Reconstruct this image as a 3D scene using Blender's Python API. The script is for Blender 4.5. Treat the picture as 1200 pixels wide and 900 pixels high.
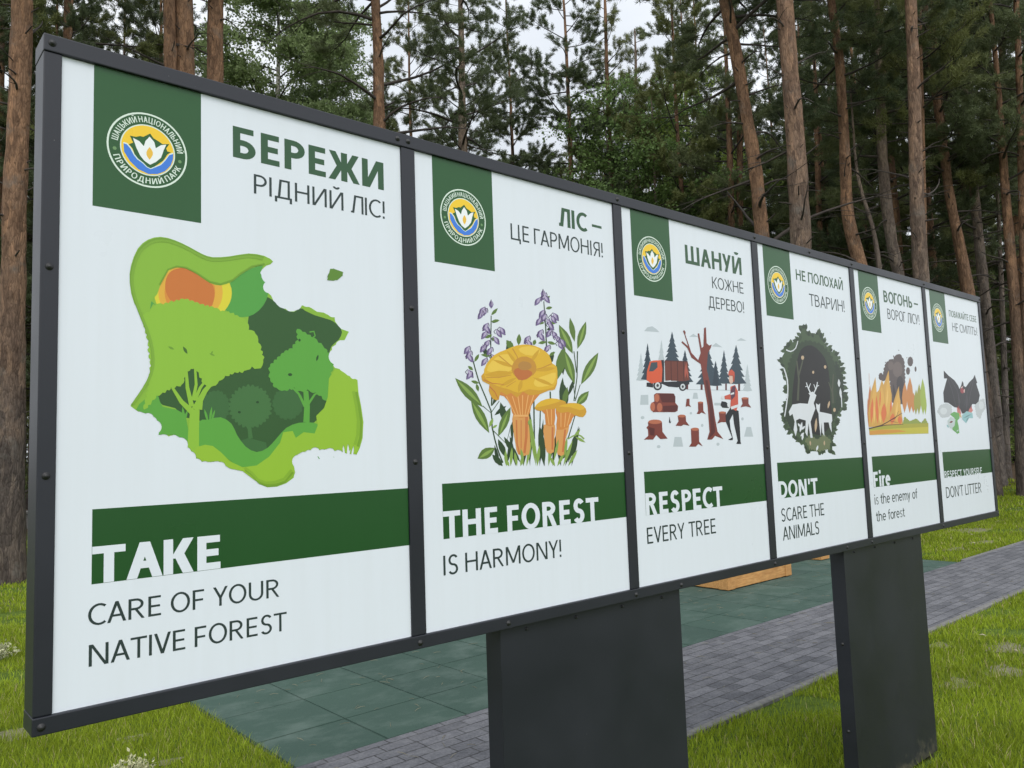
import bpy, bmesh, math, random
import numpy as np
from mathutils import Vector, Matrix
from mathutils.geometry import delaunay_2d_cdt

S = bpy.context.scene
COL = S.collection
for o in list(bpy.data.objects):
    bpy.data.objects.remove(o)

# ---------------------------------------------------------------- camera
cam_data = bpy.data.cameras.new('camera')
cam_data.sensor_width = 36.0
cam_data.lens = 27.593
cam_data.clip_start = 0.05
cam_data.clip_end = 2000.0
cam = bpy.data.objects.new('camera', cam_data)
cam.location = (-0.351, -1.8231, 1.6999)
cam.rotation_euler = (math.radians(94.9766), math.radians(2.0158), math.radians(-40.9586))
COL.objects.link(cam)
S.camera = cam

# ---------------------------------------------------------------- sky, sun, exposure
SUN_EL, SUN_AZ = math.radians(52), math.radians(205)      # azimuth clockwise from +Y: behind the photographer
world = bpy.data.worlds.new('World')
S.world = world
world.use_nodes = True
wn, wl = world.node_tree.nodes, world.node_tree.links
bg = wn['Background']
sky = wn.new('ShaderNodeTexSky')
sky.sky_type = 'NISHITA'
sky.sun_disc = False
sky.sun_elevation = SUN_EL
sky.sun_rotation = SUN_AZ
sky.dust_density = 4.0
wtc = wn.new('ShaderNodeTexCoord')
cl = wn.new('ShaderNodeTexNoise')
cl.inputs['Scale'].default_value = 2.2
cl.inputs['Detail'].default_value = 6
wmap = wn.new('ShaderNodeMapping'); wmap.inputs['Scale'].default_value = (1, 1, 2.5)
wl.new(wtc.outputs['Generated'], wmap.inputs['Vector'])
wl.new(wmap.outputs['Vector'], cl.inputs['Vector'])
cr = wn.new('ShaderNodeValToRGB')                          # overcast: brighter and greyer cloud masses
cr.color_ramp.elements[0].position = 0.35; cr.color_ramp.elements[0].color = (10.2, 10.8, 11.6, 1)
cr.color_ramp.elements[1].position = 0.65; cr.color_ramp.elements[1].color = (13.6, 14.0, 14.5, 1)
wl.new(cl.outputs['Fac'], cr.inputs['Fac'])
mx = wn.new('ShaderNodeMixRGB'); mx.inputs['Fac'].default_value = 0.88
wl.new(sky.outputs['Color'], mx.inputs['Color1'])
wl.new(cr.outputs['Color'], mx.inputs['Color2'])
# the cloud deck is brighter towards the hidden sun
SD = (math.sin(SUN_AZ) * math.cos(SUN_EL), math.cos(SUN_AZ) * math.cos(SUN_EL), math.sin(SUN_EL))
dt = wn.new('ShaderNodeVectorMath'); dt.operation = 'DOT_PRODUCT'; dt.inputs[1].default_value = SD
nv = wn.new('ShaderNodeVectorMath'); nv.operation = 'NORMALIZE'
wl.new(wtc.outputs['Generated'], nv.inputs[0]); wl.new(nv.outputs['Vector'], dt.inputs[0])
gr = wn.new('ShaderNodeMapRange'); gr.inputs['From Min'].default_value = -0.4; gr.inputs['From Max'].default_value = 1.0
gr.inputs['To Min'].default_value = 0.66; gr.inputs['To Max'].default_value = 1.32
wl.new(dt.outputs['Value'], gr.inputs['Value'])
mg = wn.new('ShaderNodeVectorMath'); mg.operation = 'SCALE'
wl.new(mx.outputs['Color'], mg.inputs[0]); wl.new(gr.outputs['Result'], mg.inputs['Scale'])
wl.new(mg.outputs['Vector'], bg.inputs['Color'])
bg.inputs['Strength'].default_value = 0.10

sun_data = bpy.data.lights.new('sun', 'SUN')
sun_data.energy = 1.0
sun_data.angle = math.radians(25)
sun_data.color = (1.0, 0.96, 0.9)
sun = bpy.data.objects.new('sun', sun_data)
sd = Vector((math.sin(SUN_AZ) * math.cos(SUN_EL), math.cos(SUN_AZ) * math.cos(SUN_EL), math.sin(SUN_EL)))
sun.rotation_euler = sd.to_track_quat('Z', 'Y').to_euler()
sun.location = sd * 60
COL.objects.link(sun)

vs = S.view_settings
vs.view_transform = 'Standard'
vs.look = 'None'
vs.exposure = 0.22
vs.gamma = 1.0
vs.use_curve_mapping = False
S.cycles.max_bounces = 6
S.cycles.diffuse_bounces = 3
S.cycles.glossy_bounces = 2
S.cycles.transmission_bounces = 2
S.cycles.use_denoising = True
S.cycles.denoising_prefilter = 'NONE'

# ---------------------------------------------------------------- helpers
def obj(name, mesh, parent=None, loc=(0, 0, 0)):
    o = bpy.data.objects.new(name, mesh)
    COL.objects.link(o)
    o.location = loc
    if parent: o.parent = parent
    return o

def tag(o, label=None, cat=None, group=None, kind=None):
    if label: o['label'] = label
    if cat: o['category'] = cat
    if group: o['group'] = group
    if kind: o['kind'] = kind
    return o

class MB:
    """collects quads and triangles, builds one mesh"""
    def __init__(s): s.v = []; s.f = []; s.m = []; s.t = []; s.n = 0
    def add(s, verts, faces, mat=0, tint=0.5):
        verts = np.asarray(verts, float).reshape(-1, 3); faces = np.asarray(faces, int)
        if len(faces) == 0: return
        s.v.append(verts); s.f.append(faces + s.n); s.n += len(verts)
        s.m.append(np.full(len(faces), mat)); s.t.append(np.broadcast_to(np.asarray(tint, float), (len(faces),)))
    def box(s, x0, x1, y0, y1, z0, z1, mat=0):
        v = [(x, y, z) for x in (x0, x1) for y in (y0, y1) for z in (z0, z1)]
        s.add(v, [(0, 1, 3, 2), (4, 6, 7, 5), (0, 4, 5, 1), (2, 3, 7, 6), (0, 2, 6, 4), (1, 5, 7, 3)], mat)
    def mesh(s, name, mats, smooth=False, tint=False):
        me = bpy.data.meshes.new(name)
        V = np.concatenate(s.v)
        loops, tot = [], []
        for f in s.f:
            loops.append(f.ravel()); tot.append(np.full(len(f), f.shape[1]))
        loops = np.concatenate(loops); tot = np.concatenate(tot)
        start = np.concatenate([[0], np.cumsum(tot)[:-1]])
        me.vertices.add(len(V)); me.vertices.foreach_set('co', V.astype(np.float32).ravel())
        me.loops.add(len(loops)); me.loops.foreach_set('vertex_index', loops.astype(np.int32))
        me.polygons.add(len(tot)); me.polygons.foreach_set('loop_start', start.astype(np.int32))
        me.polygons.foreach_set('loop_total', tot.astype(np.int32))
        me.polygons.foreach_set('material_index', np.concatenate(s.m).astype(np.int32))
        me.polygons.foreach_set('use_smooth', np.full(len(tot), bool(smooth)))
        if tint:
            a = me.attributes.new('tint', 'FLOAT', 'FACE'); a.data.foreach_set('value', np.concatenate(s.t).astype(np.float32))
        for m in (mats if isinstance(mats, (list, tuple)) else [mats]): me.materials.append(m)
        me.update(calc_edges=True)
        return me

def bevel(me, w, seg=2):
    bm = bmesh.new(); bm.from_mesh(me)
    bmesh.ops.bevel(bm, geom=list(bm.edges), offset=w, segments=seg, affect='EDGES', profile=0.6)
    bm.to_mesh(me); bm.free()
    return me

def tubes(mb, P, R, n=5, mat=0, cap=False):
    """P (M,k,3) polylines, R (M,k) radii: one tube per polyline"""
    P = np.asarray(P, float); R = np.asarray(R, float)
    M, k, _ = P.shape
    T = np.gradient(P, axis=1); T /= np.linalg.norm(T, axis=2, keepdims=True) + 1e-9
    ref = np.where(np.abs(T[:, :1, 2:3]) > 0.8, np.array([1.0, 0, 0]), np.array([0, 0, 1.0]))
    A = np.cross(T, np.broadcast_to(ref, T.shape)); A /= np.linalg.norm(A, axis=2, keepdims=True) + 1e-9
    B = np.cross(T, A)
    a = np.arange(n) * 2 * math.pi / n
    V = P[:, :, None] + R[:, :, None, None] * (np.cos(a)[:, None] * A[:, :, None] + np.sin(a)[:, None] * B[:, :, None])
    idx = np.arange(M * k * n).reshape(M, k, n)
    q = np.stack([idx[:, :-1], np.roll(idx, -1, 2)[:, :-1], np.roll(idx, -1, 2)[:, 1:], idx[:, 1:]], -1).reshape(-1, 4)
    mb.add(V.reshape(-1, 3), q[:, ::-1], mat)

# ---------------------------------------------------------------- materials
def lin(c): return tuple(((x / 255) / 12.92 if x / 255 <= 0.04045 else ((x / 255 + 0.055) / 1.055) ** 2.4) for x in c)

def new_mat(name):
    m = bpy.data.materials.new(name); m.use_nodes = True
    return m, m.node_tree.nodes, m.node_tree.links, m.node_tree.nodes['Principled BSDF']

def noise(N, L, vec, scale, detail=4, rough=0.55):
    t = N.new('ShaderNodeTexNoise'); t.inputs['Scale'].default_value = scale; t.inputs['Detail'].default_value = detail
    t.inputs['Roughness'].default_value = rough
    if vec is not None: L.new(vec, t.inputs['Vector'])
    return t
def ramp(N, L, fac, stops):
    r = N.new('ShaderNodeValToRGB')
    while len(r.color_ramp.elements) < len(stops): r.color_ramp.elements.new(0.5)
    for e, (p, c) in zip(r.color_ramp.elements, stops): e.position = p; e.color = (*c, 1) if len(c) == 3 else c
    L.new(fac, r.inputs['Fac']); return r
def mixc(N, L, fac, a, b, mode='MIX'):
    m = N.new('ShaderNodeMixRGB'); m.blend_type = mode
    for s, x in (('Fac', fac), ('Color1', a), ('Color2', b)):
        if hasattr(x, 'is_linked') or isinstance(x, bpy.types.NodeSocket): L.new(x, m.inputs[s])
        else: m.inputs[s].default_value = x if s == 'Fac' else (*x, 1)
    return m
def bump(N, L, h, P, strength=0.3, dist=0.01):
    b = N.new('ShaderNodeBump'); b.inputs['Strength'].default_value = strength; b.inputs['Distance'].default_value = dist
    L.new(h, b.inputs['Height']); L.new(b.outputs['Normal'], P.inputs['Normal']); return b
def mapping(N, L, out, scale=(1, 1, 1), rot=(0, 0, 0)):
    m = N.new('ShaderNodeMapping'); m.inputs['Scale'].default_value = scale; m.inputs['Rotation'].default_value = rot
    L.new(out, m.inputs['Vector']); return m.outputs['Vector']

INKS = {}
def ink(c, k=1.05):
    """printed film: colour, slight gloss, faint dirt"""
    if (c, k) in INKS: return INKS[c, k]
    m, N, L, P = new_mat('print')
    col = tuple(min(0.82, x * k) for x in lin(c))
    tc = N.new('ShaderNodeTexCoord')
    n = noise(N, L, tc.outputs['Object'], 3.0, 5)
    r = ramp(N, L, n.outputs['Fac'], [(0.3, (0.985, 0.985, 0.985)), (0.75, (1.0, 1.0, 1.0))])
    ns = noise(N, L, mapping(N, L, tc.outputs['Object'], (9, 9, .5)), 3.0, 5, .6)
    rs = ramp(N, L, ns.outputs['Fac'], [(0.42, (1, 1, 1)), (0.8, (0.972, 0.97, 0.962))])
    m0 = mixc(N, L, 1.0, r.outputs['Color'], rs.outputs['Color'], 'MULTIPLY')
    mm = mixc(N, L, 1.0, col, m0.outputs['Color'], 'MULTIPLY')
    L.new(mm.outputs['Color'], P.inputs['Base Color'])
    rr_ = ramp(N, L, n.outputs['Fac'], [(0.3, (.27, .27, .27)), (0.75, (.33, .33, .33))]); L.new(rr_.outputs['Color'], P.inputs['Roughness'])
    P.inputs['Specular IOR Level'].default_value = 0.28
    INKS[c, k] = m
    return m

def metal_paint():
    m, N, L, P = new_mat('anthracite_paint')
    tc = N.new('ShaderNodeTexCoord')
    n = noise(N, L, tc.outputs['Object'], 900, 2)
    n2 = noise(N, L, tc.outputs['Object'], 2.2, 6)
    r = ramp(N, L, n2.outputs['Fac'], [(0.3, (0.0105, 0.012, 0.0175)), (0.8, (0.0175, 0.0195, 0.027))])
    v = N.new('ShaderNodeTexVoronoi'); v.inputs['Scale'].default_value = 38
    L.new(tc.outputs['Object'], v.inputs['Vector'])
    r2 = ramp(N, L, v.outputs['Distance'], [(0.025, (1, 1, 1)), (0.05, (0, 0, 0))])
    n3 = noise(N, L, tc.outputs['Object'], 11, 2)
    r3 = ramp(N, L, n3.outputs['Fac'], [(0.55, (0, 0, 0)), (0.62, (0.5, 0.5, 0.5))])
    sp = mixc(N, L, 1.0, r2.outputs['Color'], r3.outputs['Color'], 'MULTIPLY')
    c = mixc(N, L, sp.outputs['Color'], r.outputs['Color'], (0.22, 0.22, 0.21))
    # mud splashed up from the lawn
    sx = N.new('ShaderNodeSeparateXYZ'); L.new(tc.outputs['Object'], sx.inputs[0])
    n4 = noise(N, L, tc.outputs['Object'], 16, 6, .7)
    md = N.new('ShaderNodeMath'); md.operation = 'MULTIPLY_ADD'; L.new(n4.outputs['Fac'], md.inputs[0]); md.inputs[1].default_value = -0.55; L.new(sx.outputs['Z'], md.inputs[2])
    r4 = ramp(N, L, md.outputs[0], [(0.0, (.55, .55, .55)), (0.08, (0, 0, 0))]); sh = N.new('ShaderNodeMath'); sh.operation = 'ADD'; sh.inputs[1].default_value = 0.27; L.new(md.outputs[0], sh.inputs[0]); L.new(sh.outputs[0], r4.inputs['Fac'])
    c = mixc(N, L, r4.outputs['Color'], c.outputs['Color'], (0.10, 0.09, 0.065))
    L.new(c.outputs['Color'], P.inputs['Base Color'])
    rg_ = ramp(N, L, n2.outputs['Fac'], [(0.3, (.36, .36, .36)), (0.75, (.5, .5, .5))]); L.new(rg_.outputs['Color'], P.inputs['Roughness'])
    P.inputs['Roughness'].default_value = 0.42
    P.inputs['Specular IOR Level'].default_value = 0.42
    bump(N, L, n.outputs['Fac'], P, 0.12, 0.001)
    return m
PAINT = metal_paint()
def plain(name, c, rough=0.5, metallic=0.0, nscale=20, var=0.25):
    m, N, L, P = new_mat(name)
    tc = N.new('ShaderNodeTexCoord'); n = noise(N, L, tc.outputs['Object'], nscale, 4)
    r = ramp(N, L, n.outputs['Fac'], [(0.25, tuple(x * (1 - var) for x in c)), (0.75, tuple(min(1, x * (1 + var)) for x in c))])
    L.new(r.outputs['Color'], P.inputs['Base Color']); P.inputs['Roughness'].default_value = rough; P.inputs['Metallic'].default_value = metallic
    return m
BOLT = plain('bolt_steel', (0.012, 0.012, 0.013), 0.5)
WIRE = plain('rusty_wire', (0.10, 0.075, 0.055), 0.7)

def bark_mat(name, lo, hi, z0, z1, dark):
    m, N, L, P = new_mat(name)
    tc = N.new('ShaderNodeTexCoord'); ob = tc.outputs['Object']
    sv = mapping(N, L, ob, (1, 1, 0.22))
    v = N.new('ShaderNodeTexVoronoi'); v.feature = 'DISTANCE_TO_EDGE'; v.inputs['Scale'].default_value = 27
    nw = noise(N, L, sv, 7, 5); mxv = N.new('ShaderNodeMixRGB'); mxv.inputs['Fac'].default_value = 0.10
    L.new(sv, mxv.inputs['Color1']); L.new(nw.outputs['Color'], mxv.inputs['Color2']); L.new(mxv.outputs['Color'], v.inputs['Vector'])
    sx = N.new('ShaderNodeSeparateXYZ'); L.new(ob, sx.inputs[0])
    nb = noise(N, L, ob, 1.1, 4)
    ad = N.new('ShaderNodeMath'); ad.operation = 'MULTIPLY_ADD'; L.new(nb.outputs['Fac'], ad.inputs[0]); ad.inputs[1].default_value = 4.0; L.new(sx.outputs['Z'], ad.inputs[2])
    mr = N.new('ShaderNodeMapRange'); mr.inputs['From Min'].default_value = z0 + 2; mr.inputs['From Max'].default_value = z1 + 2; L.new(ad.outputs[0], mr.inputs['Value'])
    c = mixc(N, L, mr.outputs['Result'], lo, hi)
    n2 = noise(N, L, mapping(N, L, ob, (1, 1, 0.5)), 14, 6, 0.65)
    r2 = ramp(N, L, n2.outputs['Fac'], [(0.25, (0.45, 0.43, 0.42)), (0.5, (0.95, 0.95, 0.95)), (0.75, (1.35, 1.3, 1.25))])
    c2 = mixc(N, L, 1.0, c.outputs['Color'], r2.outputs['Color'], 'MULTIPLY')
    r3 = ramp(N, L, v.outputs['Distance'], [(0.0, dark), (0.10, (1, 1, 1))])
    c3 = mixc(N, L, 0.6, c2.outputs['Color'], r3.outputs['Color'], 'MULTIPLY')
    vf = N.new('ShaderNodeTexVoronoi'); vf.inputs['Scale'].default_value = 13; vf.inputs['Randomness'].default_value = 1; L.new(mxv.outputs['Color'], vf.inputs['Vector'])
    sf = N.new('ShaderNodeSeparateXYZ'); L.new(vf.outputs['Color'], sf.inputs[0])
    rf = ramp(N, L, sf.outputs['X'], [(0.0, (.58, .56, .56)), (0.5, (1, 1, 1)), (1.0, (1.42, 1.36, 1.26))])
    c3 = mixc(N, L, 0.75, c3.outputs['Color'], rf.outputs['Color'], 'MULTIPLY')
    nl = noise(N, L, ob, 2.6, 5, .7); rl = ramp(N, L, nl.outputs['Fac'], [(.56, (0, 0, 0)), (.7, (.5, .5, .5))])
    c3 = mixc(N, L, rl.outputs['Color'], c3.outputs['Color'], (.135, .13, .115))
    L.new(c3.outputs['Color'], P.inputs['Base Color'])
    P.inputs['Roughness'].default_value = 0.9; P.inputs['Specular IOR Level'].default_value = 0.15
    ad2 = N.new('ShaderNodeMath'); ad2.operation = 'MULTIPLY_ADD'; L.new(n2.outputs['Fac'], ad2.inputs[0]); ad2.inputs[1].default_value = 0.25; L.new(v.outputs['Distance'], ad2.inputs[2])
    bump(N, L, ad2.outputs[0], P, 0.9, 0.03)
    return m
BARK = bark_mat('pine_bark', (0.092, 0.076, 0.066), (0.215, 0.130, 0.080), 2.0, 6.0, (0.35, 0.32, 0.3))
BARK_MID = bark_mat('brown_bark', (0.105, 0.09, 0.078), (0.22, 0.143, 0.098), 3.5, 9.0, (0.4, 0.37, 0.35))
BARK_GREY = bark_mat('grey_bark', (0.12, 0.105, 0.095), (0.21, 0.165, 0.13), 3.0, 9.0, (0.4, 0.38, 0.37))
TWIG = plain('dead_twig', (0.045, 0.036, 0.03), 0.9, 0, 9, 0.4)

def leaf_mat(name, c, trans=0.25, var=0.35):
    m, N, L, P = new_mat(name)
    at = N.new('ShaderNodeAttribute'); at.attribute_name = 'tint'
    oi = N.new('ShaderNodeObjectInfo')
    a = tuple(x * (1 - var) for x in c); b = tuple(x * (1 + var) for x in c)
    r = ramp(N, L, at.outputs['Fac'], [(0.0, a), (1.0, b)])
    r2 = ramp(N, L, oi.outputs['Random'], [(0.0, (0.72, 0.78, 0.8)), (0.5, (1, 1, 1)), (1.0, (1.32, 1.2, 0.9))])
    mm = mixc(N, L, 1.0, r.outputs['Color'], r2.outputs['Color'], 'MULTIPLY')
    L.new(mm.outputs['Color'], P.inputs['Base Color'])
    P.inputs['Roughness'].default_value = 0.6; P.inputs['Specular IOR Level'].default_value = 0.25
    tr = N.new('ShaderNodeBsdfTranslucent'); L.new(mm.outputs['Color'], tr.inputs['Color'])
    ms = N.new('ShaderNodeMixShader'); ms.inputs['Fac'].default_value = trans
    L.new(P.outputs[0], ms.inputs[1]); L.new(tr.outputs[0], ms.inputs[2])
    L.new(ms.outputs[0], N['Material Output'].inputs['Surface'])
    return m
NEEDLE = leaf_mat('pine_needles', (0.135, 0.165, 0.078), 0.32)
BIRCH = leaf_mat('birch_leaves', (0.29, 0.36, 0.15), 0.45)
DECID = leaf_mat('green_leaves', (0.19, 0.28, 0.085), 0.45)
GRASS = leaf_mat('grass_blades', (0.225, 0.30, 0.022), 0.4, 0.45)
ge = GRASS.node_tree.nodes
for nd in ge:
    if nd.bl_idname == 'ShaderNodeValToRGB' and nd.inputs[0].links[0].from_node.bl_idname == 'ShaderNodeAttribute':
        e = nd.color_ramp.elements; e[1].position = 0.93; x = e.new(0.985); x.color = (0.42, 0.37, 0.19, 1)
VARIEG = leaf_mat('variegated_leaves', (0.10, 0.15, 0.05), 0.2)
CREAM = leaf_mat('cream_leaf_edges', (0.50, 0.52, 0.36), 0.2, 0.2)
DRY = leaf_mat('dry_leaves', (0.38, 0.34, 0.22), 0.2)
# ---------------------------------------------------------------- terrain, paving
def terr(x, y):
    t = np.clip((np.asarray(x, float) - 15) / 14, 0, 1)
    return 0.75 * t * t * (3 - 2 * t)

def grid(xs, ys, dz=0.0, zf=terr):
    X, Y = np.meshgrid(xs, ys, indexing='ij')
    Z = zf(X, Y) + dz
    nx, ny = len(xs), len(ys)
    i = np.arange(nx * ny).reshape(nx, ny)
    f = np.stack([i[:-1, :-1], i[1:, :-1], i[1:, 1:], i[:-1, 1:]], -1).reshape(-1, 4)
    return np.stack([X, Y, Z], -1).reshape(-1, 3), f

def ground_mat():
    m, N, L, P = new_mat('lawn_soil')
    tc = N.new('ShaderNodeTexCoord'); ob = tc.outputs['Object']
    n1 = noise(N, L, ob, 0.55, 6); n2 = noise(N, L, ob, 14, 6); n3 = noise(N, L, ob, 90, 3)
    g = ramp(N, L, n2.outputs['Fac'], [(0.3, (0.05, 0.082, 0.012)), (0.7, (0.095, 0.14, 0.022))])
    soil = ramp(N, L, n3.outputs['Fac'], [(0.3, (0.10, 0.085, 0.055)), (0.7, (0.24, 0.21, 0.14))])
    pm = ramp(N, L, n1.outputs['Fac'], [(0.58, (0, 0, 0)), (0.72, (0.75, 0.75, 0.75))])
    c = mixc(N, L, pm.outputs['Color'], g.outputs['Color'], soil.outputs['Color'])
    # needle litter under the trees, beyond the lawn
    sx = N.new('ShaderNodeSeparateXYZ'); L.new(ob, sx.inputs[0])
    ln = N.new('ShaderNodeVectorMath'); ln.operation = 'LENGTH'
    L.new(ob, ln.inputs[0])
    ad = N.new('ShaderNodeMath'); ad.operation = 'MULTIPLY_ADD'; L.new(n1.outputs['Fac'], ad.inputs[0]); ad.inputs[1].default_value = 4.0; L.new(ln.outputs['Value'], ad.inputs[2])
    mr = N.new('ShaderNodeMapRange'); mr.inputs['From Min'].default_value = 23.5; mr.inputs['From Max'].default_value = 25.5; L.new(ad.outputs[0], mr.inputs['Value'])
    lit = ramp(N, L, n3.outputs['Fac'], [(0.3, (0.05, 0.036, 0.024)), (0.7, (0.12, 0.085, 0.055))])
    c2 = mixc(N, L, mr.outputs['Result'], c.outputs['Color'], lit.outputs['Color'])
    L.new(c2.outputs['Color'], P.inputs['Base Color']); P.inputs['Roughness'].default_value = 1.0; P.inputs['Specular IOR Level'].default_value = 0.1
    bump(N, L, n2.outputs['Fac'], P, 0.6, 0.05)
    return m
mb = MB()
xs = np.concatenate([[-600, -200, -80, -40], np.arange(-20, 60.1, 1.0), [80, 140, 300, 700]])
ys = np.concatenate([[-600, -200, -80, -40], np.arange(-20, 60.1, 1.0), [80, 140, 300, 700]])
mb.add(*grid(xs, ys))
tag(obj('ground', mb.mesh('ground', ground_mat(), True)), 'green lawn running back to brown needle litter under the pines', 'ground', kind='structure')

def paver_mat():
    m, N, L, P = new_mat('grey_pavers')
    tc = N.new('ShaderNodeTexCoord'); ob = tc.outputs['Object']
    b = N.new('ShaderNodeTexBrick'); L.new(ob, b.inputs['Vector'])
    b.inputs['Scale'].default_value = 1.0; b.inputs['Brick Width'].default_value = 0.20; b.inputs['Row Height'].default_value = 0.10
    b.inputs['Mortar Size'].default_value = 0.005; b.inputs['Mortar Smooth'].default_value = 0.3; b.inputs['Bias'].default_value = -0.1; b.squash = 1.45; b.squash_frequency = 3; b.offset = 0.43
    b.inputs['Color1'].default_value = (0.075, 0.078, 0.090, 1); b.inputs['Color2'].default_value = (0.135, 0.138, 0.155, 1); b.inputs['Mortar'].default_value = (0.022, 0.022, 0.024, 1)
    n1 = noise(N, L, ob, 60, 5); n2 = noise(N, L, mapping(N, L, ob, (1.0, 1.7, 1), (0, 0, .4)), 5.5, 9, 0.72)
    r1 = ramp(N, L, n1.outputs['Fac'], [(0.25, (0.62, 0.62, 0.62)), (0.75, (1.35, 1.33, 1.3))])
    c = mixc(N, L, 1.0, b.outputs['Color'], r1.outputs['Color'], 'MULTIPLY')
    r2 = ramp(N, L, n2.outputs['Fac'], [(0.45, (0, 0, 0)), (0.75, (0.5, 0.5, 0.5))])
    c2 = mixc(N, L, r2.outputs['Color'], c.outputs['Color'], (0.22, 0.222, 0.232))
    L.new(c2.outputs['Color'], P.inputs['Base Color']); P.inputs['Roughness'].default_value = 0.8
    iv = N.new('ShaderNodeMath'); iv.operation = 'MULTIPLY_ADD'; L.new(b.outputs['Fac'], iv.inputs[0]); iv.inputs[1].default_value = -1.0
    L.new(n1.outputs['Fac'], iv.inputs[2])
    bump(N, L, iv.outputs[0], P, 0.5, 0.006)
    return m
mb = MB()
mb.add(*grid(np.concatenate([np.arange(-8, 15, 1.0), np.arange(15, 24, 0.5)]), [1.165, 1.76, 2.366], 0.022))
tag(obj('path', mb.mesh('path', paver_mat())), 'path of small dark grey concrete pavers running past the board', 'path', kind='structure')
KERB = plain('kerb_concrete', (0.15, 0.147, 0.14), 0.9, 0, 24, 0.35)
mb = MB()
x = -8.0
for i in range(32):
    z = float(terr(x + 0.5, 0)); mb.box(x + 0.003, x + 0.997, 1.105, 1.163, z - 0.1, z + 0.026); x += 1
for x0 in np.arange(11.4, 24, 1.0):
    z = float(terr(x0 + 0.5, 0)); mb.box(x0 + 0.003, x0 + 0.997, 2.368, 2.43, z - 0.1, z + 0.024)
tag(obj('kerb', bevel(mb.mesh('kerb', KERB), 0.006, 1)), 'narrow pale concrete edging along the paver path', 'kerb', kind='structure')

def mat_mat():
    m, N, L, P = new_mat('green_rubber')
    tc = N.new('ShaderNodeTexCoord'); ob = tc.outputs['Object']
    n1 = noise(N, L, ob, 260, 3); n2 = noise(N, L, mapping(N, L, ob, (1.0, 1.4, 1), (0, 0, 0.9)), 2.1, 9, 0.72); n3 = noise(N, L, ob, 0.8, 4)
    g = ramp(N, L, n1.outputs['Fac'], [(0.3, (0.020, 0.050, 0.038)), (0.7, (0.042, 0.084, 0.066))])
    v = N.new('ShaderNodeAttribute'); v.attribute_name = 'tint'
    r0 = ramp(N, L, v.outputs['Fac'], [(0, (0.86, 0.88, 0.88)), (1, (1.12, 1.1, 1.08))])
    g2 = mixc(N, L, 1.0, g.outputs['Color'], r0.outputs['Color'], 'MULTIPLY')
    r2 = ramp(N, L, n2.outputs['Fac'], [(0.48, (0, 0, 0)), (0.75, (0.5, 0.5, 0.5))])
    c = mixc(N, L, r2.outputs['Color'], g2.outputs['Color'], (0.13, 0.175, 0.155))
    r3 = ramp(N, L, n3.outputs['Fac'], [(0.35, (0.88, 0.9, 0.9)), (0.65, (1.08, 1.06, 1.05))])
    c2 = mixc(N, L, 1.0, c.outputs['Color'], r3.outputs['Color'], 'MULTIPLY')
    L.new(c2.outputs['Color'], P.inputs['Base Color']); P.inputs['Roughness'].default_value = 0.85
    bump(N, L, n1.outputs['Fac'], P, 0.35, 0.003)
    return m
mb = MB(); rng = np.random.default_rng(3)
tx = [1.64 + 0.594 * i for i in range(17)]; ty = [2.372] + [2.897 + 0.594 * i for i in range(12)]
for i in range(len(tx) - 1):
    for j in range(len(ty) - 1):
        a, b_, c0, d = tx[i] + 0.007, min(tx[i + 1], 11.25) - 0.007, ty[j] + 0.007, ty[j + 1] - 0.007
        h = 0.018 + rng.uniform(0, 0.002)
        v = [(a, c0, h), (b_, c0, h), (b_, d, h), (a, d, h), (a - .003, c0 - .003, h - .012), (b_ + .003, c0 - .003, h - .012), (b_ + .003, d + .003, h - .012), (a - .003, d + .003, h - .012)]
        mb.add(v, [(0, 1, 2, 3), (4, 5, 1, 0), (5, 6, 2, 1), (6, 7, 3, 2), (7, 4, 0, 3)], 0, rng.uniform())
mb.add([(1.636, 2.37, 0.005), (11.25, 2.37, 0.005), (11.25, 9.43, 0.005), (1.636, 9.43, 0.005)], [(0, 1, 2, 3)], 0, 0)
tag(obj('pavement', mb.mesh('pavement', mat_mat(), False, True)), 'dusty green rubber safety tiles laid beside the paver path', 'pavement', kind='structure')

# ---------------------------------------------------------------- grass (stuff)
# worn spots in the lawn: pale sandy soil showing through
BARE = [(6.56, .9, .16), (5.58, .4, .2), (6.1, .28, .22), (6.81, .47, .26), (6.3, -.1, .25), (13.6, 2.87, .35), (15.3, 3.6, .6), (12.6, 2.9, .3), (1.18, 3.04, .09), (.63, 4.28, .25), (1.14, 3.62, .12), (9.4, .7, .3), (8.2, .1, .25)]
mb = MB(); rg0 = np.random.default_rng(8)
for bx, by, br in BARE:
    br *= .8; n = 26; a = np.arange(n) * 2 * math.pi / n; r = br * (1 + .22 * np.sin(3 * a + bx) + .1 * rg0.normal(size=n))
    x, y = bx + r * np.cos(a), by + r * np.sin(a) / 1.6
    V = np.concatenate([[[bx, by, 0.014]], np.stack([x, y, x * 0 + .003], -1)]); V[:, 2] += terr(V[:, 0], V[:, 1])
    mb.add(V, [(0, i + 1, (i + 1) % n + 1) for i in range(n)])
def soil_mat():
    m, N, L, P = new_mat('sandy_soil'); tc = N.new('ShaderNodeTexCoord'); n1 = noise(N, L, tc.outputs['Object'], 35, 6, .7)
    r = ramp(N, L, n1.outputs['Fac'], [(.3, (.10, .105, .05)), (.7, (.22, .205, .13))]); L.new(r.outputs['Color'], P.inputs['Base Color']); P.inputs['Roughness'].default_value = 1; bump(N, L, n1.outputs['Fac'], P, .6, .02); return m
tag(obj('dirt', mb.mesh('dirt', soil_mat(), True)), 'worn pale sandy spots showing through the lawn', 'bare soil', kind='stuff')

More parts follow.
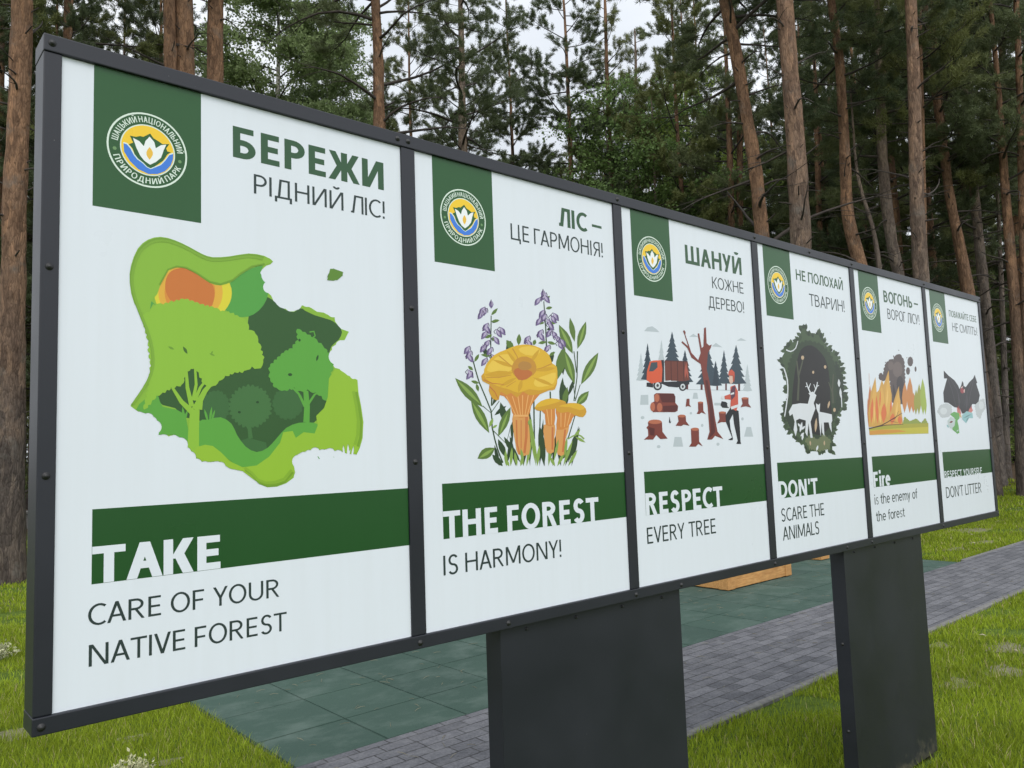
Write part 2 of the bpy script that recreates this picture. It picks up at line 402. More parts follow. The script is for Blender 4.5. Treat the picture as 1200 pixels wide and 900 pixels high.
def grass_field(name, seed, regions, mat):
    rg = np.random.default_rng(seed)
    mbg = MB()
    cx, cy = -0.35, -1.82
    for (x0, x1, y0, y1, dens, hgt, wid) in regions:
        n = int((x1 - x0) * (y1 - y0) * dens * 1.35)
        x = rg.uniform(x0, x1, n); y = rg.uniform(y0, y1, n)
        # keep off paving, mat, post feet; thin out in bare patches
        ok = ~((y > 1.095) & (y < np.where(x > 11.2, 2.42, 2.38)) & (x < 24)) & ~((x > 1.63) & (x < 11.25) & (y > 2.3) & (y < 9.4))
        for a, b_ in ((1.17, 2.04), (3.30, 4.19)):
            ok &= ~((x > a - .02) & (x < b_ + .02) & (y > -0.015) & (y < 0.09))
        f = np.sin(x * 1.7 + np.sin(y * 2.1)) * np.sin(y * 2.3 + np.sin(x * 1.3)) + 0.4 * np.sin(x * 5.1 + y * 3.7)
        bare = (f > 0.86)
        for bx, by, br in BARE:
            q = np.hypot(x - bx, (y - by) * 1.6) / br * (1 + .25 * np.sin(7 * x + 3 * y))
            ok &= ~((q < 1) & (rg.uniform(size=n) < .85 - .7 * q))
        ok &= ~(bare & (rg.uniform(size=n) < 0.85))
        x, y = x[ok], y[ok]; f = f[ok]; n = len(x)
        if n == 0: continue
        z = terr(x, y)
        h = hgt * rg.uniform(0.45, 1.25, n) * (1 - 0.25 * np.clip(f, 0, 1)); w = wid * .8 * rg.uniform(0.6, 1.3, n)
        az = rg.uniform(0, 2 * math.pi, n); ln = h * rg.uniform(0.15, 0.8, n); la = rg.uniform(0, 2 * math.pi, n)
        b = np.stack([x, y, z], -1); s = np.stack([np.cos(az), np.sin(az), 0 * az], -1) * w[:, None] / 2
        d = np.stack([np.cos(la), np.sin(la), 0 * la], -1)
        m1 = b + d * (ln * 0.35)[:, None]; m1[:, 2] += h * 0.55
        tp = b + d * ln[:, None]; tp[:, 2] += h
        V = np.stack([b - s, b + s, m1 + s * 0.8, m1 - s * 0.8, tp], 1).reshape(-1, 3)
        i = np.arange(n) * 5
        t = np.clip(0.5 + 0.16 * f + rg.normal(0, 0.22, n), 0, .93); t = np.where(rg.uniform(size=n) < .05, 1.0, t)
        mbg.add(V, np.stack([i, i + 1, i + 2, i + 3], -1), 0, t)
        mbg.add(V, np.stack([i + 3, i + 2, i + 4], -1), 0, t)
    return obj(name, mbg.mesh(name, mat, False, True))
g = grass_field('grass', 11, [
    (-0.5, 1.66, 1.6, 5.2, 5200, 0.062, 0.005), (-1.5, 2.6, 5.2, 9.0, 2600, 0.062, 0.007), (-2.5, 5.0, 9.4, 20.0, 700, 0.06, 0.014),
    (-1.5, 1.64, 2.2, 2.45, 3000, 0.05, 0.005),
    (1.4, 3.2, -0.4, 1.12, 4500, 0.06, 0.005), (3.2, 6.0, -0.9, 1.10, 4200, 0.062, 0.006), (6.0, 10.0, -1.5, 1.10, 2600, 0.06, 0.008), (10.0, 16.0, -3.0, 1.1, 1100, 0.06, 0.012),
    (11.25, 17.0, 2.43, 8.0, 1100, 0.06, 0.012), (17.0, 23.5, -2.5, 9.0, 420, 0.07, 0.02), (5, 20, 9.4, 17, 120, 0.07, 0.02)], GRASS)
tag(g, 'short bright green lawn grass round the board and path', 'grass', kind='stuff')
# ---------------------------------------------------------------- printed matter: flat fills on the panels
U = 0.85            # panel width in metres
STEP = 1.054        # panel pitch in panel widths
BASE = 1.43         # panel bottom above ground in panel widths
def P3(k, u, v, off): return ((k * STEP + u) * U, -off, (v + BASE) * U)

def fill(mb, polys, k, off, mat, cut=()):
    """union of flat polygons (u, v) on panel k as triangles lying off metres before its face"""
    vs_, fs = [], []; n_cut = 0
    for i_, p in enumerate(list(cut) + list(polys)):
        q = [p[0]]
        for a in p[1:]:
            if abs(a[0] - q[-1][0]) + abs(a[1] - q[-1][1]) > 2e-5: q.append(a)
        if len(q) > 3 and abs(q[0][0] - q[-1][0]) + abs(q[0][1] - q[-1][1]) < 2e-5: q.pop()
        if len(q) < 3: continue
        if sum(q[i - 1][0] * q[i][1] - q[i][0] * q[i - 1][1] for i in range(len(q))) < 0: q.reverse()
        if i_ < len(cut): n_cut = len(fs) + 1
        fs.append(list(range(len(vs_), len(vs_) + len(q)))); vs_ += [Vector((a * 100, b * 100)) for a, b in q]
    if not fs: return
    r = delaunay_2d_cdt(vs_, [], fs, 1, 1e-4)
    V = [P3(k, a.x / 100, a.y / 100, off) for a in r[0]]
    F = [t for t, og in zip(r[2], r[5]) if len(t) == 3 and og and min(og) >= n_cut]
    tri = []
    for t in F:
        a, b, c = (V[i] for i in t)
        ar = (b[0] - a[0]) * (c[2] - a[2]) - (c[0] - a[0]) * (b[2] - a[2])
        tri.append(t if ar > 0 else t[::-1])
    if tri: mb.add(V, tri, mat)

# ---- lettering: humanist sans drawn from bars, slants and arcs, cap height 1
def letter(ch, s, b):
    G = []
    t = s * 1.06
    def V(x, y0=0.0, y1=1.0, w=None): w = w or s; G.append([(x, y0), (x + w, y0), (x + w, y1), (x, y1)])
    def H(y, x0, x1): G.append([(x0, y), (x1, y), (x1, y + b), (x0, y + b)])
    def D(x0, y0, x1, y1, w=None): w = w or t; G.append([(x0, y0), (x0 + w, y0), (x1 + w, y1), (x1, y1)])
    def A(cx, cy, rx, ry, a0, a1):
        n = max(4, int(abs(a1 - a0) / 14)); an = [math.radians(a0 + (a1 - a0) * i / n) for i in range(n + 1)]
        o = [(cx + rx * math.cos(a), cy + ry * math.sin(a)) for a in an]
        i_ = [(cx + (rx - s) * math.cos(a), cy + (ry - b) * math.sin(a)) for a in an]
        if abs(a1 - a0) >= 360:
            for j in range(n): G.append([o[j], o[j + 1], i_[j + 1], i_[j]])
        else: G.append(o + i_[::-1])
    def bowl(y0, y1, w):
        ry = (y1 - y0) / 2; rx = max(min(ry * 1.0, w * 0.62), s * 1.05); cx = w - rx
        H(y1 - b, 0, cx); H(y0, 0, cx); A(cx, (y0 + y1) / 2, rx, ry, -90, 90)
    w = 0.6
    if ch == 'Б': w = .55; V(0); H(1 - b, 0, .5); bowl(0, .6, .55)
    elif ch in 'ВB': w = .56; V(0); bowl(0, .53 + b / 2, .56); bowl(.53 - b / 2, 1, .52)
    elif ch in 'РP': w = .54; V(0); bowl(.40, 1, .54)
    elif ch == 'R': w = .58; V(0); bowl(.44, 1, .54); D(.58 - t, 0, .22, .46)
    elif ch == 'Ь': w = .55; V(0); bowl(0, .6, .55)
    elif ch in 'ЕE': w = .47; V(0); H(0, 0, .47); H(.5 - b / 2, 0, .43); H(1 - b, 0, .46)
    elif ch == 'F': w = .45; V(0); H(.48 - b / 2, 0, .41); H(1 - b, 0, .45)
    elif ch == 'L': w = .43; V(0); H(0, 0, .43)
    elif ch in 'ТT': w = .58; H(1 - b, 0, .58); V(.29 - s / 2)
    elif ch == 'Г': w = .45; V(0); H(1 - b, 0, .45)
    elif ch == 'П': w = .64; V(0); V(w - s); H(1 - b, 0, w)
    elif ch in 'НH': w = .65; V(0); V(w - s); H(.53 - b / 2, 0, w)
    elif ch in 'ИЙ':
        w = .66; V(0); V(w - s); D(s * .25, 0, w - s * 1.3, 1)
        if ch == 'Й': A(w / 2, 1.27, .17, .16, 190, 350)
    elif ch == 'N': w = .66; V(0); V(w - s); D(w - s * 1.3, 0, s * .25, 1)
    elif ch in 'ІI': w = s; V(0)
    elif ch == 'Л': w = .62; V(w - s); H(1 - b, .17, w); D(.05, 0, .17, 1); G.append([(0, 0), (.09, 0), (.09, b), (0, b)])
    elif ch == 'Д': w = .74; D(.12, 0, .2, 1); V(.6 - s / 2); H(1 - b, .2, .6 + s / 2); H(0, 0, w); V(0, -.2, b); V(w - s, -.2, b)
    elif ch == 'Ц': w = .70; V(0); V(.62 - s); H(0, 0, w); V(w - s, -.2, b)
    elif ch == 'Ш': w = .90; V(0); V(w / 2 - s / 2); V(w - s); H(0, 0, w)
    elif ch in 'ОO': w = .74; A(.37, .5, .37, .52, 0, 360)
    elif ch in 'СC': w = .60; A(.38, .5, .38, .52, 52, 308)
    elif ch in 'АA': w = .66; D(0, 0, .33 - t / 2, 1); D(w - t, 0, .33 - t / 2, 1); H(.27, .12, .54)
    elif ch == 'У': w = .60; D(.12, 0, w - t, 1); D(.20, .34, 0, 1)
    elif ch == 'Y': w = .60; V(.3 - s / 2, 0, .46); D(.3 - t / 2, .42, 0, 1); D(.3 - t / 2, .42, w - t, 1)
    elif ch == 'V': w = .62; D(.31 - t / 2, 0, 0, 1); D(.31 - t / 2, 0, w - t, 1)
    elif ch in 'КK': w = .58; V(0); D(s * .75, .44, w - t * 1.1, 1, t * 1.1); D(w - t * 1.1, 0, s * 1.0, .58, t * 1.1)
    elif ch == 'Ж': w = .90; c = .45; V(c - s / 2); D(0, 0, c - t, .56); D(w - t, 0, c, .56); D(c - t, .44, .02, 1); D(c, .44, w - t - .02, 1)
    elif ch in 'ХX': w = .60; D(0, 0, w - t, 1); D(w - t, 0, 0, 1)
    elif ch in 'МM': w = .82; V(0); V(w - s); D(.41 - t / 2, .1, s * .15, 1); D(.41 - t / 2, .1, w - s * .15 - t, 1)
    elif ch == 'Я':
        w = .57; V(0); bowl(.42, 1, .55); D(.55 - t, 0, .22, .46); G = [[(w - x, y) for x, y in p] for p in G]
    elif ch in 'Ss':
        w = .50; ry = (1.04 + b) / 4
        A(.26, 1.02 - ry, .24, ry, 28, 270); A(.24, -.02 + ry, .25, ry, -152, 90)
        if ch == 's': G = [[(x * .74 + (0 if x < .25 else .0), y * .70) for x, y in p] for p in G]; w = .37
    elif ch == 'U': w = .63; V(0, .34, 1); V(w - s, .34, 1); A(w / 2, .35, w / 2, .37, 180, 360)
    elif ch == 'D': w = .66; V(0); H(1 - b, 0, .28); H(0, 0, .28); A(.28, .5, .38, .5, -90, 90)
    elif ch == '!': w = s; V(0, .31, 1); V(0, 0, b * 1.25)
    elif ch == '–': w = .5; H(.34, 0, .5)
    elif ch == "'": w = s * .8; V(0, .66, 1, s * .8)
    elif ch == 'i': w = s; V(0, 0, .71); V(0, .86, .86 + b * 1.2)
    elif ch == 'r': w = .32; V(0, 0, .71); A(.30, .42, .30, .30, 88, 176)
    elif ch == 'e': w = .52; A(.26, .355, .26, .37, 0, 312); G.append([(.06, .31), (.52, .31), (.52, .31 + b * .9), (.06, .31 + b * .9)])
    elif ch == 't': w = .33; V(.10, .10, .9); H(.71 - b, 0, .33); A(.10 + .2, .18, .2, .19, 180, 285)
    elif ch == 'h': w = .51; V(0, 0, 1.04); A(.255, .44, .255, .28, 0, 178); V(w - s, 0, .45)
    elif ch == 'n': w = .51; V(0, 0, .71); A(.255, .44, .255, .28, 0, 178); V(w - s, 0, .45)
    elif ch == 'm': w = .80; V(0, 0, .71); A(.20 + s / 4, .44, .20 + s / 4, .28, 0, 178); V(.4 - s / 2, 0, .45); A(.60 - s / 4, .44, .20 + s / 4, .28, 0, 178); V(w - s, 0, .45)
    elif ch == 'y': w = .50; D(.08, -.28, w - t, .71); D(.19, .02, 0, .71)
    elif ch == 'o': w = .56; A(.28, .355, .28, .37, 0, 360)
    elif ch == 'f': w = .34; V(.10, 0, .84); A(.10 + .24, .80, .24, .25, 95, 180); H(.71 - b, 0, .34)
    return G, w
SLANT = set('АAУYVТTКKЖХXЛГLyrft')
def line_of_text(text, s, b, gap=0.13):
    x = 0; out = []; prev = None
    for ch in text:
        if ch == ' ': x += 0.36; prev = None; continue
        g, w = letter(ch, s, b)
        if prev:
            d = gap - (0.055 if ch in SLANT else 0) - (0.055 if prev in SLANT else 0) - (0.03 if ch in 'ОOСCeo' else 0) - (0.03 if prev in 'ОOСCeoРPЬD' else 0)
            x += max(d, 0.02)
        out.append((x, g)); x += w; prev = ch
    return out, x
def text_polys(text, u0, u1, v0, v1, wt):
    cap = v1 - v0
    L, W = line_of_text(text, wt, wt * 0.86)
    xs = (u1 - u0) / (W * cap)
    L, W = line_of_text(text, wt / (0.35 + 0.65 * xs), wt * 0.86)
    k = (u1 - u0) / W
    return [[(u0 + (x + a) * k, v0 + b_ * cap) for a, b_ in p] for x, G in L for p in G]

GREEN_T = (50, 82, 56); DARK_T = (46, 58, 57); BAND = (32, 74, 34); WHITE = (208, 214, 221)
TEXTS = [
 [('БЕРЕЖИ', .434, .934, 1.4378, 1.5296, .215, 0), ('РІДНИЙ ЛІС!', .495, .935, 1.3425, 1.4003, .118, 0),
  ('TAKE', .0815, .395, .2868, .3760, .235, 1), ('CARE OF YOUR', .074, .561, .1878, .2380, .125, 2), ('NATIVE FOREST', .0765, .5825, .0915, .1428, .125, 2)],
 [('ЛІС', .682, .843, 1.4530, 1.5290, .20, 0), ('–', .872, .930, 1.4555, 1.529, .17, 0), ('ЦЕ ГАРМОНІЯ!', .426, .930, 1.3592, 1.4203, .118, 0),
  ('THE FOREST', .0815, .837, .2912, .3820, .225, 1), ('IS HARMONY!', .0775, .622, .1733, .2373, .125, 2)],
 [('ШАНУЙ', .442, .904, 1.4115, 1.4995, .21, 0), ('КОЖНЕ', .643, .909, 1.3176, 1.3733, .118, 0), ('ДЕРЕВО!', .604, .9035, 1.2200, 1.2758, .118, 0),
  ('RESPECT', .0715, .628, .2868, .3785, .225, 1), ('EVERY TREE', .070, .560, .1692, .2363, .125, 2)],
 [('НЕ ПОЛОХАЙ', .380, .9145, 1.4526, 1.5114, .175, 0), ('ТВАРИН!', .507, .915, 1.3218, 1.3897, .118, 0),
  ("DON'T", .065, .460, .2886, .3748, .225, 1), ('SCARE THE', .074, .511, .1723, .2377, .125, 2), ('ANIMALS', .076, .4445, .0780, .1457, .125, 2)],
 [('ВОГОНЬ', .399, .831, 1.4367, 1.5128, .20, 0), ('–', .860, .926, 1.442, 1.515, .17, 0), ('ВОРОГ ЛІСУ!', .437, .926, 1.3322, 1.3997, .118, 0),
  ('Fire', .071, .298, .2884, .3773, .225, 1), ('is the enemy of', .0650, .673, .1845, .2450, .13, 2), ('the forest', .069, .463, .0846, .1440, .13, 2)],
 [('ПОВАЖАЙТЕ СЕБЕ', .409, .946, 1.4378, 1.4846, .15, 0), ('НЕ СМІТІТЬ!', .451, .942, 1.3348, 1.3964, .118, 0),
  ('RESPECT YOURSELF', .086, .79, .2912, .3370, .185, 1), ("DON'T LITTER", .087, .747, .1546, .2280, .125, 2)],
]
LBL = ['first panel, cut-paper picture of trees and lake in greens', 'panel with yellow chanterelle mushrooms and purple flowers', 'panel with loggers, orange truck and stumps',
       'panel with white deer in a dark wreath of leaves', 'panel with burning forest and black smoke', 'last panel, black bat over scattered litter']
RTV = [(1.2288, .0735, .3443), (1.227, .0755, .343), (1.221, .063, .3315), (1.227, .0575, .3257), (1.2318, .066, .332), (1.2327, .0785, .3515)]
BV = [(.0808, .286, .4670), (.081, .2912, .4738), (.0703, .2868, .469), (.0650, .2890, .470), (.0690, .287, .469), (.078, .2912, .468)]
EC = [(.2055, 1.4035), (.206, 1.4035), (.196, 1.397), (.188, 1.401), (.194, 1.408), (.205, 1.410)]

board = tag(bpy.data.objects.new('information_board', None), 'long dark grey framed board of six white forest-rule panels on two wide posts', 'information board')
COL.objects.link(board)
board.location = (2.66, 0.04, 0)
BX = (-2.66, -0.04, 0)      # parts are drawn in place
def bpart(name, me, parent=None):
    o = obj(name, me, parent or board); o.location = BX if parent is None else (0, 0, 0); return o

# frame: front strips, mullions, rim and back sheet
W6 = (5 * STEP + 1) * U; Z0 = BASE * U; Z1 = (BASE + 1.6) * U; E_ = 0.0355
def boxes(bs, name, mat, bw=0.0025):
    mb = MB()
    for b in bs: mb.box(*b)
    me = mb.mesh(name, mat); return bevel(me, bw, 2)
fr = [(-E_, W6 + E_, -0.0085, 0.080, Z1, Z1 + E_ + .002), (-E_, W6 + E_, -0.0085, 0.080, Z0 - E_, Z0),
      (-E_ + .001, -0.0, -0.006, 0.079, Z0 + .0006, Z1 - .0006), (W6, W6 + E_ - .001, -0.006, 0.079, Z0 + .0006, Z1 - .0006)]
for k in range(5):
    x0 = (k * STEP + 1) * U; fr.append((x0, x0 + (STEP - 1) * U, -0.006, 0.03, Z0 + .0006, Z1 - .0006))
fr.append((0.001, W6 - .001, 0.0765, 0.0785, Z0 + .001, Z1 - .001))
frame = bpart('frame', boxes(fr, 'frame', PAINT))
# bolts
def bolt_mesh():
    mb = MB(); n = 10; prof = [(0.0, -0.0055), (0.004, -0.005), (0.0065, -0.003), (0.0078, 0.0), (0.0115, 0.0004), (0.0115, 0.0018)]
    V = []; F = []
    for r, y in prof:
        for i in range(n): a = 2 * math.pi * i / n; V.append((r * math.cos(a), y, r * math.sin(a)))
    for j in range(len(prof) - 1):
        for i in range(n): F.append((j * n + i, j * n + (i + 1) % n, (j + 1) * n + (i + 1) % n, (j + 1) * n + i))
    mb.add(V, F); return mb.mesh('bolt', BOLT, True)
bm_ = bolt_mesh()
bp = []
for v, y in ((1.622, -.0095), (-.0225, -.0095)):
    bp += [(-.023, v, y), (6.293, v, y)] + [((k + 1) * STEP - .027, v, y) for k in range(5)]
bp += [(-.021, v, -.007) for v in (.553, 1.058)] + [(6.291, v, -.007) for v in (.553, 1.058)]
bp += [((k + 1) * STEP - .027, v, -.007) for k in range(5) for v in (.55, 1.055)]
bp += [(.985, 1.622, -.0095), (3.689, 1.624, -.0095), (1.397, -.0225, -.0095), (2.38, -.024, -.0095), (3.885, -.0225, -.0095)]
for u, v, y in bp:
    o = obj('bolt', bm_, frame); o.location = (u * U, y, (v + BASE) * U); o.scale = (.7, .75, .7)

# posts: folded sheet boxes on two feet
for xa, xb in ((1.378, 2.395), (3.886, 4.926)):
    x0, x1 = xa * U, xb * U
    me = boxes([(x0, x1, 0.0125, 0.0155, .030, Z0 - E_ + .002), (x0 + .0005, x0 + .003, .0155, 0.082, .030, Z0 - E_ + .002), (x1 - .003, x1 - .0005, .0155, 0.082, .030, Z0 - E_ + .002),
                (x0 + .004, x1 - .004, .078, .0805, .030, Z0 - E_ + .002), (x0 + .0008, x0 + .0022, .012, .0124, .03, .031)], 'post', PAINT, .0008)
    po = bpart('post', me)
    for xf in (x0 + .03, x1 - .08): obj('foot', boxes([(xf, xf + .05, .022, .072, -.05, .06)], 'foot', PAINT, .002), po)
    for q in (.12, .37, .63, .88):
        o = obj('bolt', bm_, po); o.location = (x0 + (x1 - x0) * q, .0105, Z0 - E_ - .018); o.scale = (.5, .8, .5)
    for z in (.34, .74):
        o = obj('bolt', bm_, po); o.location = (x0 - .0002, .05, z); o.rotation_euler = (0, 0, -math.pi / 2); o.scale = (.7, .8, .7)

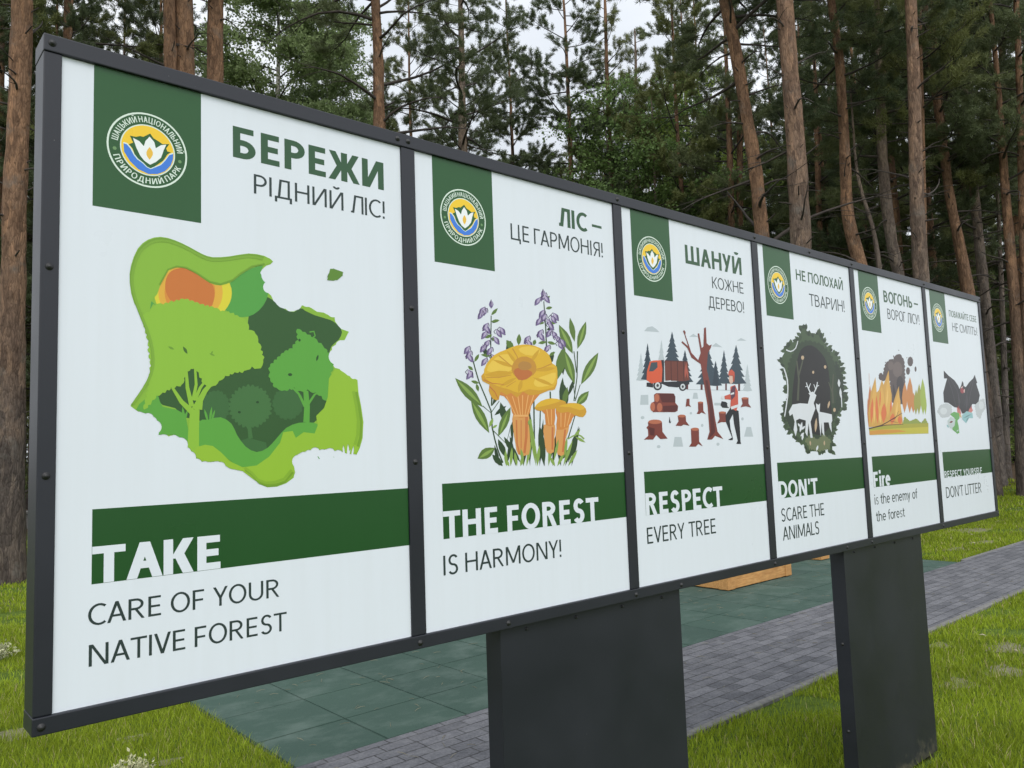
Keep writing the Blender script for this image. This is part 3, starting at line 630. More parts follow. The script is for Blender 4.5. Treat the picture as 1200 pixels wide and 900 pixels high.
ART={}
ART[0]=[
((141,188,62),['1660 7220 1733 7331 1831 7487 1935 7657 2034 7841 2108 8027 2155 8230 2162 8467 2137 8722 2080 8978 1996 9247 1880 9543 1764 9843 1678 10132 1624 10403 1619 10636 1652 10859 1720 11110 1816 11338 1930 11496 2062 11609 2212 11691 2376 11734 2547 11735 2729 11704 2927 11646 3124 11573 3298 11497 3460 11430 3601 11388 3759 11375 3985 11408 4242 11469 4514 11554 4785 11627 5035 11641 5250 11619 5412 11553 5515 11488 5390 11351 5332 11251 5191 11233 5124 11114 5151 10970 5263 10901 5243 10733 5317 10585 5449 10471 5524 10312 5647 10232 5773 10226 5869 10142 5985 10060 6143 10075 6282 10153 6354 10273 6555 10283 6707 10231 6890 10134 7118 10126 7305 10046 7475 10042 7493 9888 7598 9760 7703 9671 7962 9603 7872 9449 7805 9327 7654 9317 7545 9194 7374 9086 7371 8952 7285 8812 7334 8623 7458 8456 7617 8425 7743 8295 7935 8225 8042 8131 8228 8108 8253 7718 8343 7281 8410 6794 8378 6309 8273 6001 8148 5783 8066 6025 7996 5759 7912 5885 7866 5725 7762 5889 7676 5825 7509 5943 7340 5891 7197 6007 7011 5955 6849 6034 6706 5926 6567 5985 6406 5861 6249 5883 6150 5777 6052 5654 6098 5507 6126 5343 6095 5200 5853 5042 5568 4959 5288 4957 5051 5057 4853 5276 4657 5424 4436 5485 4218 5528 4149 5668 4011 5707 3892 5779 3747 5716 3621 5737 3504 5707 3372 5779 3273 5865 3257 5983 3126 6052 3061 6154 3061 6286 2948 6388 2820 6456 2724 6473 2598 6409 2488 6476 2347 6478 2394 6607 2378 6738 2315 6868 2206 6982 2083 7030 1977 7086 1871 7061 1780 7125']),
((54,92,48),['4774 9822 4907 10050 5052 10192 5193 10341 5335 10422 5477 10359 5619 10248 5765 10160 5907 10090 6036 10055 6152 10057 6240 10123 6343 10187 6510 10173 6705 10126 6913 10062 7116 9991 7286 9937 7429 9883 7537 9816 7619 9743 7690 9665 7723 9575 7690 9458 7611 9334 7480 9223 7353 9104 7292 8953 7274 8793 7322 8651 7364 8490 7312 8286 7241 8027 7227 7659 7176 7286 7021 7024 6759 6797 6332 6564 5867 6345 5467 6117 5112 5959 4845 5944 4571 6060 4194 6383 3792 6716 3386 6846 3045 6927 2878 7059 2762 7175 2595 7217 2446 7254 2344 7339 2313 7457 2399 7599 2562 7792 2772 8127 3043 8396 3400 8280 3795 8173 4224 8470 4587 8914 4714 9392']),
((88,164,72),['3973 10103 4030 10358 4167 10620 4327 10799 4508 10946 4691 11091 4874 11210 5070 11298 5210 11327 5181 11241 5124 11114 5178 11003 5245 10899 5255 10817 5262 10735 5319 10638 5355 10516 5302 10338 5201 10152 5066 9995 4911 9871 4753 9795 4592 9762 4435 9768 4279 9823 4094 9935','2079 9667 2147 9989 2288 9869 2202 9911','6344 10282 6705 10088 7219 9923 7482 9868 7723 9575 7962 9603 7740 9304 7481 9770 7116 9981']),
((140,186,60),['6304 10278 6555 10283 6890 10134 7475 10042 7493 9888 7220 9942 6806 10021 6503 10127']),
((226,214,60),['4291 10420 4276 10284 4236 10150 4169 10020 4080 9898 3969 9787 3841 9690 3698 9609 3545 9547 3386 9503 3224 9480 3064 9476 2909 9494 2764 9530 2630 9585 2512 9657 2412 9744 2331 9844 2272 9954 2236 10073 2224 10197 2235 10324 2270 10451 2329 10574 2408 10692 2509 10801 2627 10900 2761 10984 2907 11053 3063 11104 3224 11136 3387 11147 3547 11137 3701 11107 3844 11056 3973 10986 4083 10898 4172 10795 4238 10678 4278 10552']),
((230,178,66),['4035 10410 4021 10267 3980 10126 3913 9992 3824 9868 3715 9759 3589 9668 3452 9598 3306 9550 3158 9525 3011 9525 2869 9548 2738 9594 2619 9662 2518 9748 2436 9850 2376 9966 2339 10092 2326 10225 2338 10360 2374 10494 2433 10624 2515 10745 2616 10854 2735 10948 2867 11023 3009 11078 3157 11109 3307 11117 3453 11100 3591 11059 3717 10994 3827 10908 3916 10803 3981 10682 4022 10550']),
((222,146,62),['3826 10405 3812 10259 3772 10117 3708 9984 3622 9865 3517 9765 3399 9687 3272 9635 3141 9610 3011 9612 2887 9642 2774 9698 2675 9777 2594 9877 2534 9993 2497 10122 2484 10259 2496 10398 2532 10536 2592 10666 2672 10784 2771 10885 2885 10967 3010 11024 3141 11055 3272 11058 3400 11033 3519 10981 3623 10903 3709 10801 3774 10681 3813 10547']),
((208,122,58),['2604 10094 2555 10176 2525 10254 2507 10337 2500 10430 2505 10527 2523 10618 2553 10699 2596 10774 2650 10837 2714 10886 2789 10924 2877 10952 2985 10974 3106 10986 3224 10979 3336 10946 3446 10893 3544 10828 3632 10750 3710 10660 3766 10565 3797 10467 3806 10365 3800 10261 3784 10154 3752 10046 3696 9945 3611 9843 3503 9750 3374 9699 3213 9708 3033 9759 2879 9825 2765 9905 2674 10001']),
((141,188,62),['1741 9866 1661 10123 1624 10403 1621 10635 1652 10859 1720 11110 1816 11338 1930 11496 2062 11609 2212 11691 2376 11734 2547 11735 2729 11704 2927 11646 3124 11573 3298 11497 3460 11430 3601 11388 3759 11375 3985 11408 4242 11469 4514 11554 4785 11627 5035 11641 5250 11619 5428 11561 5515 11488 5433 11431 5267 11372 5075 11308 4874 11228 4704 11113 4553 10988 4433 10869 4310 10761 4146 10667 3974 10606 3823 10602 3672 10642 3502 10734 3333 10837 3181 10908 3041 10956 2914 10972 2796 10958 2678 10923 2570 10844 2475 10680 2396 10493 2348 10334 2302 10189 2223 10076 2147 9956 2120 9737 2071 9583 1908 9668']),
((64,108,60),['4198 7233 4229 7184 4223 7137 4163 7105 4193 7056 4192 7009 4127 6978 4122 6929 4104 6886 4036 6900 4040 6841 3995 6829 3946 6822 3912 6794 3873 6781 3835 6822 3802 6801 3763 6792 3725 6822 3668 6810 3636 6836 3636 6899 3582 6890 3561 6928 3548 6976 3515 7007 3504 7051 3514 7100 3479 7131 3464 7173 3481 7225 3448 7274 3472 7314 3515 7350 3491 7396 3494 7442 3549 7475 3545 7534 3577 7560 3637 7555 3634 7613 3674 7631 3726 7634 3759 7661 3798 7664 3837 7637 3870 7667 3909 7682 3948 7640 4002 7648 4029 7617 4039 7563 4095 7575 4123 7544 4129 7487 4173 7458 4197 7417 4164 7360 4222 7335 4210 7284','6396 7351 6431 7296 6392 7255 6349 7215 6369 7164 6364 7113 6302 7079 6281 7035 6244 6999 6183 6995 6165 6947 6138 6900 6065 6911 6021 6860 5971 6875 5921 6911 5878 6873 5828 6860 5778 6911 5716 6900 5671 6923 5665 6993 5616 6999 5555 7000 5552 7074 5507 7104 5479 7146 5510 7206 5465 7236 5427 7274 5468 7338 5450 7386 5462 7434 5512 7471 5502 7518 5512 7566 5557 7605 5559 7671 5613 7683 5672 7690 5674 7756 5720 7779 5788 7775 5831 7805 5881 7823 5931 7779 5974 7816 6025 7821 6075 7783 6143 7800 6168 7752 6191 7702 6258 7717 6287 7673 6309 7621 6375 7597 6385 7548 6352 7486 6392 7454 6422 7411','4352 6238 4752 6361 5253 6221 5297 5954 4394 6021']),
((70,116,64),['5392 7247 5454 7194 5424 7155 5361 7122 5431 7068 5422 7024 5330 6997 5348 6935 5325 6895 5247 6898 5265 6835 5234 6802 5164 6799 5146 6748 5111 6714 5046 6744 5043 6660 4999 6648 4928 6690 4889 6643 4844 6650 4799 6691 4760 6625 4715 6612 4671 6691 4607 6648 4564 6660 4557 6746 4496 6708 4450 6715 4443 6800 4370 6790 4354 6832 4365 6897 4290 6885 4260 6916 4288 6993 4208 7013 4204 7056 4260 7113 4221 7142 4182 7177 4233 7233 4182 7282 4195 7324 4261 7354 4211 7403 4207 7448 4290 7476 4266 7541 4284 7583 4368 7574 4355 7632 4359 7685 4447 7674 4455 7746 4485 7785 4562 7731 4573 7797 4610 7823 4677 7788 4716 7858 4762 7874 4806 7792 4845 7856 4891 7866 4936 7795 4989 7816 5046 7831 5053 7744 5117 7785 5156 7762 5171 7691 5250 7705 5280 7672 5253 7594 5305 7586 5343 7558 5335 7495 5406 7473 5402 7426 5363 7371 5434 7348 5421 7299','4701 6794 4743 6337 4869 6349 4808 6806']),
((40,74,38),['4532 7079 4519 7055 4488 7044 4457 7054 4444 7079 4457 7104 4488 7114 4520 7104','5059 7367 5045 7342 5013 7331 4980 7341 4967 7366 4981 7391 5013 7402 5046 7392','6062 8192 6044 8165 6003 8153 5962 8162 5945 8187 5962 8214 6004 8226 6045 8217']),
((96,168,66),['1795 7125 1870 7267 2021 7410 2144 7506 2250 7553 2305 7530 2344 7457 2379 7334 2446 7213 2615 7172 2803 7134 2943 7051 3045 6902 3105 6577 3094 6302 2958 6350 2764 6473 2531 6473 2347 6478 2358 6560 2393 6681 2311 6835 2176 6982 1957 7055','3356 6802 3468 6871 3623 6869 3791 6919 3963 6938 4127 6871 4266 6757 4344 6614 4414 6453 4527 6277 4661 6119 4813 6013 4975 5962 5138 5988 5298 6069 5442 6198 5581 6349 5719 6500 5870 6635 6052 6725 6260 6779 6519 6798 6759 6778 6915 6711 6980 6609 6918 6459 6753 6332 6467 6336 6157 6341 5929 6234 5721 6078 5515 5876 5295 5688 5021 5572 4747 5524 4516 5572 4305 5679 4108 5833 3918 5990 3715 6099 3538 6168 3423 6137 3356 6164 3328 6478','6245 9559 6312 9561 6370 9531 6414 9478 6473 9488 6522 9464 6554 9413 6609 9415 6668 9408 6694 9347 6790 9335 6871 9284 6917 9191 7016 9185 7069 9109 7121 9033 7178 9017 7218 8981 7213 8914 7286 8909 7309 8861 7306 8794 7363 8762 7363 8705 7345 8643 7393 8608 7421 8558 7385 8491 7416 8423 7384 8361 7318 8307 7344 8240 7316 8177 7253 8123 7295 8071 7294 8010 7239 7951 7294 7899 7283 7839 7226 7780 7278 7727 7246 7668 7213 7609 7254 7556 7257 7496 7200 7438 7108 7449 7027 7489 6995 7585 6922 7584 6863 7622 6823 7685 6720 7661 6631 7705 6551 7772 6490 7706 6405 7693 6312 7719 6225 7706 6166 7752 6126 7825 6092 7780 6049 7737 5979 7775 5945 7731 5898 7704 5833 7726 5743 7706 5654 7730 5576 7792 5508 7805 5469 7848 5483 7925 5422 7943 5393 7991 5390 8057 5343 8107 5357 8168 5391 8229 5364 8280 5332 8338 5393 8401 5395 8460 5431 8497 5498 8506 5500 8565 5529 8608 5603 8611 5602 8673 5646 8704 5709 8718 5717 8771 5753 8810 5816 8825 5840 8878 5887 8904 5953 8897 5975 8954 6030 8967 6090 8970 6085 9028 6098 9086 6180 9106 6173 9166 6217 9207 6271 9242 6229 9284 6215 9338 6258 9401 6210 9441 6205 9496','6598 6793 6615 7263 6571 7732 6411 7716 6435 7257 6399 6801','6505 7278 6300 7645 6046 7867 6011 7833 6242 7607 6424 7240','6578 7286 6796 7598 6971 7716 6943 7754 6747 7638 6512 7327','6639 9471 6765 9504 6796 9399 6681 9304 6706 9276 6838 9389 6792 9543 6632 9517','3004 6802 3015 6910 3012 7016 2987 7118 2947 7219 2936 7111 2940 7005 2964 6903','2980 6802 3028 6878 3063 6959 3081 7045 3085 7136 3037 7060 3002 6979 2984 6893','3623 6801 3621 6897 3605 6989 3571 7075 3523 7157 3525 7062 3541 6970 3575 6884','3665 6801 3704 6904 3729 7009 3734 7118 3725 7228 3686 7124 3662 7019 3656 6911','3707 6801 3753 6880 3787 6963 3804 7051 3810 7143 3764 7063 3730 6980 3713 6892']),
((44,84,40),['6071 8192 6051 8159 6003 8143 5955 8155 5935 8187 5955 8220 6004 8235 6052 8224','6847 8628 6888 8673 6914 8721 6920 8774 6912 8830 6871 8784 6845 8736 6839 8683','6351 9229 6330 9187 6290 9185 6271 9224 6291 9266 6331 9268']),
((146,194,62),['1984 7127 1966 7181 1973 7239 2015 7289 2002 7342 2007 7400 2047 7451 2037 7504 2024 7566 2079 7615 2059 7669 2071 7727 2111 7778 2073 7831 2095 7887 2125 7942 2097 7994 2100 8051 2140 8106 2122 8157 2112 8216 2155 8271 2130 8317 2117 8373 2138 8434 2095 8477 2088 8534 2122 8598 2080 8641 2063 8696 2106 8761 2065 8804 2073 8864 2090 8925 2055 8965 2026 9017 2051 9087 2003 9123 2001 9183 2011 9248 1959 9283 1962 9345 1972 9410 1932 9448 1922 9506 1933 9571 1974 9623 2031 9667 2102 9686 2128 9752 2175 9817 2241 9865 2301 9921 2377 9950 2461 9920 2492 9964 2536 9981 2588 9966 2619 10012 2659 10046 2717 10013 2754 10048 2799 10087 2858 10061 2893 10112 2942 10130 3001 10110 3052 10137 3101 10133 3137 10081 3188 10108 3235 10093 3274 10051 3326 10074 3370 10053 3408 10013 3459 10032 3512 10034 3543 9974 3588 10013 3633 10013 3671 9964 3716 10002 3759 9985 3799 9955 3869 9966 3927 9932 3972 9874 4018 9905 4064 9900 4103 9860 4147 9878 4198 9899 4235 9846 4285 9856 4344 9869 4368 9800 4419 9813 4466 9797 4502 9754 4585 9755 4660 9723 4700 9636 4760 9586 4781 9508 4771 9418 4848 9416 4925 9393 4972 9316 5026 9256 5047 9171 5044 9078 5106 9027 5142 8953 5116 8857 5174 8832 5182 8783 5152 8724 5202 8696 5225 8652 5189 8590 5190 8508 5164 8418 5112 8335 5030 8325 4933 8309 4855 8377 4809 8299 4719 8269 4628 8243 4594 8189 4547 8184 4494 8219 4458 8178 4411 8178 4361 8196 4330 8156 4288 8126 4228 8139 4206 8079 4153 8075 4097 8081 4063 8016 4002 7965 3923 7936 3889 7870 3837 7809 3752 7785 3679 7749 3607 7774 3540 7821 3480 7850 3447 7905 3457 7983 3390 8009 3379 8075 3373 8145 3323 8179 3281 8228 3290 8306 3265 8262 3223 8233 3166 8233 3142 8188 3098 8163 3044 8160 3070 8093 3038 8034 2987 7981 3000 7918 2979 7856 2930 7803 2898 7753 2847 7752 2793 7766 2761 7717 2717 7691 2658 7728 2642 7680 2615 7637 2551 7655 2530 7615 2506 7569 2445 7583 2407 7538 2360 7492 2289 7497 2283 7438 2246 7395 2187 7373 2171 7321 2156 7260 2085 7249 2086 7183 2036 7154','3380 6000 3381 6627 3397 7131 3151 7145 3102 6642 3070 6017','3281 7115 2967 7381 2708 7748 2655 7711 2879 7306 3168 6992','3255 7237 3125 7732 3076 8231 3011 8224 3028 7715 3128 7205','3273 7381 3346 7813 3303 8309 3245 8302 3268 7815 3176 7399','3354 7095 3596 7615 3827 7931 3762 7985 3484 7687 3194 7181','3319 7372 3450 7715 3564 7890 3517 7924 3380 7751 3228 7410','3464 7133 3496 7465 3653 7720 3596 7757 3417 7492 3365 7145']),
((112,158,52),['2575 8807 2605 8767 2641 8739 2685 8730 2735 8733 2705 8773 2669 8801 2625 8810','3660 8684 3691 8652 3726 8630 3768 8622 3813 8624 3782 8656 3747 8678 3706 8686','3694 8652 3724 8671 3746 8695 3758 8725 3762 8759 3733 8740 3710 8717 3698 8686']),
((70,110,44),['2961 8831 2965 8765 2983 8709 3022 8667 3076 8635 3072 8700 3054 8756 3015 8798','7240 11224 7324 11291 7393 11366 7443 11452 7479 11547 7395 11479 7325 11403 7276 11317']),
((152,194,56),['3356 6147 3538 6194 3748 6156 3961 5989 4218 5725 4569 5549 4973 5585 5342 5820 5674 6213 5773 6509 6062 6542 6157 6341 6405 6503 6754 6462 6859 6703 6813 6983 7072 7219 7202 7552 7253 8123 7457 8418 7616 8405 7935 8225 8228 8108 8253 7718 8343 7281 8410 6794 8332 6212 8148 5812 7676 5844 7197 6007 6707 5945 6249 5883 6052 5654 6126 5343 5853 5068 5288 4974 4924 5168 4568 5445 4218 5528 3892 5745 3505 5724 3290 5882 3224 6008']),
((98,140,52),['7261 11226 7432 11174 7582 11184 7702 11285 7801 11450 7627 11501 7476 11489 7358 11389','7351 11511 7479 11527 7779 11467 7777 11348 7472 11154 7239 11145']),
((118,162,52),['1708 7226 1780 7337 1877 7491 1981 7659 2079 7843 2154 8029 2201 8234 2209 8473 2184 8727 2127 8982 2043 9249 1928 9542 1814 9837 1730 10120 1678 10384 1673 10610 1704 10826 1771 11069 1864 11290 1972 11439 2097 11546 2240 11623 2396 11665 2560 11665 2737 11634 2930 11577 3122 11505 3293 11430 3454 11363 3596 11321 3758 11308 3983 11341 4238 11400 4507 11483 4770 11554 5011 11567 5220 11545 5234 11600 5020 11622 4769 11608 4499 11536 4231 11452 3981 11393 3762 11361 3612 11373 3476 11414 3317 11480 3145 11555 2951 11627 2753 11685 2571 11716 2397 11716 2230 11671 2076 11588 1941 11472 1825 11311 1728 11082 1660 10832 1627 10608 1633 10373 1686 10103 1771 9817 1886 9520 2000 9229 2082 8966 2138 8716 2162 8469 2155 8239 2110 8043 2038 7864 1942 7684 1840 7518 1743 7364 1672 7254']),
((130,175,57),['1748 7245 1819 7354 1915 7506 2017 7671 2114 7853 2188 8038 2235 8241 2243 8477 2218 8728 2162 8980 2080 9244 1966 9532 1854 9822 1771 10100 1720 10359 1715 10579 1746 10790 1812 11028 1902 11243 2007 11388 2129 11492 2268 11566 2419 11606 2579 11606 2752 11575 2941 11519 3130 11449 3298 11374 3456 11308 3597 11266 3758 11253 3981 11285 4232 11343 4495 11424 4753 11493 4987 11505 5192 11483 5211 11557 4999 11579 4751 11565 4485 11494 4222 11413 3977 11355 3763 11324 3617 11336 3485 11376 3330 11440 3161 11515 2969 11586 2774 11643 2593 11675 2420 11674 2254 11630 2101 11548 1966 11432 1851 11272 1755 11045 1687 10798 1655 10576 1660 10344 1713 10077 1797 9795 1909 9503 2022 9217 2102 8958 2157 8714 2181 8471 2174 8247 2130 8056 2060 7881 1965 7704 1865 7541 1770 7390 1699 7282']),
((122,164,46),['8135 7726 8223 7298 8288 6824 8257 6355 8155 6058 8239 6035 8344 6343 8376 6828 8310 7312 8221 7744','6034 5374 5801 5125 5533 5048 5270 5045 5050 5137 4858 5350 4662 5497 4625 5450 4815 5307 5013 5089 5260 4984 5547 4986 5840 5073 6085 5332']),
((138,180,52),['8029 7747 8115 7329 8179 6867 8149 6409 8050 6119 8144 6094 8246 6396 8278 6871 8213 7345 8126 7767','5984 5445 5757 5201 5498 5126 5242 5122 5028 5211 4841 5419 4648 5564 4606 5509 4792 5370 4986 5156 5231 5053 5513 5056 5802 5142 6043 5397']),
((120,164,52),['2374 10430 2585 10865 2798 10972 3035 10969 3322 10852 3663 10656 3976 10620 4321 10778 4566 11007 4883 11245 5253 11366 5244 11410 4866 11285 4540 11041 4300 10815 3973 10664 3681 10698 3344 10892 3048 11012 2793 11014 2555 10891 2339 10446']),
]
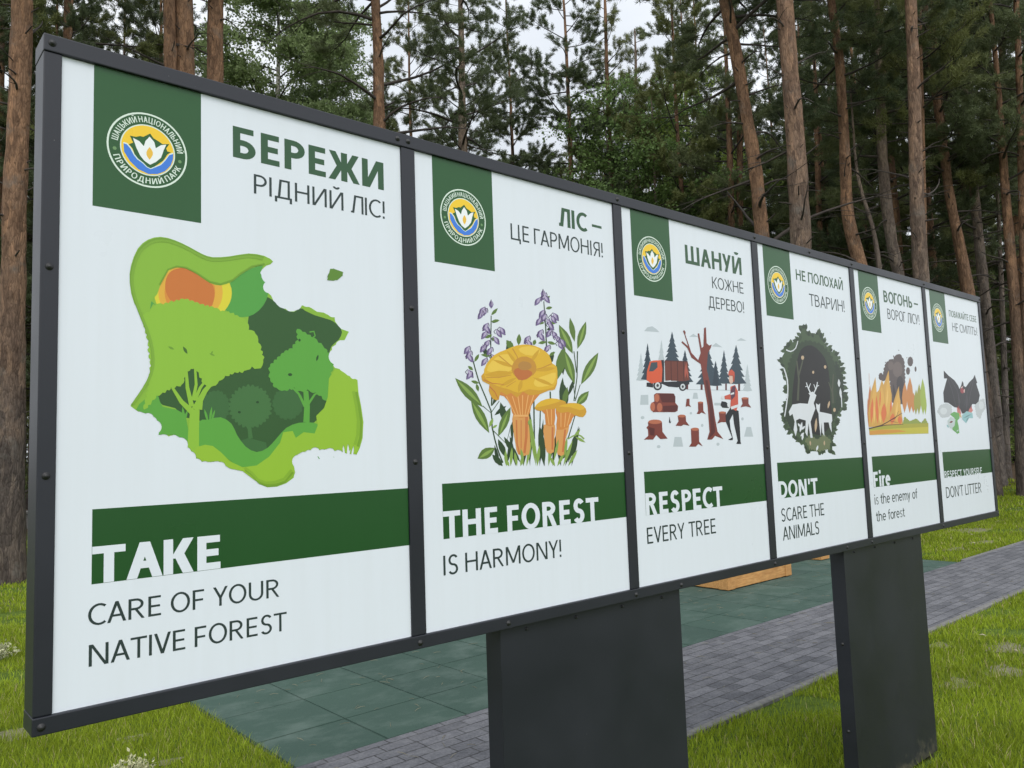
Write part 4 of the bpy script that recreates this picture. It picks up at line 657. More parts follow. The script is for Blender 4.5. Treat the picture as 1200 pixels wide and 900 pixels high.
ART[1]=[
((46,66,42),['3324 5224 3339 5422 3317 5615 3245 5802 3138 5982 3124 5784 3145 5591 3217 5405','3656 5211 3816 5513 3941 5825 4015 6147 4052 6478 3890 6168 3765 5856 3692 5536','4106 5194 4109 5480 4074 5763 3987 6039 3863 6309 3861 6022 3895 5741 3982 5466','4473 5180 4613 5514 4715 5855 4764 6204 4775 6559 4633 6218 4531 5876 4483 5530','4799 5167 4863 5688 4887 6211 4856 6735 4786 7259 4723 6732 4699 6208 4729 5688','5274 5149 5413 5580 5513 6017 5556 6461 5560 6909 5420 6470 5320 6032 5277 5591','5539 5139 5565 5476 5550 5810 5478 6140 5367 6467 5342 6129 5357 5796 5428 5467','5943 5124 6087 5447 6191 5777 6237 6115 6242 6459 6097 6130 5994 5799 5948 5463','6380 5107 6422 5381 6423 5653 6364 5923 6265 6189 6222 5914 6222 5642 6280 5374','6608 5099 6855 5413 7065 5742 7220 6089 7336 6450 7082 6124 6871 5793 6719 5450','6954 5085 7146 5457 7297 5839 7390 6232 7439 6634 7244 6252 7093 5869 7002 5479','3089 7369 3289 7536 3450 7719 3555 7925 3620 8146 3417 7975 3256 7791 3152 7587','3184 7033 3367 7076 3527 7145 3653 7248 3754 7377 3568 7332 3407 7263 3283 7160','6918 7784 7095 7955 7233 8136 7314 8332 7356 8539 7177 8365 7039 8183 6959 7988','5836 8846 6042 8981 6188 9134 6249 9311 6247 9505 6039 9366 5894 9213 5834 9037','2942 9058 2960 9203 2938 9337 2861 9453 2746 9556 2729 9410 2751 9277 2827 9162','3845 9365 3979 9446 4071 9540 4103 9650 4092 9773 3957 9691 3865 9598 3834 9487','6707 8608 6807 8851 6837 9087 6769 9312 6631 9527 6532 9283 6502 9047 6570 8824','2246 7690 2222 7841 2153 7962 2021 8042 1845 8093 1869 7943 1937 7823 2068 7742','6267 5335 6510 5388 6718 5473 6874 5604 6994 5767 6746 5711 6537 5625 6383 5496','5914 10307 6030 10290 6134 10300 6222 10350 6298 10429 6182 10446 6077 10435 5990 10385','3217 10360 3307 10361 3381 10383 3432 10432 3467 10502 3376 10500 3302 10478 3251 10429']),
((52,76,46),['3100 7369 3158 8303 3132 9324 3206 10617 3161 10614 3081 9321 3099 8300 3034 7369','2269 8934 2355 8624 2504 8189 2764 7682 2999 7194 3030 6889 3026 6609 3117 6223 3233 5847 3362 5544 3464 5335 3526 5352 3423 5559 3295 5861 3178 6234 3087 6615 3090 6892 3056 7207 2817 7700 2557 8206 2408 8638 2321 8947','2642 7351 3028 7102 3440 7537 3413 7551 3019 7130 2671 7377','5908 9486 5901 10399 5848 11403 5798 11396 5838 10391 5833 9480','7518 9579 7433 8543 7208 7607 7260 7603 7492 8542 7585 9582','7325 9565 7420 8726 7474 8733 7378 9573','7325 7601 7651 8264 7613 8271 7275 7611','7204 8532 7286 7697 7325 7701 7243 8536','6852 6128 7292 7045 7440 7419 7402 7425 7242 7055 6791 6142','3037 6517 3696 5999 3965 6690 3932 6696 3688 6028 3069 6540','6004 6686 6011 7948 5936 7944 5930 6685','5099 6162 5147 7572 5075 7570 5027 6162','5357 6157 5470 7398 5409 7398 5296 6159','3489 5217 3447 5376 3360 5505 3210 5593 3015 5651 3057 5495 3143 5366 3293 5278','3669 5506 3675 5706 3624 5890 3495 6049 3312 6189 3306 5990 3356 5808 3485 5649','4014 5666 3979 5846 3902 6009 3767 6148 3592 6270 3627 6091 3703 5929 3838 5790','5515 5140 5603 5534 5617 5925 5523 6310 5354 6688 5267 6291 5254 5902 5347 5520','4806 5297 4926 5817 4983 6341 4949 6866 4852 7391 4732 6863 4676 6340 4709 5819','4341 5313 4243 5559 4108 5788 3922 5994 3700 6183 3796 5941 3929 5714 4116 5507','6769 5228 7035 5540 7255 5869 7404 6221 7503 6587 7230 6264 7011 5932 6864 5586','6978 5494 7138 5683 7240 5882 7261 6093 7222 6313 7062 6120 6960 5921 6940 5711','6282 5604 6480 5853 6618 6116 6670 6394 6661 6683 6461 6428 6323 6165 6272 5889','5766 5263 5947 5558 6070 5863 6106 6180 6082 6505 5899 6205 5777 5899 5742 5585','6511 7411 6651 7683 6734 7958 6734 8235 6676 8514 6535 8239 6453 7964 6453 7688','3723 6694 3778 6919 3766 7132 3656 7325 3480 7502 3426 7276 3438 7065 3547 6873','3929 6265 4080 6442 4182 6628 4213 6828 4193 7037 4041 6857 3939 6670 3909 6472','6832 7415 6930 7633 6960 7845 6890 8047 6751 8241 6653 8022 6624 7811 6693 7610']),
((96,124,58),['2655 7322 2547 7557 2415 7772 2242 7954 2022 8099 1764 8210 1485 8302 1589 8075 1716 7864 1885 7684 2103 7538 2365 7422','2917 6404 2887 6648 2830 6880 2726 7093 2568 7282 2365 7450 2138 7605 2168 7365 2224 7136 2326 6926 2482 6737 2685 6566','2349 5523 2575 5499 2777 5510 2939 5580 3060 5708 3155 5873 2923 5896 2719 5882 2558 5812 2440 5685','3315 6273 3548 6447 3743 6637 3872 6850 3935 7086 3956 7337 3718 7156 3523 6963 3396 6751 3336 6519','7279 9471 7285 9703 7257 9921 7173 10117 7025 10287 6821 10432 6587 10563 6582 10334 6609 10118 6691 9924 6838 9755 7042 9608','7414 9950 7465 10158 7481 10360 7439 10550 7340 10727 7205 10896 7154 10686 7139 10485 7180 10297 7279 10120','7558 9676 7788 9883 7974 10100 8087 10330 8124 10572 8116 10821 7881 10606 7696 10387 7585 10159 7549 9921','7314 8276 7354 8533 7360 8781 7306 9014 7184 9228 7003 9425 6791 9611 6752 9355 6746 9109 6799 8879 6919 8666 7099 8468','7673 8268 7967 8445 8233 8635 8447 8846 8598 9081 8695 9336 8760 9603 8455 9415 8185 9219 7974 9007 7826 8775 7734 8527','7355 7421 7600 7480 7810 7561 7961 7680 8051 7837 8103 8016 7853 7955 7642 7871 7493 7752 7405 7598','6377 8412 6577 8622 6746 8838 6857 9062 6901 9294 6887 9531 6839 9772 6635 9554 6467 9335 6358 9112 6315 8884 6329 8650','4191 9429 4205 9574 4162 9686 4041 9752 3864 9784 3850 9640 3892 9529 4013 9463','4455 9621 4549 9733 4595 9843 4572 9952 4500 10057 4406 9945 4361 9835 4384 9727','5206 9669 5295 9717 5347 9771 5344 9833 5302 9900 5213 9851 5162 9797 5165 9736','6639 7413 6813 7581 6926 7760 6951 7952 6914 8153 6738 7982 6626 7803 6602 7612','3184 10633 3304 10679 3401 10741 3466 10824 3508 10923 3387 10875 3290 10813 3226 10730','3174 10399 3282 10379 3386 10383 3484 10422 3579 10485 3470 10505 3365 10501 3267 10462','3198 9928 3093 9929 3000 9908 2926 9857 2864 9784 2968 9783 3061 9804 3136 9855','3137 9795 3200 9738 3275 9704 3365 9706 3467 9731 3403 9789 3329 9822 3238 9821','3121 9152 3010 9201 2894 9224 2772 9213 2645 9177 2754 9129 2869 9105 2992 9116','2346 8901 2446 8956 2521 9023 2559 9105 2571 9198 2469 9142 2395 9076 2357 8994','2282 8606 2259 8674 2217 8723 2147 8744 2057 8746 2079 8677 2121 8629 2191 8607','2529 8155 2455 8214 2373 8248 2277 8249 2172 8227 2245 8169 2327 8135 2423 8133','2485 7862 2518 7943 2521 8018 2481 8084 2411 8143 2378 8062 2375 7987 2415 7921','5849 11420 5968 11449 6063 11496 6125 11567 6163 11656 6044 11626 5949 11579 5887 11509','5909 11132 6008 11111 6102 11115 6187 11155 6266 11221 6165 11243 6072 11238 5987 11198','5829 10575 5707 10610 5584 10618 5460 10589 5335 10534 5455 10499 5577 10490 5702 10519','5927 10537 6081 10523 6231 10535 6375 10584 6515 10659 6358 10673 6207 10660 6064 10611','5890 9849 5769 9871 5654 9868 5545 9829 5441 9765 5560 9742 5675 9745 5785 9784','5915 9850 6007 9790 6112 9756 6232 9759 6365 9788 6271 9849 6166 9883 6045 9880','5985 9307 6103 9318 6201 9349 6271 9409 6323 9491 6204 9480 6106 9449 6036 9388']),
((140,170,84),['2552 7429 2379 7620 2195 7801 1993 7964 1773 8111 1544 8247 1711 8062 1892 7885 2093 7721 2315 7571','2856 6488 2762 6705 2653 6916 2521 7115 2365 7302 2196 7482 2288 7269 2395 7061 2527 6862 2684 6673','2434 5545 2622 5583 2797 5642 2950 5731 3089 5841 2896 5802 2721 5742 2569 5653','3810 7121 3669 6939 3550 6752 3463 6557 3396 6357 3535 6535 3654 6721 3742 6918','7208 9608 7138 9800 7051 9984 6938 10158 6800 10320 6646 10475 6716 10285 6801 10102 6914 9929 7052 9765','7644 9775 7791 10004 7913 10237 7997 10476 8055 10720 7905 10487 7783 10253 7700 10015','7242 8395 7208 8627 7157 8854 7078 9074 6972 9286 6849 9494 6882 9263 6933 9037 7011 8818 7118 8605','7772 8347 7993 8559 8200 8779 8380 9010 8533 9252 8669 9501 8440 9281 8231 9057 8052 8826 7903 8588','7426 7497 7612 7586 7780 7690 7922 7812 8045 7949 7855 7857 7686 7752 7546 7631','2926 6613 3022 6676 3089 6749 3116 6835 3114 6931 3018 6868 2951 6795 2924 6708','3055 6570 3137 6577 3207 6598 3260 6639 3301 6695 3218 6688 3148 6667 3095 6626','3656 5211 3706 5359 3725 5508 3698 5656 3638 5803 3587 5654 3569 5506 3596 5358','3857 5203 3937 5367 3985 5534 3987 5706 3956 5880 3876 5715 3828 5548 3826 5377','4163 5192 4196 5326 4197 5457 4152 5583 4073 5707 4040 5573 4039 5442 4085 5316','4473 5180 4496 5443 4486 5704 4429 5962 4338 6216 4315 5953 4325 5692 4382 5435','4624 5174 4751 5400 4845 5632 4892 5874 4906 6121 4778 5891 4684 5658 4637 5419','5095 5156 5088 5621 5046 6083 4956 6542 4832 6996 4839 6530 4881 6069 4971 5612','5154 5154 5253 5342 5318 5536 5334 5735 5315 5938 5216 5747 5151 5554 5136 5356','5734 5132 5844 5367 5920 5607 5945 5853 5935 6104 5824 5866 5749 5625 5724 5380','6192 5114 6348 5223 6473 5345 6553 5486 6601 5640 6443 5529 6318 5407 6239 5267','6506 5102 6706 5328 6873 5566 6993 5820 7078 6085 6874 5853 6707 5614 6589 5362','4335 5185 4429 5279 4492 5380 4509 5491 4494 5610 4399 5515 4336 5413 4319 5303','3790 5206 3798 5289 3776 5361 3714 5419 3623 5465 3615 5383 3636 5310 3698 5253','6067 5119 6066 5228 6032 5326 5952 5410 5839 5483 5841 5374 5874 5276 5954 5193','6761 5093 6953 5222 7114 5367 7232 5533 7318 5713 7122 5581 6960 5435 6845 5270','7151 6222 7284 6263 7393 6320 7470 6399 7524 6494 7390 6452 7280 6395 7204 6316','7217 6221 7328 6128 7458 6054 7612 6007 7786 5981 7673 6075 7542 6149 7388 6195','6837 6115 7079 6211 7352 6283 7541 6203 7680 6098 7748 6144 7594 6252 7355 6339 7049 6257 6806 6155']),
((128,112,156),['2889 10915 2755 10860 2663 10789 2629 10695 2637 10584 2770 10638 2863 10709 2897 10804','2882 10230 2865 10117 2891 10028 2979 9971 3111 9939 3128 10052 3101 10142 3013 10198','3179 9481 3044 9430 2951 9362 2917 9269 2925 9159 3059 9208 3153 9276 3187 9369','3146 9222 3129 9110 3155 9020 3243 8962 3376 8926 3394 9039 3367 9129 3278 9187','2147 9459 2018 9409 1930 9343 1898 9252 1905 9145 2033 9193 2122 9259 2154 9350','2073 9162 2056 9053 2082 8965 2166 8908 2292 8873 2308 8983 2283 9071 2198 9128','2052 8621 2036 8512 2061 8424 2145 8367 2271 8330 2287 8440 2262 8528 2177 8585','5955 11763 5800 11701 5694 11622 5654 11520 5662 11402 5816 11463 5923 11541 5963 11644','5862 11661 5841 11539 5871 11443 5971 11386 6122 11355 6143 11478 6113 11574 6012 11631','5910 10930 5756 10871 5650 10795 5611 10694 5619 10576 5772 10634 5878 10710 5918 10811','5938 10749 5917 10627 5947 10532 6047 10473 6198 10439 6219 10561 6189 10657 6089 10716','5511 10168 5491 10048 5520 9953 5618 9894 5766 9859 5787 9979 5758 10074 5659 10134','6168 10354 6012 10297 5905 10222 5865 10121 5873 10003 6028 10059 6135 10134 6176 10235','6499 9917 6478 9795 6508 9698 6610 9637 6764 9600 6786 9723 6756 9820 6653 9881','4891 9854 4872 9736 4900 9643 4996 9583 5139 9548 5159 9666 5131 9760 5035 9819','3208 11188 3126 11102 3090 11021 3119 10946 3194 10875 3276 10961 3312 11043 3283 11118','2986 10882 2851 10826 2759 10755 2725 10661 2733 10550 2867 10604 2960 10675 2994 10770','2817 10754 2683 10700 2592 10629 2559 10535 2566 10425 2699 10478 2791 10549 2825 10643','3018 10343 2883 10290 2791 10220 2757 10126 2765 10016 2899 10068 2992 10138 3026 10232','2951 10047 2817 9995 2725 9925 2691 9832 2699 9722 2832 9773 2925 9842 2959 9936','3407 10142 3389 10028 3416 9937 3506 9880 3640 9847 3658 9962 3631 10052 3541 10109','3579 10242 3561 10127 3588 10036 3678 9980 3814 9946 3832 10062 3805 10153 3714 10209','2876 9564 2743 9513 2651 9446 2618 9353 2626 9244 2759 9293 2850 9361 2884 9453','3047 9729 2912 9678 2820 9609 2786 9516 2794 9406 2928 9456 3021 9524 3055 9618','2224 9296 2095 9247 2007 9181 1975 9091 1982 8983 2111 9031 2200 9096 2232 9187','2217 8570 2088 8523 2000 8459 1968 8370 1976 8262 2104 8307 2193 8371 2225 8461','2911 9082 2777 9033 2686 8966 2652 8874 2660 8765 2793 8813 2885 8879 2918 8971','5811 11867 5718 11774 5677 11687 5709 11608 5793 11534 5886 11627 5927 11714 5895 11794','5632 11545 5480 11484 5375 11407 5336 11306 5344 11188 5496 11247 5601 11325 5640 11426','5832 11088 5678 11028 5572 10952 5533 10851 5541 10733 5693 10791 5800 10868 5839 10969','6173 10908 6152 10785 6181 10689 6282 10630 6435 10597 6456 10720 6427 10816 6325 10875','6305 11012 6284 10889 6314 10793 6415 10734 6569 10701 6591 10824 6561 10921 6458 10980','5691 10317 5539 10261 5434 10187 5396 10087 5403 9970 5555 10025 5660 10099 5699 10199','6202 10292 6181 10171 6211 10075 6312 10014 6464 9979 6486 10101 6456 10198 6354 10258','6384 10140 6363 10018 6392 9921 6494 9860 6648 9825 6670 9947 6640 10044 6537 10105','5007 10023 4860 9968 4758 9896 4721 9798 4729 9683 4875 9736 4977 9808 5015 9907','6633 10018 6612 9896 6642 9799 6744 9738 6900 9701 6922 9824 6891 9922 6788 9983','3284 9874 3267 9760 3293 9670 3382 9613 3516 9579 3534 9693 3507 9784 3418 9841','6031 10619 6010 10497 6040 10402 6140 10342 6292 10308 6313 10430 6283 10527 6182 10586','5654 10770 5501 10712 5396 10637 5358 10537 5366 10419 5517 10476 5622 10551 5661 10652','6034 9748 5880 9694 5773 9620 5734 9521 5742 9403 5895 9457 6002 9530 6042 9630']),
((190,178,206),['2888 10898 2818 10854 2766 10803 2738 10743 2727 10678 2797 10721 2849 10772 2877 10832','2882 10212 2887 10148 2910 10093 2959 10051 3026 10018 3021 10083 2997 10138 2948 10180','3178 9463 3108 9422 3055 9373 3027 9314 3016 9249 3086 9290 3139 9339 3167 9398','3145 9205 3151 9140 3174 9085 3224 9042 3291 9007 3286 9072 3262 9128 3213 9171','2146 9442 2079 9401 2029 9353 2002 9296 1992 9233 2058 9273 2109 9320 2136 9378','2072 9145 2077 9082 2100 9028 2147 8986 2211 8953 2206 9016 2183 9070 2136 9112','2051 8604 2057 8541 2079 8487 2126 8445 2190 8410 2185 8473 2162 8528 2115 8570','5954 11745 5873 11695 5812 11640 5780 11575 5767 11504 5847 11553 5908 11608 5941 11673','5861 11643 5867 11573 5893 11515 5949 11471 6025 11438 6020 11508 5993 11567 5937 11610','5909 10912 5829 10864 5768 10810 5736 10746 5723 10676 5803 10723 5863 10777 5896 10841','5937 10731 5943 10661 5969 10602 6025 10558 6101 10524 6096 10593 6069 10652 6014 10697','5510 10149 5516 10081 5542 10022 5597 9978 5672 9943 5666 10012 5640 10071 5585 10115','6167 10336 6086 10289 6024 10236 5991 10172 5978 10101 6059 10148 6120 10201 6153 10265','6498 9898 6504 9828 6531 9768 6588 9723 6666 9687 6660 9757 6633 9817 6576 9863','4890 9836 4896 9769 4921 9711 4974 9667 5047 9632 5042 9699 5017 9757 4963 9802','3207 11171 3182 11113 3175 11059 3194 11011 3231 10965 3257 11023 3264 11077 3244 11126','2985 10864 2915 10820 2862 10769 2834 10710 2823 10643 2893 10687 2946 10738 2974 10798','2816 10737 2747 10693 2695 10643 2667 10583 2656 10518 2725 10561 2777 10611 2805 10671','3017 10326 2947 10283 2895 10233 2866 10174 2856 10108 2925 10151 2978 10201 3006 10260','2950 10030 2880 9987 2828 9938 2800 9879 2789 9813 2859 9856 2911 9905 2939 9964','3406 10124 3412 10059 3436 10003 3486 9961 3554 9928 3548 9993 3524 10049 3474 10092','3578 10224 3584 10159 3608 10103 3658 10060 3727 10027 3722 10093 3698 10149 3647 10192','2876 9547 2806 9505 2754 9457 2726 9398 2716 9333 2785 9375 2837 9423 2865 9482','3046 9712 2976 9669 2923 9620 2895 9562 2884 9496 2954 9538 3007 9587 3035 9646','2224 9279 2157 9239 2106 9191 2079 9134 2069 9070 2136 9111 2186 9158 2213 9215','2217 8553 2150 8514 2099 8467 2072 8411 2062 8348 2129 8387 2179 8433 2206 8489','2910 9064 2840 9024 2788 8976 2760 8918 2750 8853 2819 8894 2871 8941 2899 8999','5810 11849 5781 11787 5773 11730 5794 11678 5835 11631 5864 11692 5873 11750 5851 11801','5632 11527 5552 11478 5492 11423 5460 11359 5447 11289 5526 11337 5586 11391 5619 11456','5831 11070 5750 11022 5690 10968 5658 10904 5645 10833 5724 10880 5785 10935 5817 10999','6172 10889 6178 10819 6204 10760 6260 10716 6338 10682 6332 10751 6305 10811 6249 10855','6304 10993 6310 10923 6337 10864 6393 10820 6471 10786 6465 10856 6439 10915 6382 10960','5690 10299 5611 10253 5551 10200 5519 10137 5506 10068 5585 10113 5645 10166 5678 10229','6201 10274 6207 10204 6234 10145 6290 10100 6367 10065 6362 10134 6335 10194 6278 10239','6383 10121 6389 10051 6415 9992 6472 9946 6550 9911 6544 9981 6518 10041 6461 10086','5006 10005 4929 9960 4871 9908 4840 9847 4828 9778 4905 9823 4963 9874 4994 9936','6632 10000 6638 9930 6665 9870 6722 9824 6801 9788 6795 9858 6768 9919 6711 9964','3284 9857 3289 9792 3313 9736 3362 9693 3430 9660 3425 9725 3401 9781 3351 9824','6030 10601 6036 10531 6062 10472 6118 10428 6195 10393 6190 10463 6163 10522 6107 10566','5653 10752 5573 10705 5513 10651 5481 10588 5468 10518 5547 10564 5607 10618 5640 10681','6033 9730 5953 9685 5892 9632 5859 9570 5846 9500 5926 9545 5987 9597 6020 9660']),
((74,58,92),['2884 10910 2924 10831 2909 10747 2942 10747 2956 10838 2915 10923','2860 10237 2743 10135 2818 10046 2845 10063 2775 10134 2883 10220','3174 9476 3214 9395 3199 9312 3232 9311 3247 9401 3206 9487','3124 9230 3005 9131 3081 9041 3109 9057 3038 9129 3146 9213','2142 9454 2180 9375 2167 9294 2198 9293 2212 9381 2172 9465','2051 9170 1939 9074 2011 8985 2037 9001 1970 9072 2073 9153','2031 8629 1919 8534 1991 8446 2017 8461 1950 8532 2052 8612','5950 11758 5994 11673 5977 11582 6014 11583 6032 11681 5985 11772','5837 11668 5701 11554 5786 11461 5818 11480 5738 11554 5862 11651','5905 10925 5949 10840 5932 10750 5969 10750 5987 10847 5941 10938','5913 10757 5777 10646 5862 10551 5894 10570 5814 10645 5938 10739','5487 10175 5354 10068 5437 9974 5468 9991 5390 10066 5512 10158','6163 10349 6207 10263 6190 10173 6227 10173 6245 10270 6198 10362','6473 9925 6335 9816 6421 9719 6454 9737 6372 9814 6499 9907','4867 9862 4738 9757 4820 9663 4850 9681 4773 9755 4892 9844','3193 11208 3155 11114 3185 11026 3217 11037 3188 11117 3224 11203','2981 10876 3021 10797 3006 10713 3039 10713 3054 10804 3012 10889','2813 10749 2852 10670 2837 10586 2870 10586 2884 10677 2843 10761','3013 10338 3053 10258 3038 10175 3071 10175 3086 10265 3044 10350','2946 10042 2986 9962 2971 9879 3004 9878 3018 9968 2977 10054','3384 10149 3264 10047 3341 9957 3369 9974 3297 10045 3407 10133','3556 10249 3435 10146 3512 10056 3541 10073 3468 10145 3579 10233','2872 9559 2911 9479 2897 9396 2929 9396 2944 9485 2903 9570','3042 9724 3082 9644 3067 9560 3100 9560 3115 9650 3073 9735','2220 9291 2258 9212 2244 9131 2276 9130 2290 9218 2250 9302','2213 8565 2251 8486 2237 8405 2268 8404 2282 8491 2243 8575','2906 9077 2945 8996 2931 8914 2963 8913 2978 9002 2937 9088','5794 11888 5750 11787 5784 11695 5820 11707 5788 11791 5829 11884','5627 11539 5671 11455 5654 11365 5691 11366 5708 11463 5662 11553','5826 11082 5871 10998 5853 10908 5890 10909 5908 11005 5862 11096','6147 10915 6010 10803 6096 10709 6128 10727 6047 10802 6173 10898','6280 11019 6141 10907 6228 10812 6260 10831 6179 10906 6305 11002','5686 10312 5730 10227 5713 10138 5750 10138 5767 10234 5721 10325','6177 10300 6040 10190 6126 10095 6158 10113 6077 10189 6203 10283','6358 10148 6220 10038 6307 9942 6339 9960 6258 10037 6384 10130','5002 10018 5045 9934 5028 9847 5064 9846 5081 9940 5036 10030','6607 10027 6467 9917 6555 9820 6587 9838 6505 9915 6633 10009','3262 9881 3142 9780 3219 9690 3246 9707 3175 9778 3285 9865','6006 10627 5870 10516 5955 10422 5987 10440 5907 10515 6032 10609','5648 10765 5692 10680 5675 10591 5712 10591 5729 10687 5684 10778','6029 9743 6073 9657 6056 9568 6093 9568 6111 9664 6065 9756','2699 10831 2614 10602 2640 10599 2725 10828','3041 10171 3109 9953 3136 9961 3068 10179','2987 9403 2902 9177 2928 9173 3013 9399','3306 9160 3374 8940 3402 8947 3333 9167','1964 9383 1883 9163 1908 9159 1989 9379','2225 9101 2291 8887 2316 8894 2251 9108','2204 8558 2269 8344 2295 8350 2230 8565','5735 11669 5636 11420 5665 11417 5765 11666','6044 11603 6120 11371 6151 11380 6075 11613','5692 10840 5593 10595 5622 10591 5721 10837','6120 10688 6196 10455 6227 10463 6151 10697','5690 10105 5764 9874 5795 9882 5720 10113','5947 10267 5847 10022 5877 10018 5977 10263','6685 9852 6762 9615 6794 9623 6717 9860','5065 9791 5138 9563 5167 9571 5094 9799','3192 11135 3182 10909 3210 10911 3219 11137','2795 10798 2710 10568 2736 10565 2821 10795','2628 10671 2543 10443 2569 10439 2654 10668','2827 10262 2742 10034 2768 10030 2853 10259','2761 9967 2676 9740 2702 9737 2787 9964','3570 10082 3639 9862 3666 9869 3597 10090','3743 10182 3813 9961 3840 9968 3771 10190','2687 9487 2603 9262 2629 9258 2713 9483','2856 9651 2771 9424 2797 9420 2882 9647','2041 9221 1960 9001 1985 8997 2066 9217','2035 8498 1954 8280 1978 8276 2060 8494','2721 9007 2637 8783 2663 8779 2747 9002','5792 11810 5779 11570 5811 11573 5823 11814','5416 11453 5318 11206 5347 11203 5446 11450','5614 10998 5515 10752 5544 10749 5643 10994','6357 10847 6433 10612 6465 10621 6388 10856','6491 10951 6567 10716 6599 10725 6522 10960','5475 10231 5377 9989 5407 9985 5505 10228','6386 10229 6463 9994 6494 10003 6418 10238','6570 10076 6646 9840 6678 9848 6601 10084','4798 9940 4703 9702 4732 9698 4826 9936','6821 9954 6898 9717 6930 9725 6852 9962','3446 9813 3515 9594 3542 9601 3473 9821','6214 10557 6290 10324 6321 10332 6245 10566','5438 10682 5340 10438 5369 10434 5467 10678','5815 9665 5716 9423 5745 9418 5845 9661']),
((222,160,92),['4083 7123 4010 6902 4036 6607 4068 6298 4122 6005 4154 5774 4240 5617 4502 5550 4762 5602 4841 5850 4849 6165 4839 6436 4817 6690 4854 6941 4803 7127 4442 7185','5573 6687 5529 6451 5569 6154 5594 5877 5665 5665 5851 5593 6035 5655 6090 5917 6104 6236 6170 6496 6154 6685 5865 6747','6237 6594 6162 6302 6177 5965 6177 5724 6229 5561 6409 5494 6596 5550 6654 5812 6693 6137 6853 6425 6916 6636 6591 6686']),
((204,122,70),['4646 7040 4602 6259 4485 5658 4600 5645 4730 6252 4787 7039','4174 6864 4167 6002 4276 5618 4343 5629 4236 6006 4243 6865','5975 6596 5916 5748 6015 5745 6074 6595','6638 6505 6462 5648 6562 5638 6740 6496','4416 6864 4366 5828 4412 5827 4462 6864']),
((214,138,66),['3110 7877 3266 7801 3657 7719 3833 7564 3958 7380 4005 7165 4100 6994 4444 6946 4796 6996 4900 7167 4970 7392 5171 7620 5414 7825 5768 7948 5916 8035 5445 8141 4714 8179 3792 8044','5270 7396 5401 7264 5643 7088 5653 6868 5671 6687 5890 6627 6117 6685 6182 6941 6184 7226 6218 7376 6134 7452 5671 7457','6224 7272 6223 7133 6282 6955 6223 6704 6232 6504 6518 6496 6848 6591 7011 6765 7130 6957 7326 7082 7407 7190 7137 7326 6767 7414 6452 7376']),
((236,178,110),['3749 7713 4178 7031 4209 7043 3790 7729','4032 7721 4292 7034 4325 7041 4076 7732','4297 7773 4406 7019 4441 7022 4344 7778','4530 7780 4499 7021 4534 7021 4577 7781','4813 7789 4616 7023 4650 7019 4859 7784','5088 7797 4711 7026 4744 7018 5133 7787','5727 7265 5825 6684 5862 6688 5776 7270','5974 7270 5948 6686 5986 6685 6024 7270','6470 7138 6445 6593 6483 6593 6521 7138','6726 7141 6636 6593 6675 6591 6777 7138','6985 7145 6781 6640 6818 6633 7035 7137','4099 6985 4796 6987 4800 7057 4102 7054']),
((212,160,52),['2758 8541 2632 8413 2671 8244 2827 8180 2990 8127 2979 8032 2949 7915 3015 7758 3121 7623 3269 7568 3406 7586 3452 7741 3497 7886 3626 7838 3772 7764 3887 7812 4003 7855 4138 7763 4282 7688 4432 7797 4583 7912 4713 7861 4871 7787 5129 7798 5414 7843 5678 7916 5914 7990 6093 7997 6230 8043 6343 8246 6394 8504 6383 8821 6219 9000 5786 8717 5200 8372 4496 8296 3797 8324 3195 8450','5121 7306 5212 7416 5398 7531 5625 7618 5897 7674 6223 7673 6524 7639 6728 7593 6799 7525 6645 7417 6379 7319 6061 7284 5751 7267 5543 7225 5381 7202 5211 7236','6226 7299 6412 7400 6707 7487 7002 7528 7296 7532 7552 7497 7755 7426 7879 7317 7916 7194 7838 7066 7687 6977 7486 6992 7267 7050 7073 7126 6883 7186 6682 7160 6495 7138 6306 7204']),
((228,182,54),['2755 8457 2776 8642 2879 8842 3050 9032 3277 9204 3554 9331 3848 9435 4110 9536 4373 9616 4669 9665 4966 9680 5243 9658 5506 9597 5772 9490 5988 9353 6070 9189 6121 9041 6252 8984 6367 8915 6396 8725 6369 8503 6318 8302 6172 8132 5816 8029 5421 7977 5139 7992 4883 8008 4610 7929 4348 7863 4116 7909 3895 7982 3671 8016 3449 8056 3220 8124 3016 8213 2851 8321','5147 7341 5239 7448 5461 7577 5729 7654 6022 7694 6327 7677 6523 7630 6429 7576 6200 7516 5927 7455 5635 7400 5336 7349','6383 7391 6568 7440 6901 7489 7170 7519 7427 7515 7687 7442 7845 7352 7753 7287 7544 7256 7305 7302 7023 7362 6637 7377']),
((240,202,82),['2902 8615 2938 8764 3101 8938 3309 9097 3556 9219 3833 9264 4067 9247 4160 9165 4172 9034 4149 8853 4041 8680 3782 8575 3470 8527 3137 8542','4426 9487 4638 9575 4963 9627 5274 9603 5503 9534 5508 9423 5370 9319 5081 9276 4768 9286 4526 9376','5200 8372 5480 8480 5821 8574 6110 8667 6303 8684 6297 8492 6154 8268 5864 8163 5551 8115 5331 8109 5188 8149 5134 8250']),
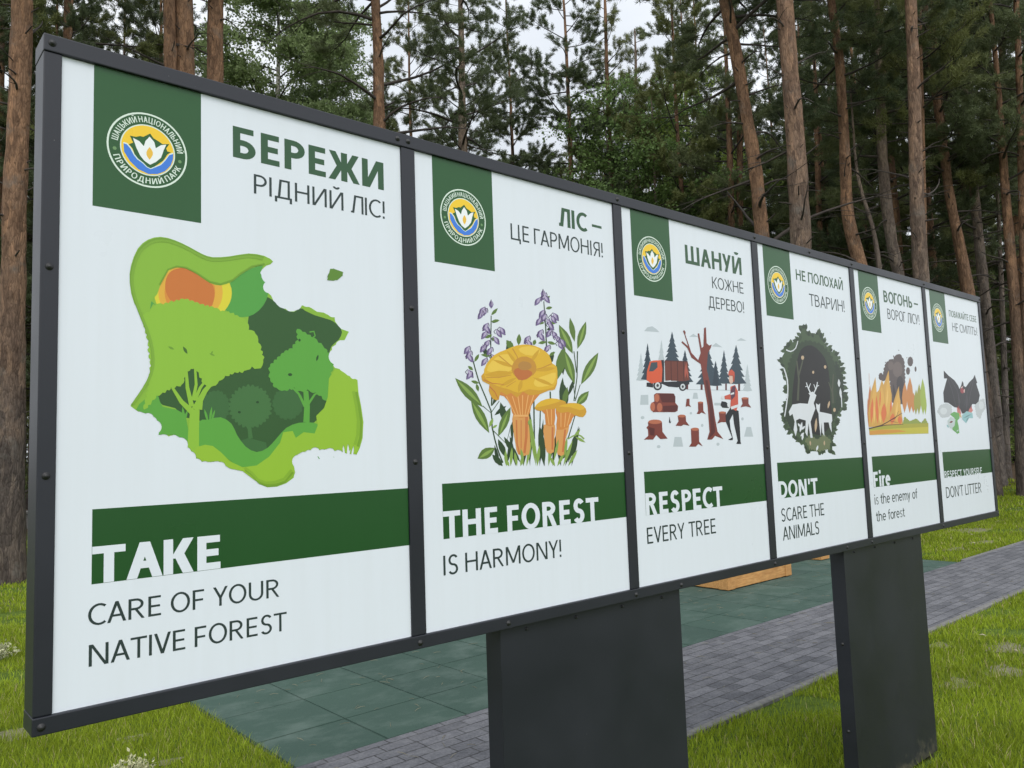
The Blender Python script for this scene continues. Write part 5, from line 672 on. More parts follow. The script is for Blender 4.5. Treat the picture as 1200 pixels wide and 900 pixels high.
((214,166,50),['2755 8457 3100 8414 3449 8415 3799 8482 4152 8597 3789 8640 3435 8637 3091 8569','3160 9026 3411 8918 3678 8837 3968 8793 4276 8777 4015 8888 3743 8970 3456 9012','3847 9409 3941 9236 4064 9080 4226 8946 4417 8827 4321 9002 4197 9160 4035 9293','5504 9552 5318 9434 5167 9303 5063 9152 4991 8987 5173 9101 5325 9232 5430 9384','6339 8868 6046 8885 5760 8869 5485 8806 5217 8711 5500 8694 5781 8709 6060 8771','6174 8178 5925 8297 5662 8387 5379 8436 5084 8457 5324 8340 5584 8251 5869 8200','4348 7863 4471 7975 4553 8096 4577 8228 4558 8368 4435 8254 4353 8133 4330 8002','3449 8056 3691 8106 3918 8181 4125 8292 4317 8429 4068 8377 3838 8300 3635 8190']),
((204,148,58),['3458 9171 3812 8960 4149 8761 4172 8783 3842 8988 3495 9206','4111 9475 4332 9193 4406 8955 4441 8963 4375 9210 4161 9500','6109 9043 5582 8852 5094 8737 5101 8711 5596 8818 6131 9002','2859 8360 3465 8383 4036 8493 4030 8518 3463 8413 2860 8393','3797 8051 4259 8289 4247 8303 3774 8079','4070 8812 4177 8981 4350 9131 4579 9210 4824 9227 5056 9163 5234 9043 5305 8868 5276 8687 5126 8547 4905 8450 4631 8419 4375 8431 4222 8475 4127 8553 4066 8670']),
((196,116,62),['4154 8641 4227 8734 4392 8782 4658 8766 4918 8717 5057 8663 5091 8591 4973 8477 4782 8375 4570 8327 4371 8344 4222 8482','2967 8044 3202 7869 3370 7605 3400 7617 3239 7890 3007 8075','2739 8273 3119 8161 3675 8139 3678 8157 3127 8186 2757 8304']),
((186,136,70),['4398 8914 4493 8991 4638 9040 4826 9032 4991 8987 5058 8902 5042 8811 4912 8747 4740 8709 4578 8708 4448 8741 4390 8822']),
((140,170,84),['4460 5395 4485 5509 4482 5620 4438 5726 4366 5828 4341 5714 4345 5604 4388 5498','4781 6690 4880 6721 4946 6766 4963 6831 4946 6908 4846 6876 4781 6831 4764 6767','5197 5287 5143 5683 5071 6167 4996 6575 4937 6872 4832 6857 4899 6562 4983 6158 5063 5676 5125 5282','6017 5344 6142 5532 6237 5728 6290 5932 6312 6143 6187 5951 6092 5755 6040 5552','6588 5415 6688 5611 6757 5811 6782 6017 6776 6227 6675 6028 6606 5828 6581 5623']),
]
ART[2]=[
((192,202,208),['2341 10396 2241 10091 2270 10108 2141 9789 2199 9806 2043 9487 2129 9506 1944 9188 2058 9207 1846 8890 1988 8909 1749 8593 2192 8580 2646 8623 2453 8928 2595 8919 2430 9224 2544 9215 2408 9520 2493 9510 2386 9817 2442 9806 2364 10113 2391 10101','898 9742 829 9541 851 9556 761 9342 803 9358 693 9143 755 9159 626 8945 707 8962 558 8747 659 8765 491 8551 806 8534 1128 8572 989 8777 1090 8767 971 8973 1051 8962 953 9169 1013 9157 935 9364 975 9352 917 9560 936 9547','9033 9641 8937 9416 8966 9433 8842 9192 8898 9210 8747 8969 8829 8988 8652 8747 8761 8766 8557 8525 8693 8545 8463 8305 8885 8283 9319 8326 9136 8558 9271 8546 9116 8778 9224 8765 9096 8997 9176 8984 9076 9217 9129 9203 9055 9437 9081 9422','675 7515 749 7927 1241 7952 1229 7522','4374 7835 4485 8110 4754 8116 4803 7843','2775 5700 2914 6122 3399 6115 3490 5685','8361 6063 8622 6531 9019 6529 9166 6052','1186 10703 1416 10883 1751 10959 2020 10859 2233 10732','4390 10684 4710 10841 5070 10717','8236 10756 8604 10917 9090 10813','6114 10345 6458 10536 6968 10351','919 6970 878 6921 786 6901 698 6921 665 6969 706 7017 797 7038 885 7018','1902 5719 1859 5671 1764 5653 1673 5676 1639 5725 1681 5773 1776 5791 1867 5769','5097 6624 5063 6572 4991 6551 4923 6573 4899 6625 4933 6677 5005 6698 5073 6676','8426 6924 8387 6869 8306 6846 8230 6869 8203 6924 8242 6980 8323 7003 8399 6980','6281 5737 6238 5684 6145 5664 6056 5688 6023 5742 6066 5794 6160 5814 6249 5790','4290 7175 4258 7133 4188 7116 4122 7133 4097 7174 4129 7215 4199 7233 4266 7216']),
((192,202,208),['3991 8259 9250 8348 9246 8316 3989 8230','6047 7677 6568 7684 6555 7562 6035 7555']),
((96,46,46),['5055 8555 5218 8560 5190 8261 5027 8256','6298 8518 6429 8522 6404 8276 6274 8273','7032 8617 7167 8621 7133 8295 6999 8291','8124 8651 8291 8656 8252 8292 8085 8288','3932 8667 4124 8673 4087 8262 3896 8257']),
((62,78,90),['1373 10190 1276 9921 1306 9936 1180 9653 1239 9670 1084 9387 1171 9405 989 9122 1104 9141 894 8858 1037 8877 800 8596 1248 8583 1708 8627 1507 8896 1652 8888 1481 9158 1596 9149 1454 9419 1540 9409 1428 9681 1485 9670 1401 9942 1429 9930','3131 10828 3011 10587 3050 10604 2890 10346 2968 10366 2771 10108 2886 10129 2652 9870 2804 9893 2534 9634 2723 9658 2416 9399 3010 9399 3622 9458 3347 9692 3540 9687 3304 9922 3458 9916 3261 10152 3376 10145 3218 10383 3294 10373 3175 10613 3213 10601','4007 10051 3882 9801 3922 9818 3757 9552 3837 9571 3632 9305 3751 9325 3509 9059 3666 9080 3386 8815 3581 8837 3264 8572 3875 8563 4506 8612 4224 8861 4423 8853 4181 9102 4339 9094 4138 9343 4256 9334 4095 9584 4173 9573 4052 9825 4090 9813','5791 10325 5602 10016 5664 10034 5414 9709 5536 9730 5229 9405 5410 9428 5044 9103 5284 9128 4861 8804 5159 8829 4680 8507 5616 8505 6590 8565 6147 8865 6456 8860 6076 9160 6322 9155 6005 9456 6188 9449 5934 9751 6055 9742 5863 10046 5923 10034','6346 9667 6238 9468 6273 9485 6130 9270 6199 9288 6022 9072 6125 9091 5915 8875 6051 8896 5809 8680 5977 8700 5703 8485 6228 8470 6770 8516 6529 8719 6699 8709 6493 8912 6628 8901 6457 9105 6558 9093 6420 9297 6487 9285 6384 9490 6417 9476','7090 10234 6973 9960 7009 9978 6857 9688 6926 9707 6741 9417 6844 9437 6627 9147 6762 9168 6512 8879 6681 8901 6398 8612 6924 8598 7466 8646 7233 8921 7403 8911 7205 9186 7340 9176 7176 9452 7278 9441 7148 9718 7215 9706 7120 9984 7152 9970','8145 10551 7960 10223 8019 10242 7777 9897 7893 9918 7596 9573 7767 9597 7416 9252 7642 9277 7237 8934 7517 8960 7059 8618 7940 8614 8856 8673 8448 8994 8737 8988 8387 9309 8618 9303 8327 9624 8499 9616 8267 9938 8381 9928 8207 10253 8263 10240']),
((50,64,76),['1362 10049 1298 9809 1317 9824 1235 9570 1270 9586 1171 9332 1224 9348 1108 9094 1177 9111 1045 8858 1131 8875 983 8623 1249 8604 1523 8642 1411 8887 1496 8876 1402 9121 1470 9110 1392 9356 1443 9345 1382 9592 1416 9579 1373 9827 1389 9814','3994 9903 3915 9687 3939 9703 3837 9471 3883 9488 3758 9256 3827 9274 3680 9042 3772 9061 3602 8829 3716 8848 3525 8617 3878 8599 4242 8641 4087 8862 4201 8851 4069 9073 4159 9062 4051 9284 4118 9272 4032 9495 4077 9483 4014 9706 4036 9693','6335 9552 6266 9379 6287 9395 6197 9206 6238 9223 6128 9034 6189 9052 6060 8863 6140 8881 5992 8692 6091 8711 5924 8522 6231 8500 6548 8540 6415 8721 6513 8709 6399 8890 6477 8878 6383 9060 6442 9046 6368 9229 6406 9215 6352 9398 6370 9383']),
((40,44,50),['1174 8470 1609 8484 1592 8273 1161 8296','2244 9498 2448 9508 2368 8543 4206 8639 4192 8492 3288 8320 2657 8338 2160 8466','2208 8375 2179 8293 2108 8223 2006 8174 1890 8155 1777 8168 1685 8211 1626 8278 1610 8358 1639 8439 1709 8509 1809 8558 1924 8578 2038 8566 2132 8523 2192 8456','3978 8376 3949 8299 3881 8234 3785 8189 3674 8171 3567 8183 3479 8223 3423 8285 3409 8360 3437 8435 3503 8501 3599 8546 3709 8565 3817 8553 3906 8513 3963 8451']),
((222,96,62),['1182 8574 1234 8958 1462 9388 1686 9448 2244 9491 2302 9109 2211 8538 1497 8445']),
((70,82,90),['1364 8964 1547 9357 1968 9392 1972 9165 1648 8975']),
((116,62,50),['2492 9489 2903 9495 2876 8631 2462 8589','2949 9497 3369 9518 3337 8618 2919 8604','3416 9521 3806 9526 3785 8618 3383 8605','3864 9514 4164 9521 4221 8677 3833 8620']),
((84,42,38),['2904 9510 2962 9512 2919 8604 2862 8602','3369 9518 3427 9521 3384 8619 3326 8617','3818 9526 3877 9529 3834 8634 3774 8632','2493 9503 4166 9544 4163 9506 2490 9467']),
((180,92,76),['3891 8739 3990 8922 4055 9107 4071 9293 4052 9479 3953 9293 3888 9108 3872 8924','4107 8746 4137 8879 4142 9009 4112 9135 4057 9258 4027 9126 4022 8996 4052 8870']),
((214,220,224),['2096 8372 2073 8310 2016 8259 1938 8230 1854 8228 1781 8253 1733 8300 1720 8361 1743 8422 1799 8473 1877 8503 1960 8505 2034 8480 2083 8433','3870 8373 3847 8315 3794 8268 3720 8241 3641 8239 3572 8262 3527 8306 3514 8363 3537 8420 3590 8467 3663 8494 3743 8497 3812 8474 3857 8429']),
((60,62,66),['1996 8369 1976 8327 1929 8300 1875 8299 1832 8323 1819 8364 1839 8406 1885 8433 1940 8434 1983 8410','3775 8370 3755 8331 3712 8306 3661 8305 3621 8327 3609 8365 3628 8404 3672 8429 3723 8431 3762 8408']),
((128,62,52),['1622 7960 1792 8034 2975 8046 3114 7920 3090 7633 3275 7492 3221 7276 3019 7217 1507 7207 1327 7399 1430 7608 1631 7667','805 6042 1104 6195 1104 6469 1002 6538 1139 6640 1128 6778 2077 6776 2076 6357 2409 6059 1906 6046 1646 6223 1414 6033','3025 6618 3250 6810 3202 7061 3788 7049 3802 6810 4023 6614 3612 6666 3430 6602','3914 5675 4107 5830 4119 6483 4725 6479 4695 5892 4945 5668 4612 5784 4418 5664','3825 7462 3929 7827 4145 7831 4122 7575 4231 7459 3995 7501','4616 7155 4751 7288 4765 7695 5162 7701 5148 7291 5333 7129 4992 7216 4836 7141','6184 6710 6387 6922 6366 7240 6947 7260 6897 6769 6541 6770','8194 7488 8395 7672 8327 7946 8950 7974 8918 7679 9125 7483 8662 7541','5310 5971 5532 6324 5496 7519 5264 8787 5140 9457 4461 9721 4185 10151 3762 10382 3851 10439 4264 10230 4133 10518 4002 10804 3926 10888 4017 10968 4129 10873 4094 10752 4278 10379 4482 9945 4970 9636 5189 9986 5034 10865 5163 10905 5299 10219 5433 10302 5566 11178 5723 11221 5703 10472 5897 10370 6110 10437 6016 10262 5761 10018 5586 9251 5776 8578 6037 6921 6171 6318 6605 5973 5959 6133 5687 5965']),
((92,42,40),['5372 5970 5634 6323 5622 7520 5408 8717 5611 8724 5903 7524 5978 6320 5771 6172','2011 8010 3032 8033 3111 7884 3091 7647 2147 7633 2052 7828','2190 7479 2192 7226 3078 7232 3254 7384 3196 7527','1213 6228 1155 6572 1560 6500 1513 6190']),
((188,110,82),['1985 7827 1954 7735 1884 7667 1794 7642 1708 7665 1649 7730 1632 7820 1663 7912 1733 7980 1823 8006 1909 7984 1969 7918','1656 7438 1627 7340 1561 7268 1477 7241 1398 7267 1344 7337 1330 7434 1359 7531 1425 7603 1508 7630 1588 7605 1642 7535','2152 7422 2119 7323 2044 7251 1947 7224 1855 7249 1793 7320 1776 7418 1809 7516 1883 7589 1979 7616 2072 7591 2135 7520','2067 6790 2017 6748 1886 6714 1699 6696 1495 6697 1315 6716 1192 6750 1150 6791 1198 6833 1326 6867 1510 6886 1714 6886 1898 6867 2024 6833','3788 7049 3730 7010 3586 6986 3412 6986 3274 7009 3224 7047 3281 7085 3423 7109 3597 7110 3737 7087','4722 6449 4680 6413 4570 6387 4423 6378 4279 6389 4175 6417 4140 6454 4182 6490 4290 6516 4436 6524 4582 6514 4686 6486','5159 7678 5098 7646 4956 7631 4817 7642 4762 7672 4823 7705 4964 7720 5104 7709','8933 7942 8872 7908 8720 7885 8537 7882 8392 7899 8339 7931 8399 7964 8549 7987 8732 7991 8879 7974','6944 7229 6885 7197 6738 7177 6559 7176 6417 7194 6365 7225 6423 7257 6569 7277 6748 7279 6892 7260']),
((34,38,44),['6984 5929 7330 6038 6897 6769 6875 7075 7343 7464 8010 7314 8037 6534 8017 5834 8060 5717 7649 5725 7788 5877 7560 6691 7514 7155 7212 6846 7239 6462 7403 5960 7316 5908','6530 7569 6641 7762 6995 7729 7284 7540 7180 7446 6676 7456','2559 6776 2625 7023 2673 6776 2770 6846 2645 6719 2474 6832']),
((206,92,72),['7448 8474 7839 8563 8054 8255 8011 7588 7801 7297 7316 7463 7410 7852 6915 7858 6891 8012 7412 8123','7301 9014 7391 9236 7644 9317 7850 9192 7859 9019']),
((96,60,78),['7584 8478 7889 8518 7781 8014 7447 7814 7389 8162']),
((222,186,170),['7394 9002 7748 8999 7673 8676 7461 8599 7341 8743']),
((186,84,62),['7667 9012 7859 9019 7769 8679 7671 8793']),
((224,228,232),['7347 7502 8015 7627 8030 7510 7401 7371','7414 8147 7720 8216 7710 8122 7406 8069','6844 7942 6803 7876 6716 7847 6634 7873 6606 7937 6647 8003 6734 8032 6816 8006','7317 7602 7273 7514 7183 7477 7102 7512 7075 7599 7120 7687 7209 7725 7291 7690']),
]
ART[3]=[
((70,90,60),['3977 11821 4426 12002 4655 11579 5367 11482 5845 11740 6245 11393 6793 10976 7371 10706 7885 10581 8113 9978 8438 9375 8226 8600 8477 8146 8161 7529 7368 7070 6909 6471 6540 6029 6498 5114 5687 5310 5072 5108 4690 5477 3940 5181 3555 5430 3061 5861 2414 6080 1819 6610 1656 6982 1533 7464 2093 7747 2065 8583 1974 9558 1665 10032 2383 10705 2963 11026 3760 11224','4244 11831 4167 11960 3992 11996 3720 11941 3795 11814 3970 11777','4119 11769 4138 11913 4010 11983 3738 11978 3719 11834 3846 11765','4607 11842 4598 11965 4474 11999 4237 11944 4246 11822 4369 11788','4773 11522 4784 11673 4646 11749 4359 11751 4348 11601 4486 11524','4932 11464 5131 11564 5139 11648 4957 11716 4759 11617 4751 11533','5017 11484 5003 11634 4847 11706 4551 11698 4565 11549 4720 11477','5710 11589 6000 11718 6108 11864 6034 12026 5744 11896 5637 11750','5613 11473 5596 11624 5435 11695 5134 11685 5151 11535 5310 11464','5963 11475 6229 11564 6314 11672 6217 11798 5951 11709 5867 11601','5921 11403 6265 11490 6461 11626 6504 11808 6157 11719 5963 11584','6333 11135 6611 11269 6701 11415 6600 11571 6321 11435 6233 11291','6424 11218 6551 11358 6488 11449 6236 11492 6110 11352 6172 11261','6614 10867 6968 10885 7225 10981 7383 11153 7025 11133 6769 11037','6981 10816 7174 10925 7164 11009 6952 11068 6761 10959 6771 10876','7489 10573 7702 10702 7710 10817 7512 10915 7300 10785 7292 10671','7610 10558 7866 10624 7929 10709 7799 10812 7544 10745 7481 10661','8006 10072 8253 10164 8295 10262 8134 10363 7888 10270 7846 10173','7843 10340 8120 10365 8240 10442 8202 10570 7924 10545 7805 10468','8050 9628 8409 9671 8632 9780 8718 9954 8357 9910 8135 9801','8061 9668 8244 9542 8504 9514 8841 9584 8655 9712 8394 9739','8061 8781 8283 8686 8524 8691 8785 8797 8560 8892 8318 8887','7980 8758 8245 8640 8564 8622 8937 8703 8666 8822 8347 8840','8241 8304 8328 8173 8515 8135 8804 8190 8716 8321 8527 8359','8260 8217 8463 8135 8653 8150 8830 8265 8625 8348 8435 8332','8282 8060 8559 8023 8755 8073 8868 8211 8588 8247 8393 8197','8104 7716 8295 7632 8472 7646 8637 7758 8444 7842 8266 7828','7435 7217 7441 7091 7573 7047 7832 7084 7825 7211 7692 7255','7925 7472 8197 7417 8415 7455 8579 7586 8305 7641 8087 7602','6989 6667 6772 6543 6755 6418 6936 6292 7154 6416 7172 6541','7093 6975 7175 6839 7362 6790 7658 6828 7575 6964 7386 7013','6561 6324 6803 6228 7056 6229 7321 6327 7074 6423 6821 6421','6579 6180 6411 6077 6439 5995 6661 5932 6830 6034 6802 6117','6307 5598 6445 5453 6680 5392 7015 5415 6875 5561 6638 5622','6600 5740 6326 5634 6239 5502 6339 5344 6613 5448 6701 5581','6222 5234 6275 5063 6475 4955 6824 4911 6770 5084 6569 5192','6031 5292 5959 5151 6060 5054 6335 5001 6408 5143 6307 5240','5340 5239 5049 5200 4911 5108 4923 4960 5212 4998 5352 5090','5100 5189 4902 5110 4892 5028 5069 4941 5268 5019 5279 5102','4736 5478 4580 5383 4607 5306 4819 5247 4976 5343 4948 5420','4539 5536 4594 5390 4771 5315 5073 5311 5018 5458 4839 5533','4455 5401 4180 5389 4038 5313 4027 5176 4301 5187 4444 5263','4469 5487 4361 5369 4425 5287 4662 5239 4771 5357 4707 5440','3719 5437 3543 5305 3547 5178 3731 5052 3909 5183 3905 5312','3836 5324 3667 5225 3679 5134 3871 5049 4041 5148 4029 5240','3282 5913 2967 5927 2734 5862 2581 5719 2892 5703 3126 5768','3284 5771 3072 5708 3034 5627 3169 5526 3380 5589 3419 5671','2602 6098 2376 6089 2288 6028 2337 5915 2563 5924 2652 5985','2910 6008 2782 5866 2828 5745 3047 5643 3175 5785 3129 5907','1967 6666 1712 6577 1613 6457 1669 6306 1925 6394 2024 6514','2430 6310 2123 6326 1892 6262 1735 6121 2038 6104 2271 6167','1886 6844 1706 6932 1519 6930 1326 6839 1504 6751 1690 6753','1982 6674 1708 6680 1526 6614 1435 6476 1707 6469 1890 6535','1766 7125 1522 7135 1375 7076 1325 6948 1567 6937 1714 6996','1774 7062 1521 7048 1387 6974 1370 6841 1622 6855 1757 6928','1969 7593 1803 7689 1614 7694 1402 7609 1566 7514 1755 7509','2306 7707 2121 7833 1874 7872 1567 7823 1749 7698 1995 7659','2251 8299 2118 8417 1921 8446 1662 8389 1793 8272 1989 8242','2267 8440 2026 8500 1808 8472 1615 8356 1853 8296 2071 8323','2145 9216 2068 9335 1912 9366 1675 9312 1751 9195 1907 9163','2204 8712 1956 8726 1794 8667 1718 8535 1965 8521 2127 8580','1897 9744 1934 9900 1820 9999 1557 10042 1520 9887 1633 9788','1914 9625 2044 9746 2005 9833 1798 9887 1669 9766 1708 9679','2397 10527 2161 10603 1918 10586 1669 10478 1901 10403 2144 10419','2130 10355 2319 10506 2335 10646 2176 10775 1988 10624 1972 10484','2771 10809 2959 10952 2970 11082 2802 11198 2615 11054 2604 10925','2909 10872 2796 10994 2604 11025 2334 10966 2445 10845 2637 10814','3864 11130 3782 11292 3574 11373 3241 11373 3322 11212 3529 11131','3467 11085 3535 11207 3453 11260 3222 11245 3155 11124 3236 11071','4010 11400 3947 11546 3763 11608 3461 11586 3523 11441 3706 11379','3851 11653 4129 11745 4245 11864 4200 12012 3921 11920 3806 11800']),
((58,76,50),['4312 11842 4234 11971 4054 12025 3774 12004 3852 11875 4031 11821','4187 11832 4387 11930 4428 12029 4312 12128 4113 12029 4072 11931','4721 11568 4754 11695 4651 11759 4414 11763 4382 11637 4484 11572','4461 11767 4652 11912 4681 12048 4547 12175 4357 12029 4328 11893','4731 11448 4939 11577 4987 11705 4872 11831 4664 11701 4617 11574','4959 11505 4909 11636 4748 11693 4477 11678 4526 11548 4686 11490','5591 11606 5891 11653 6083 11753 6168 11907 5866 11859 5674 11759','5986 11495 6183 11614 6212 11726 6071 11831 5874 11712 5846 11600','6211 11344 6378 11455 6373 11547 6196 11619 6031 11507 6036 11416','6424 11106 6638 11068 6808 11107 6932 11224 6716 11262 6547 11222','6331 11292 6416 11435 6339 11534 6101 11586 6017 11443 6093 11345','7125 10734 7318 10830 7335 10918 7177 10998 6985 10902 6968 10814','7471 10562 7781 10571 8011 10649 8159 10796 7845 10787 7616 10709','7733 10516 7925 10637 7938 10748 7772 10846 7581 10725 7568 10615','7902 10090 8040 9990 8233 9976 8483 10049 8344 10150 8149 10163','7821 10016 8152 9994 8441 10052 8687 10192 8351 10213 8063 10154','7933 9812 8228 9758 8513 9789 8787 9907 8487 9961 8203 9929','8190 9615 8437 9671 8524 9756 8449 9869 8202 9812 8116 9728','8310 9185 8562 9220 8668 9296 8627 9413 8374 9378 8269 9302','8178 8245 8505 8263 8732 8349 8857 8500 8527 8480 8301 8395','8220 8333 8315 8187 8527 8112 8860 8109 8764 8256 8550 8331','8126 7814 8105 7646 8245 7526 8545 7452 8566 7620 8425 7741','8216 7823 8122 7709 8192 7639 8427 7612 8522 7726 8451 7796','7924 7446 8161 7409 8334 7448 8441 7565 8202 7602 8029 7562','7015 6903 7111 6767 7312 6702 7620 6707 7522 6844 7320 6909','6840 6624 7038 6540 7246 6541 7465 6626 7265 6710 7057 6709','6598 6275 6605 6161 6727 6110 6965 6125 6958 6240 6835 6290','6524 6275 6591 6135 6773 6058 7073 6046 7006 6187 6823 6264','6610 5693 6350 5589 6250 5460 6309 5303 6568 5405 6669 5535','6523 6072 6368 5942 6383 5821 6569 5708 6725 5838 6709 5960','6089 5217 6193 5095 6379 5046 6650 5069 6545 5192 6358 5241','5522 5356 5301 5242 5242 5111 5343 4965 5564 5078 5624 5209','5347 5310 5324 5178 5439 5092 5694 5051 5717 5184 5601 5270','4896 5453 4652 5391 4552 5294 4596 5162 4839 5223 4940 5320','4874 5324 4817 5175 4911 5057 5157 4970 5215 5119 5120 5237','4184 5387 4191 5261 4318 5189 4567 5171 4559 5297 4431 5369','3911 5298 3704 5271 3635 5207 3703 5105 3910 5132 3979 5197','3747 5326 3709 5199 3807 5113 4043 5068 4081 5195 3982 5281','3157 5927 2930 5887 2833 5807 2865 5687 3091 5727 3189 5807','3054 5912 2950 5802 2994 5715 3188 5650 3292 5759 3248 5847','2491 6141 2393 6007 2443 5894 2640 5800 2738 5934 2688 6048','2784 6012 2685 5907 2733 5828 2926 5774 3025 5879 2977 5959','2242 6400 2008 6358 1895 6274 1904 6147 2137 6189 2250 6273','1915 6737 1668 6650 1552 6532 1567 6382 1813 6467 1929 6586','1850 6814 1655 6833 1541 6791 1506 6686 1700 6666 1815 6708','1795 7082 1664 7194 1472 7232 1220 7199 1349 7088 1540 7048','1658 7305 1452 7245 1381 7158 1443 7046 1648 7105 1720 7192','2141 7723 1901 7751 1710 7708 1567 7595 1804 7566 1996 7608','2240 8472 2109 8580 1918 8612 1669 8569 1798 8462 1988 8429','2195 7874 1952 7800 1837 7694 1850 7554 2093 7626 2209 7733','2136 8899 2144 9045 2023 9141 1775 9187 1768 9042 1887 8946','2202 9456 2002 9556 1759 9577 1475 9520 1671 9421 1913 9399','1773 9853 1881 9956 1845 10027 1665 10067 1557 9964 1593 9893','1933 9891 1779 10008 1557 10050 1270 10016 1422 9900 1642 9858','2533 10684 2418 10782 2247 10801 2021 10742 2135 10643 2305 10624','2635 10740 2646 10860 2539 10917 2315 10911 2304 10792 2410 10735','2899 10909 2802 11000 2657 11011 2464 10941 2560 10850 2705 10839','3479 11100 3366 11199 3194 11216 2967 11153 3079 11055 3250 11037','3626 11128 3831 11198 3888 11282 3796 11379 3591 11308 3534 11225','3698 11110 3924 11242 3998 11381 3918 11526 3692 11394 3619 11255']),
((44,60,40),['4329 11898 4321 11988 4228 12022 4050 12000 4058 11911 4151 11877','4331 11942 4495 11965 4561 12016 4527 12094 4363 12071 4298 12020','4496 11869 4586 11959 4555 12020 4402 12053 4312 11962 4344 11901','5219 11425 5313 11539 5281 11629 5124 11694 5030 11580 5061 11491','4765 11470 4888 11589 4885 11693 4755 11783 4633 11664 4636 11560','5759 11623 5806 11713 5742 11757 5569 11755 5522 11665 5585 11621','6093 11450 6234 11534 6245 11609 6123 11674 5982 11590 5972 11515','5957 11479 6164 11572 6252 11678 6219 11798 6011 11705 5925 11599','6315 11233 6499 11279 6567 11346 6520 11433 6336 11386 6268 11320','7006 10793 7183 10781 7295 10821 7343 10913 7165 10925 7053 10885','7522 10619 7680 10593 7787 10623 7842 10710 7683 10736 7576 10706','7666 10544 7883 10584 7995 10657 8002 10764 7785 10724 7673 10651','7915 10202 8041 10148 8163 10161 8280 10239 8153 10293 8031 10280','8222 9609 8411 9669 8471 9745 8401 9836 8211 9775 8152 9699','8183 9705 8362 9767 8409 9839 8322 9921 8143 9859 8097 9787','8144 9027 8344 8959 8565 8957 8809 9024 8607 9092 8385 9093','8142 8433 8320 8365 8517 8364 8734 8430 8554 8498 8357 8499','8345 8250 8359 8123 8489 8039 8735 7998 8721 8126 8591 8209','8193 7916 8452 7904 8662 7953 8824 8061 8563 8072 8353 8023','7928 7512 8075 7427 8266 7406 8500 7450 8351 7535 8160 7556','6961 6796 7073 6690 7255 6642 7510 6650 7397 6757 7213 6805','7100 6948 7149 6834 7293 6769 7534 6753 7485 6867 7340 6932','6737 6448 6794 6351 6929 6309 7142 6320 7084 6418 6949 6460','6397 5547 6457 5453 6590 5412 6796 5426 6735 5521 6602 5561','6411 5990 6513 5911 6653 5893 6833 5936 6731 6017 6590 6034','6434 5198 6257 5163 6198 5103 6256 5016 6433 5050 6493 5110','5565 5333 5389 5262 5336 5175 5405 5071 5580 5141 5633 5228','5581 5329 5400 5271 5338 5191 5393 5090 5575 5148 5638 5227','4942 5309 4798 5254 4777 5191 4880 5118 5024 5173 5045 5237','4578 5449 4388 5432 4291 5376 4287 5279 4476 5296 4574 5353','3564 5454 3483 5380 3516 5326 3664 5290 3746 5364 3713 5419','4002 5253 3812 5222 3722 5156 3730 5056 3920 5087 4010 5153','3469 5506 3456 5395 3546 5316 3742 5268 3755 5379 3663 5458','2827 5986 2696 6025 2599 6008 2537 5934 2668 5894 2765 5911','2669 6068 2563 5976 2574 5890 2701 5810 2807 5902 2797 5988','2141 6433 1985 6453 1882 6422 1834 6340 1990 6320 2093 6351','1701 7008 1557 6979 1515 6930 1577 6860 1722 6888 1763 6938','1738 6911 1597 6877 1563 6826 1634 6759 1775 6792 1810 6843','1759 7218 1572 7262 1395 7246 1229 7173 1414 7129 1591 7144','2013 7733 1831 7689 1745 7617 1754 7516 1936 7560 2022 7632','2198 8501 1994 8494 1852 8440 1770 8338 1972 8344 2115 8399','2163 7987 2026 8012 1940 7986 1905 7908 2041 7883 2127 7909','2140 9291 2036 9383 1876 9416 1663 9393 1766 9302 1925 9268','1935 9789 1815 9838 1700 9827 1588 9756 1706 9707 1822 9718','1913 9631 2003 9710 1981 9767 1846 9804 1756 9726 1778 9668','1813 10080 1762 10152 1667 10164 1529 10117 1580 10045 1675 10033','2683 10776 2731 10882 2669 10954 2499 10992 2452 10886 2513 10814','2609 10755 2500 10824 2360 10830 2190 10775 2298 10706 2438 10699','3573 11103 3609 11208 3536 11273 3357 11298 3321 11194 3393 11129','4048 11739 4028 11828 3929 11860 3751 11835 3770 11746 3869 11714']),
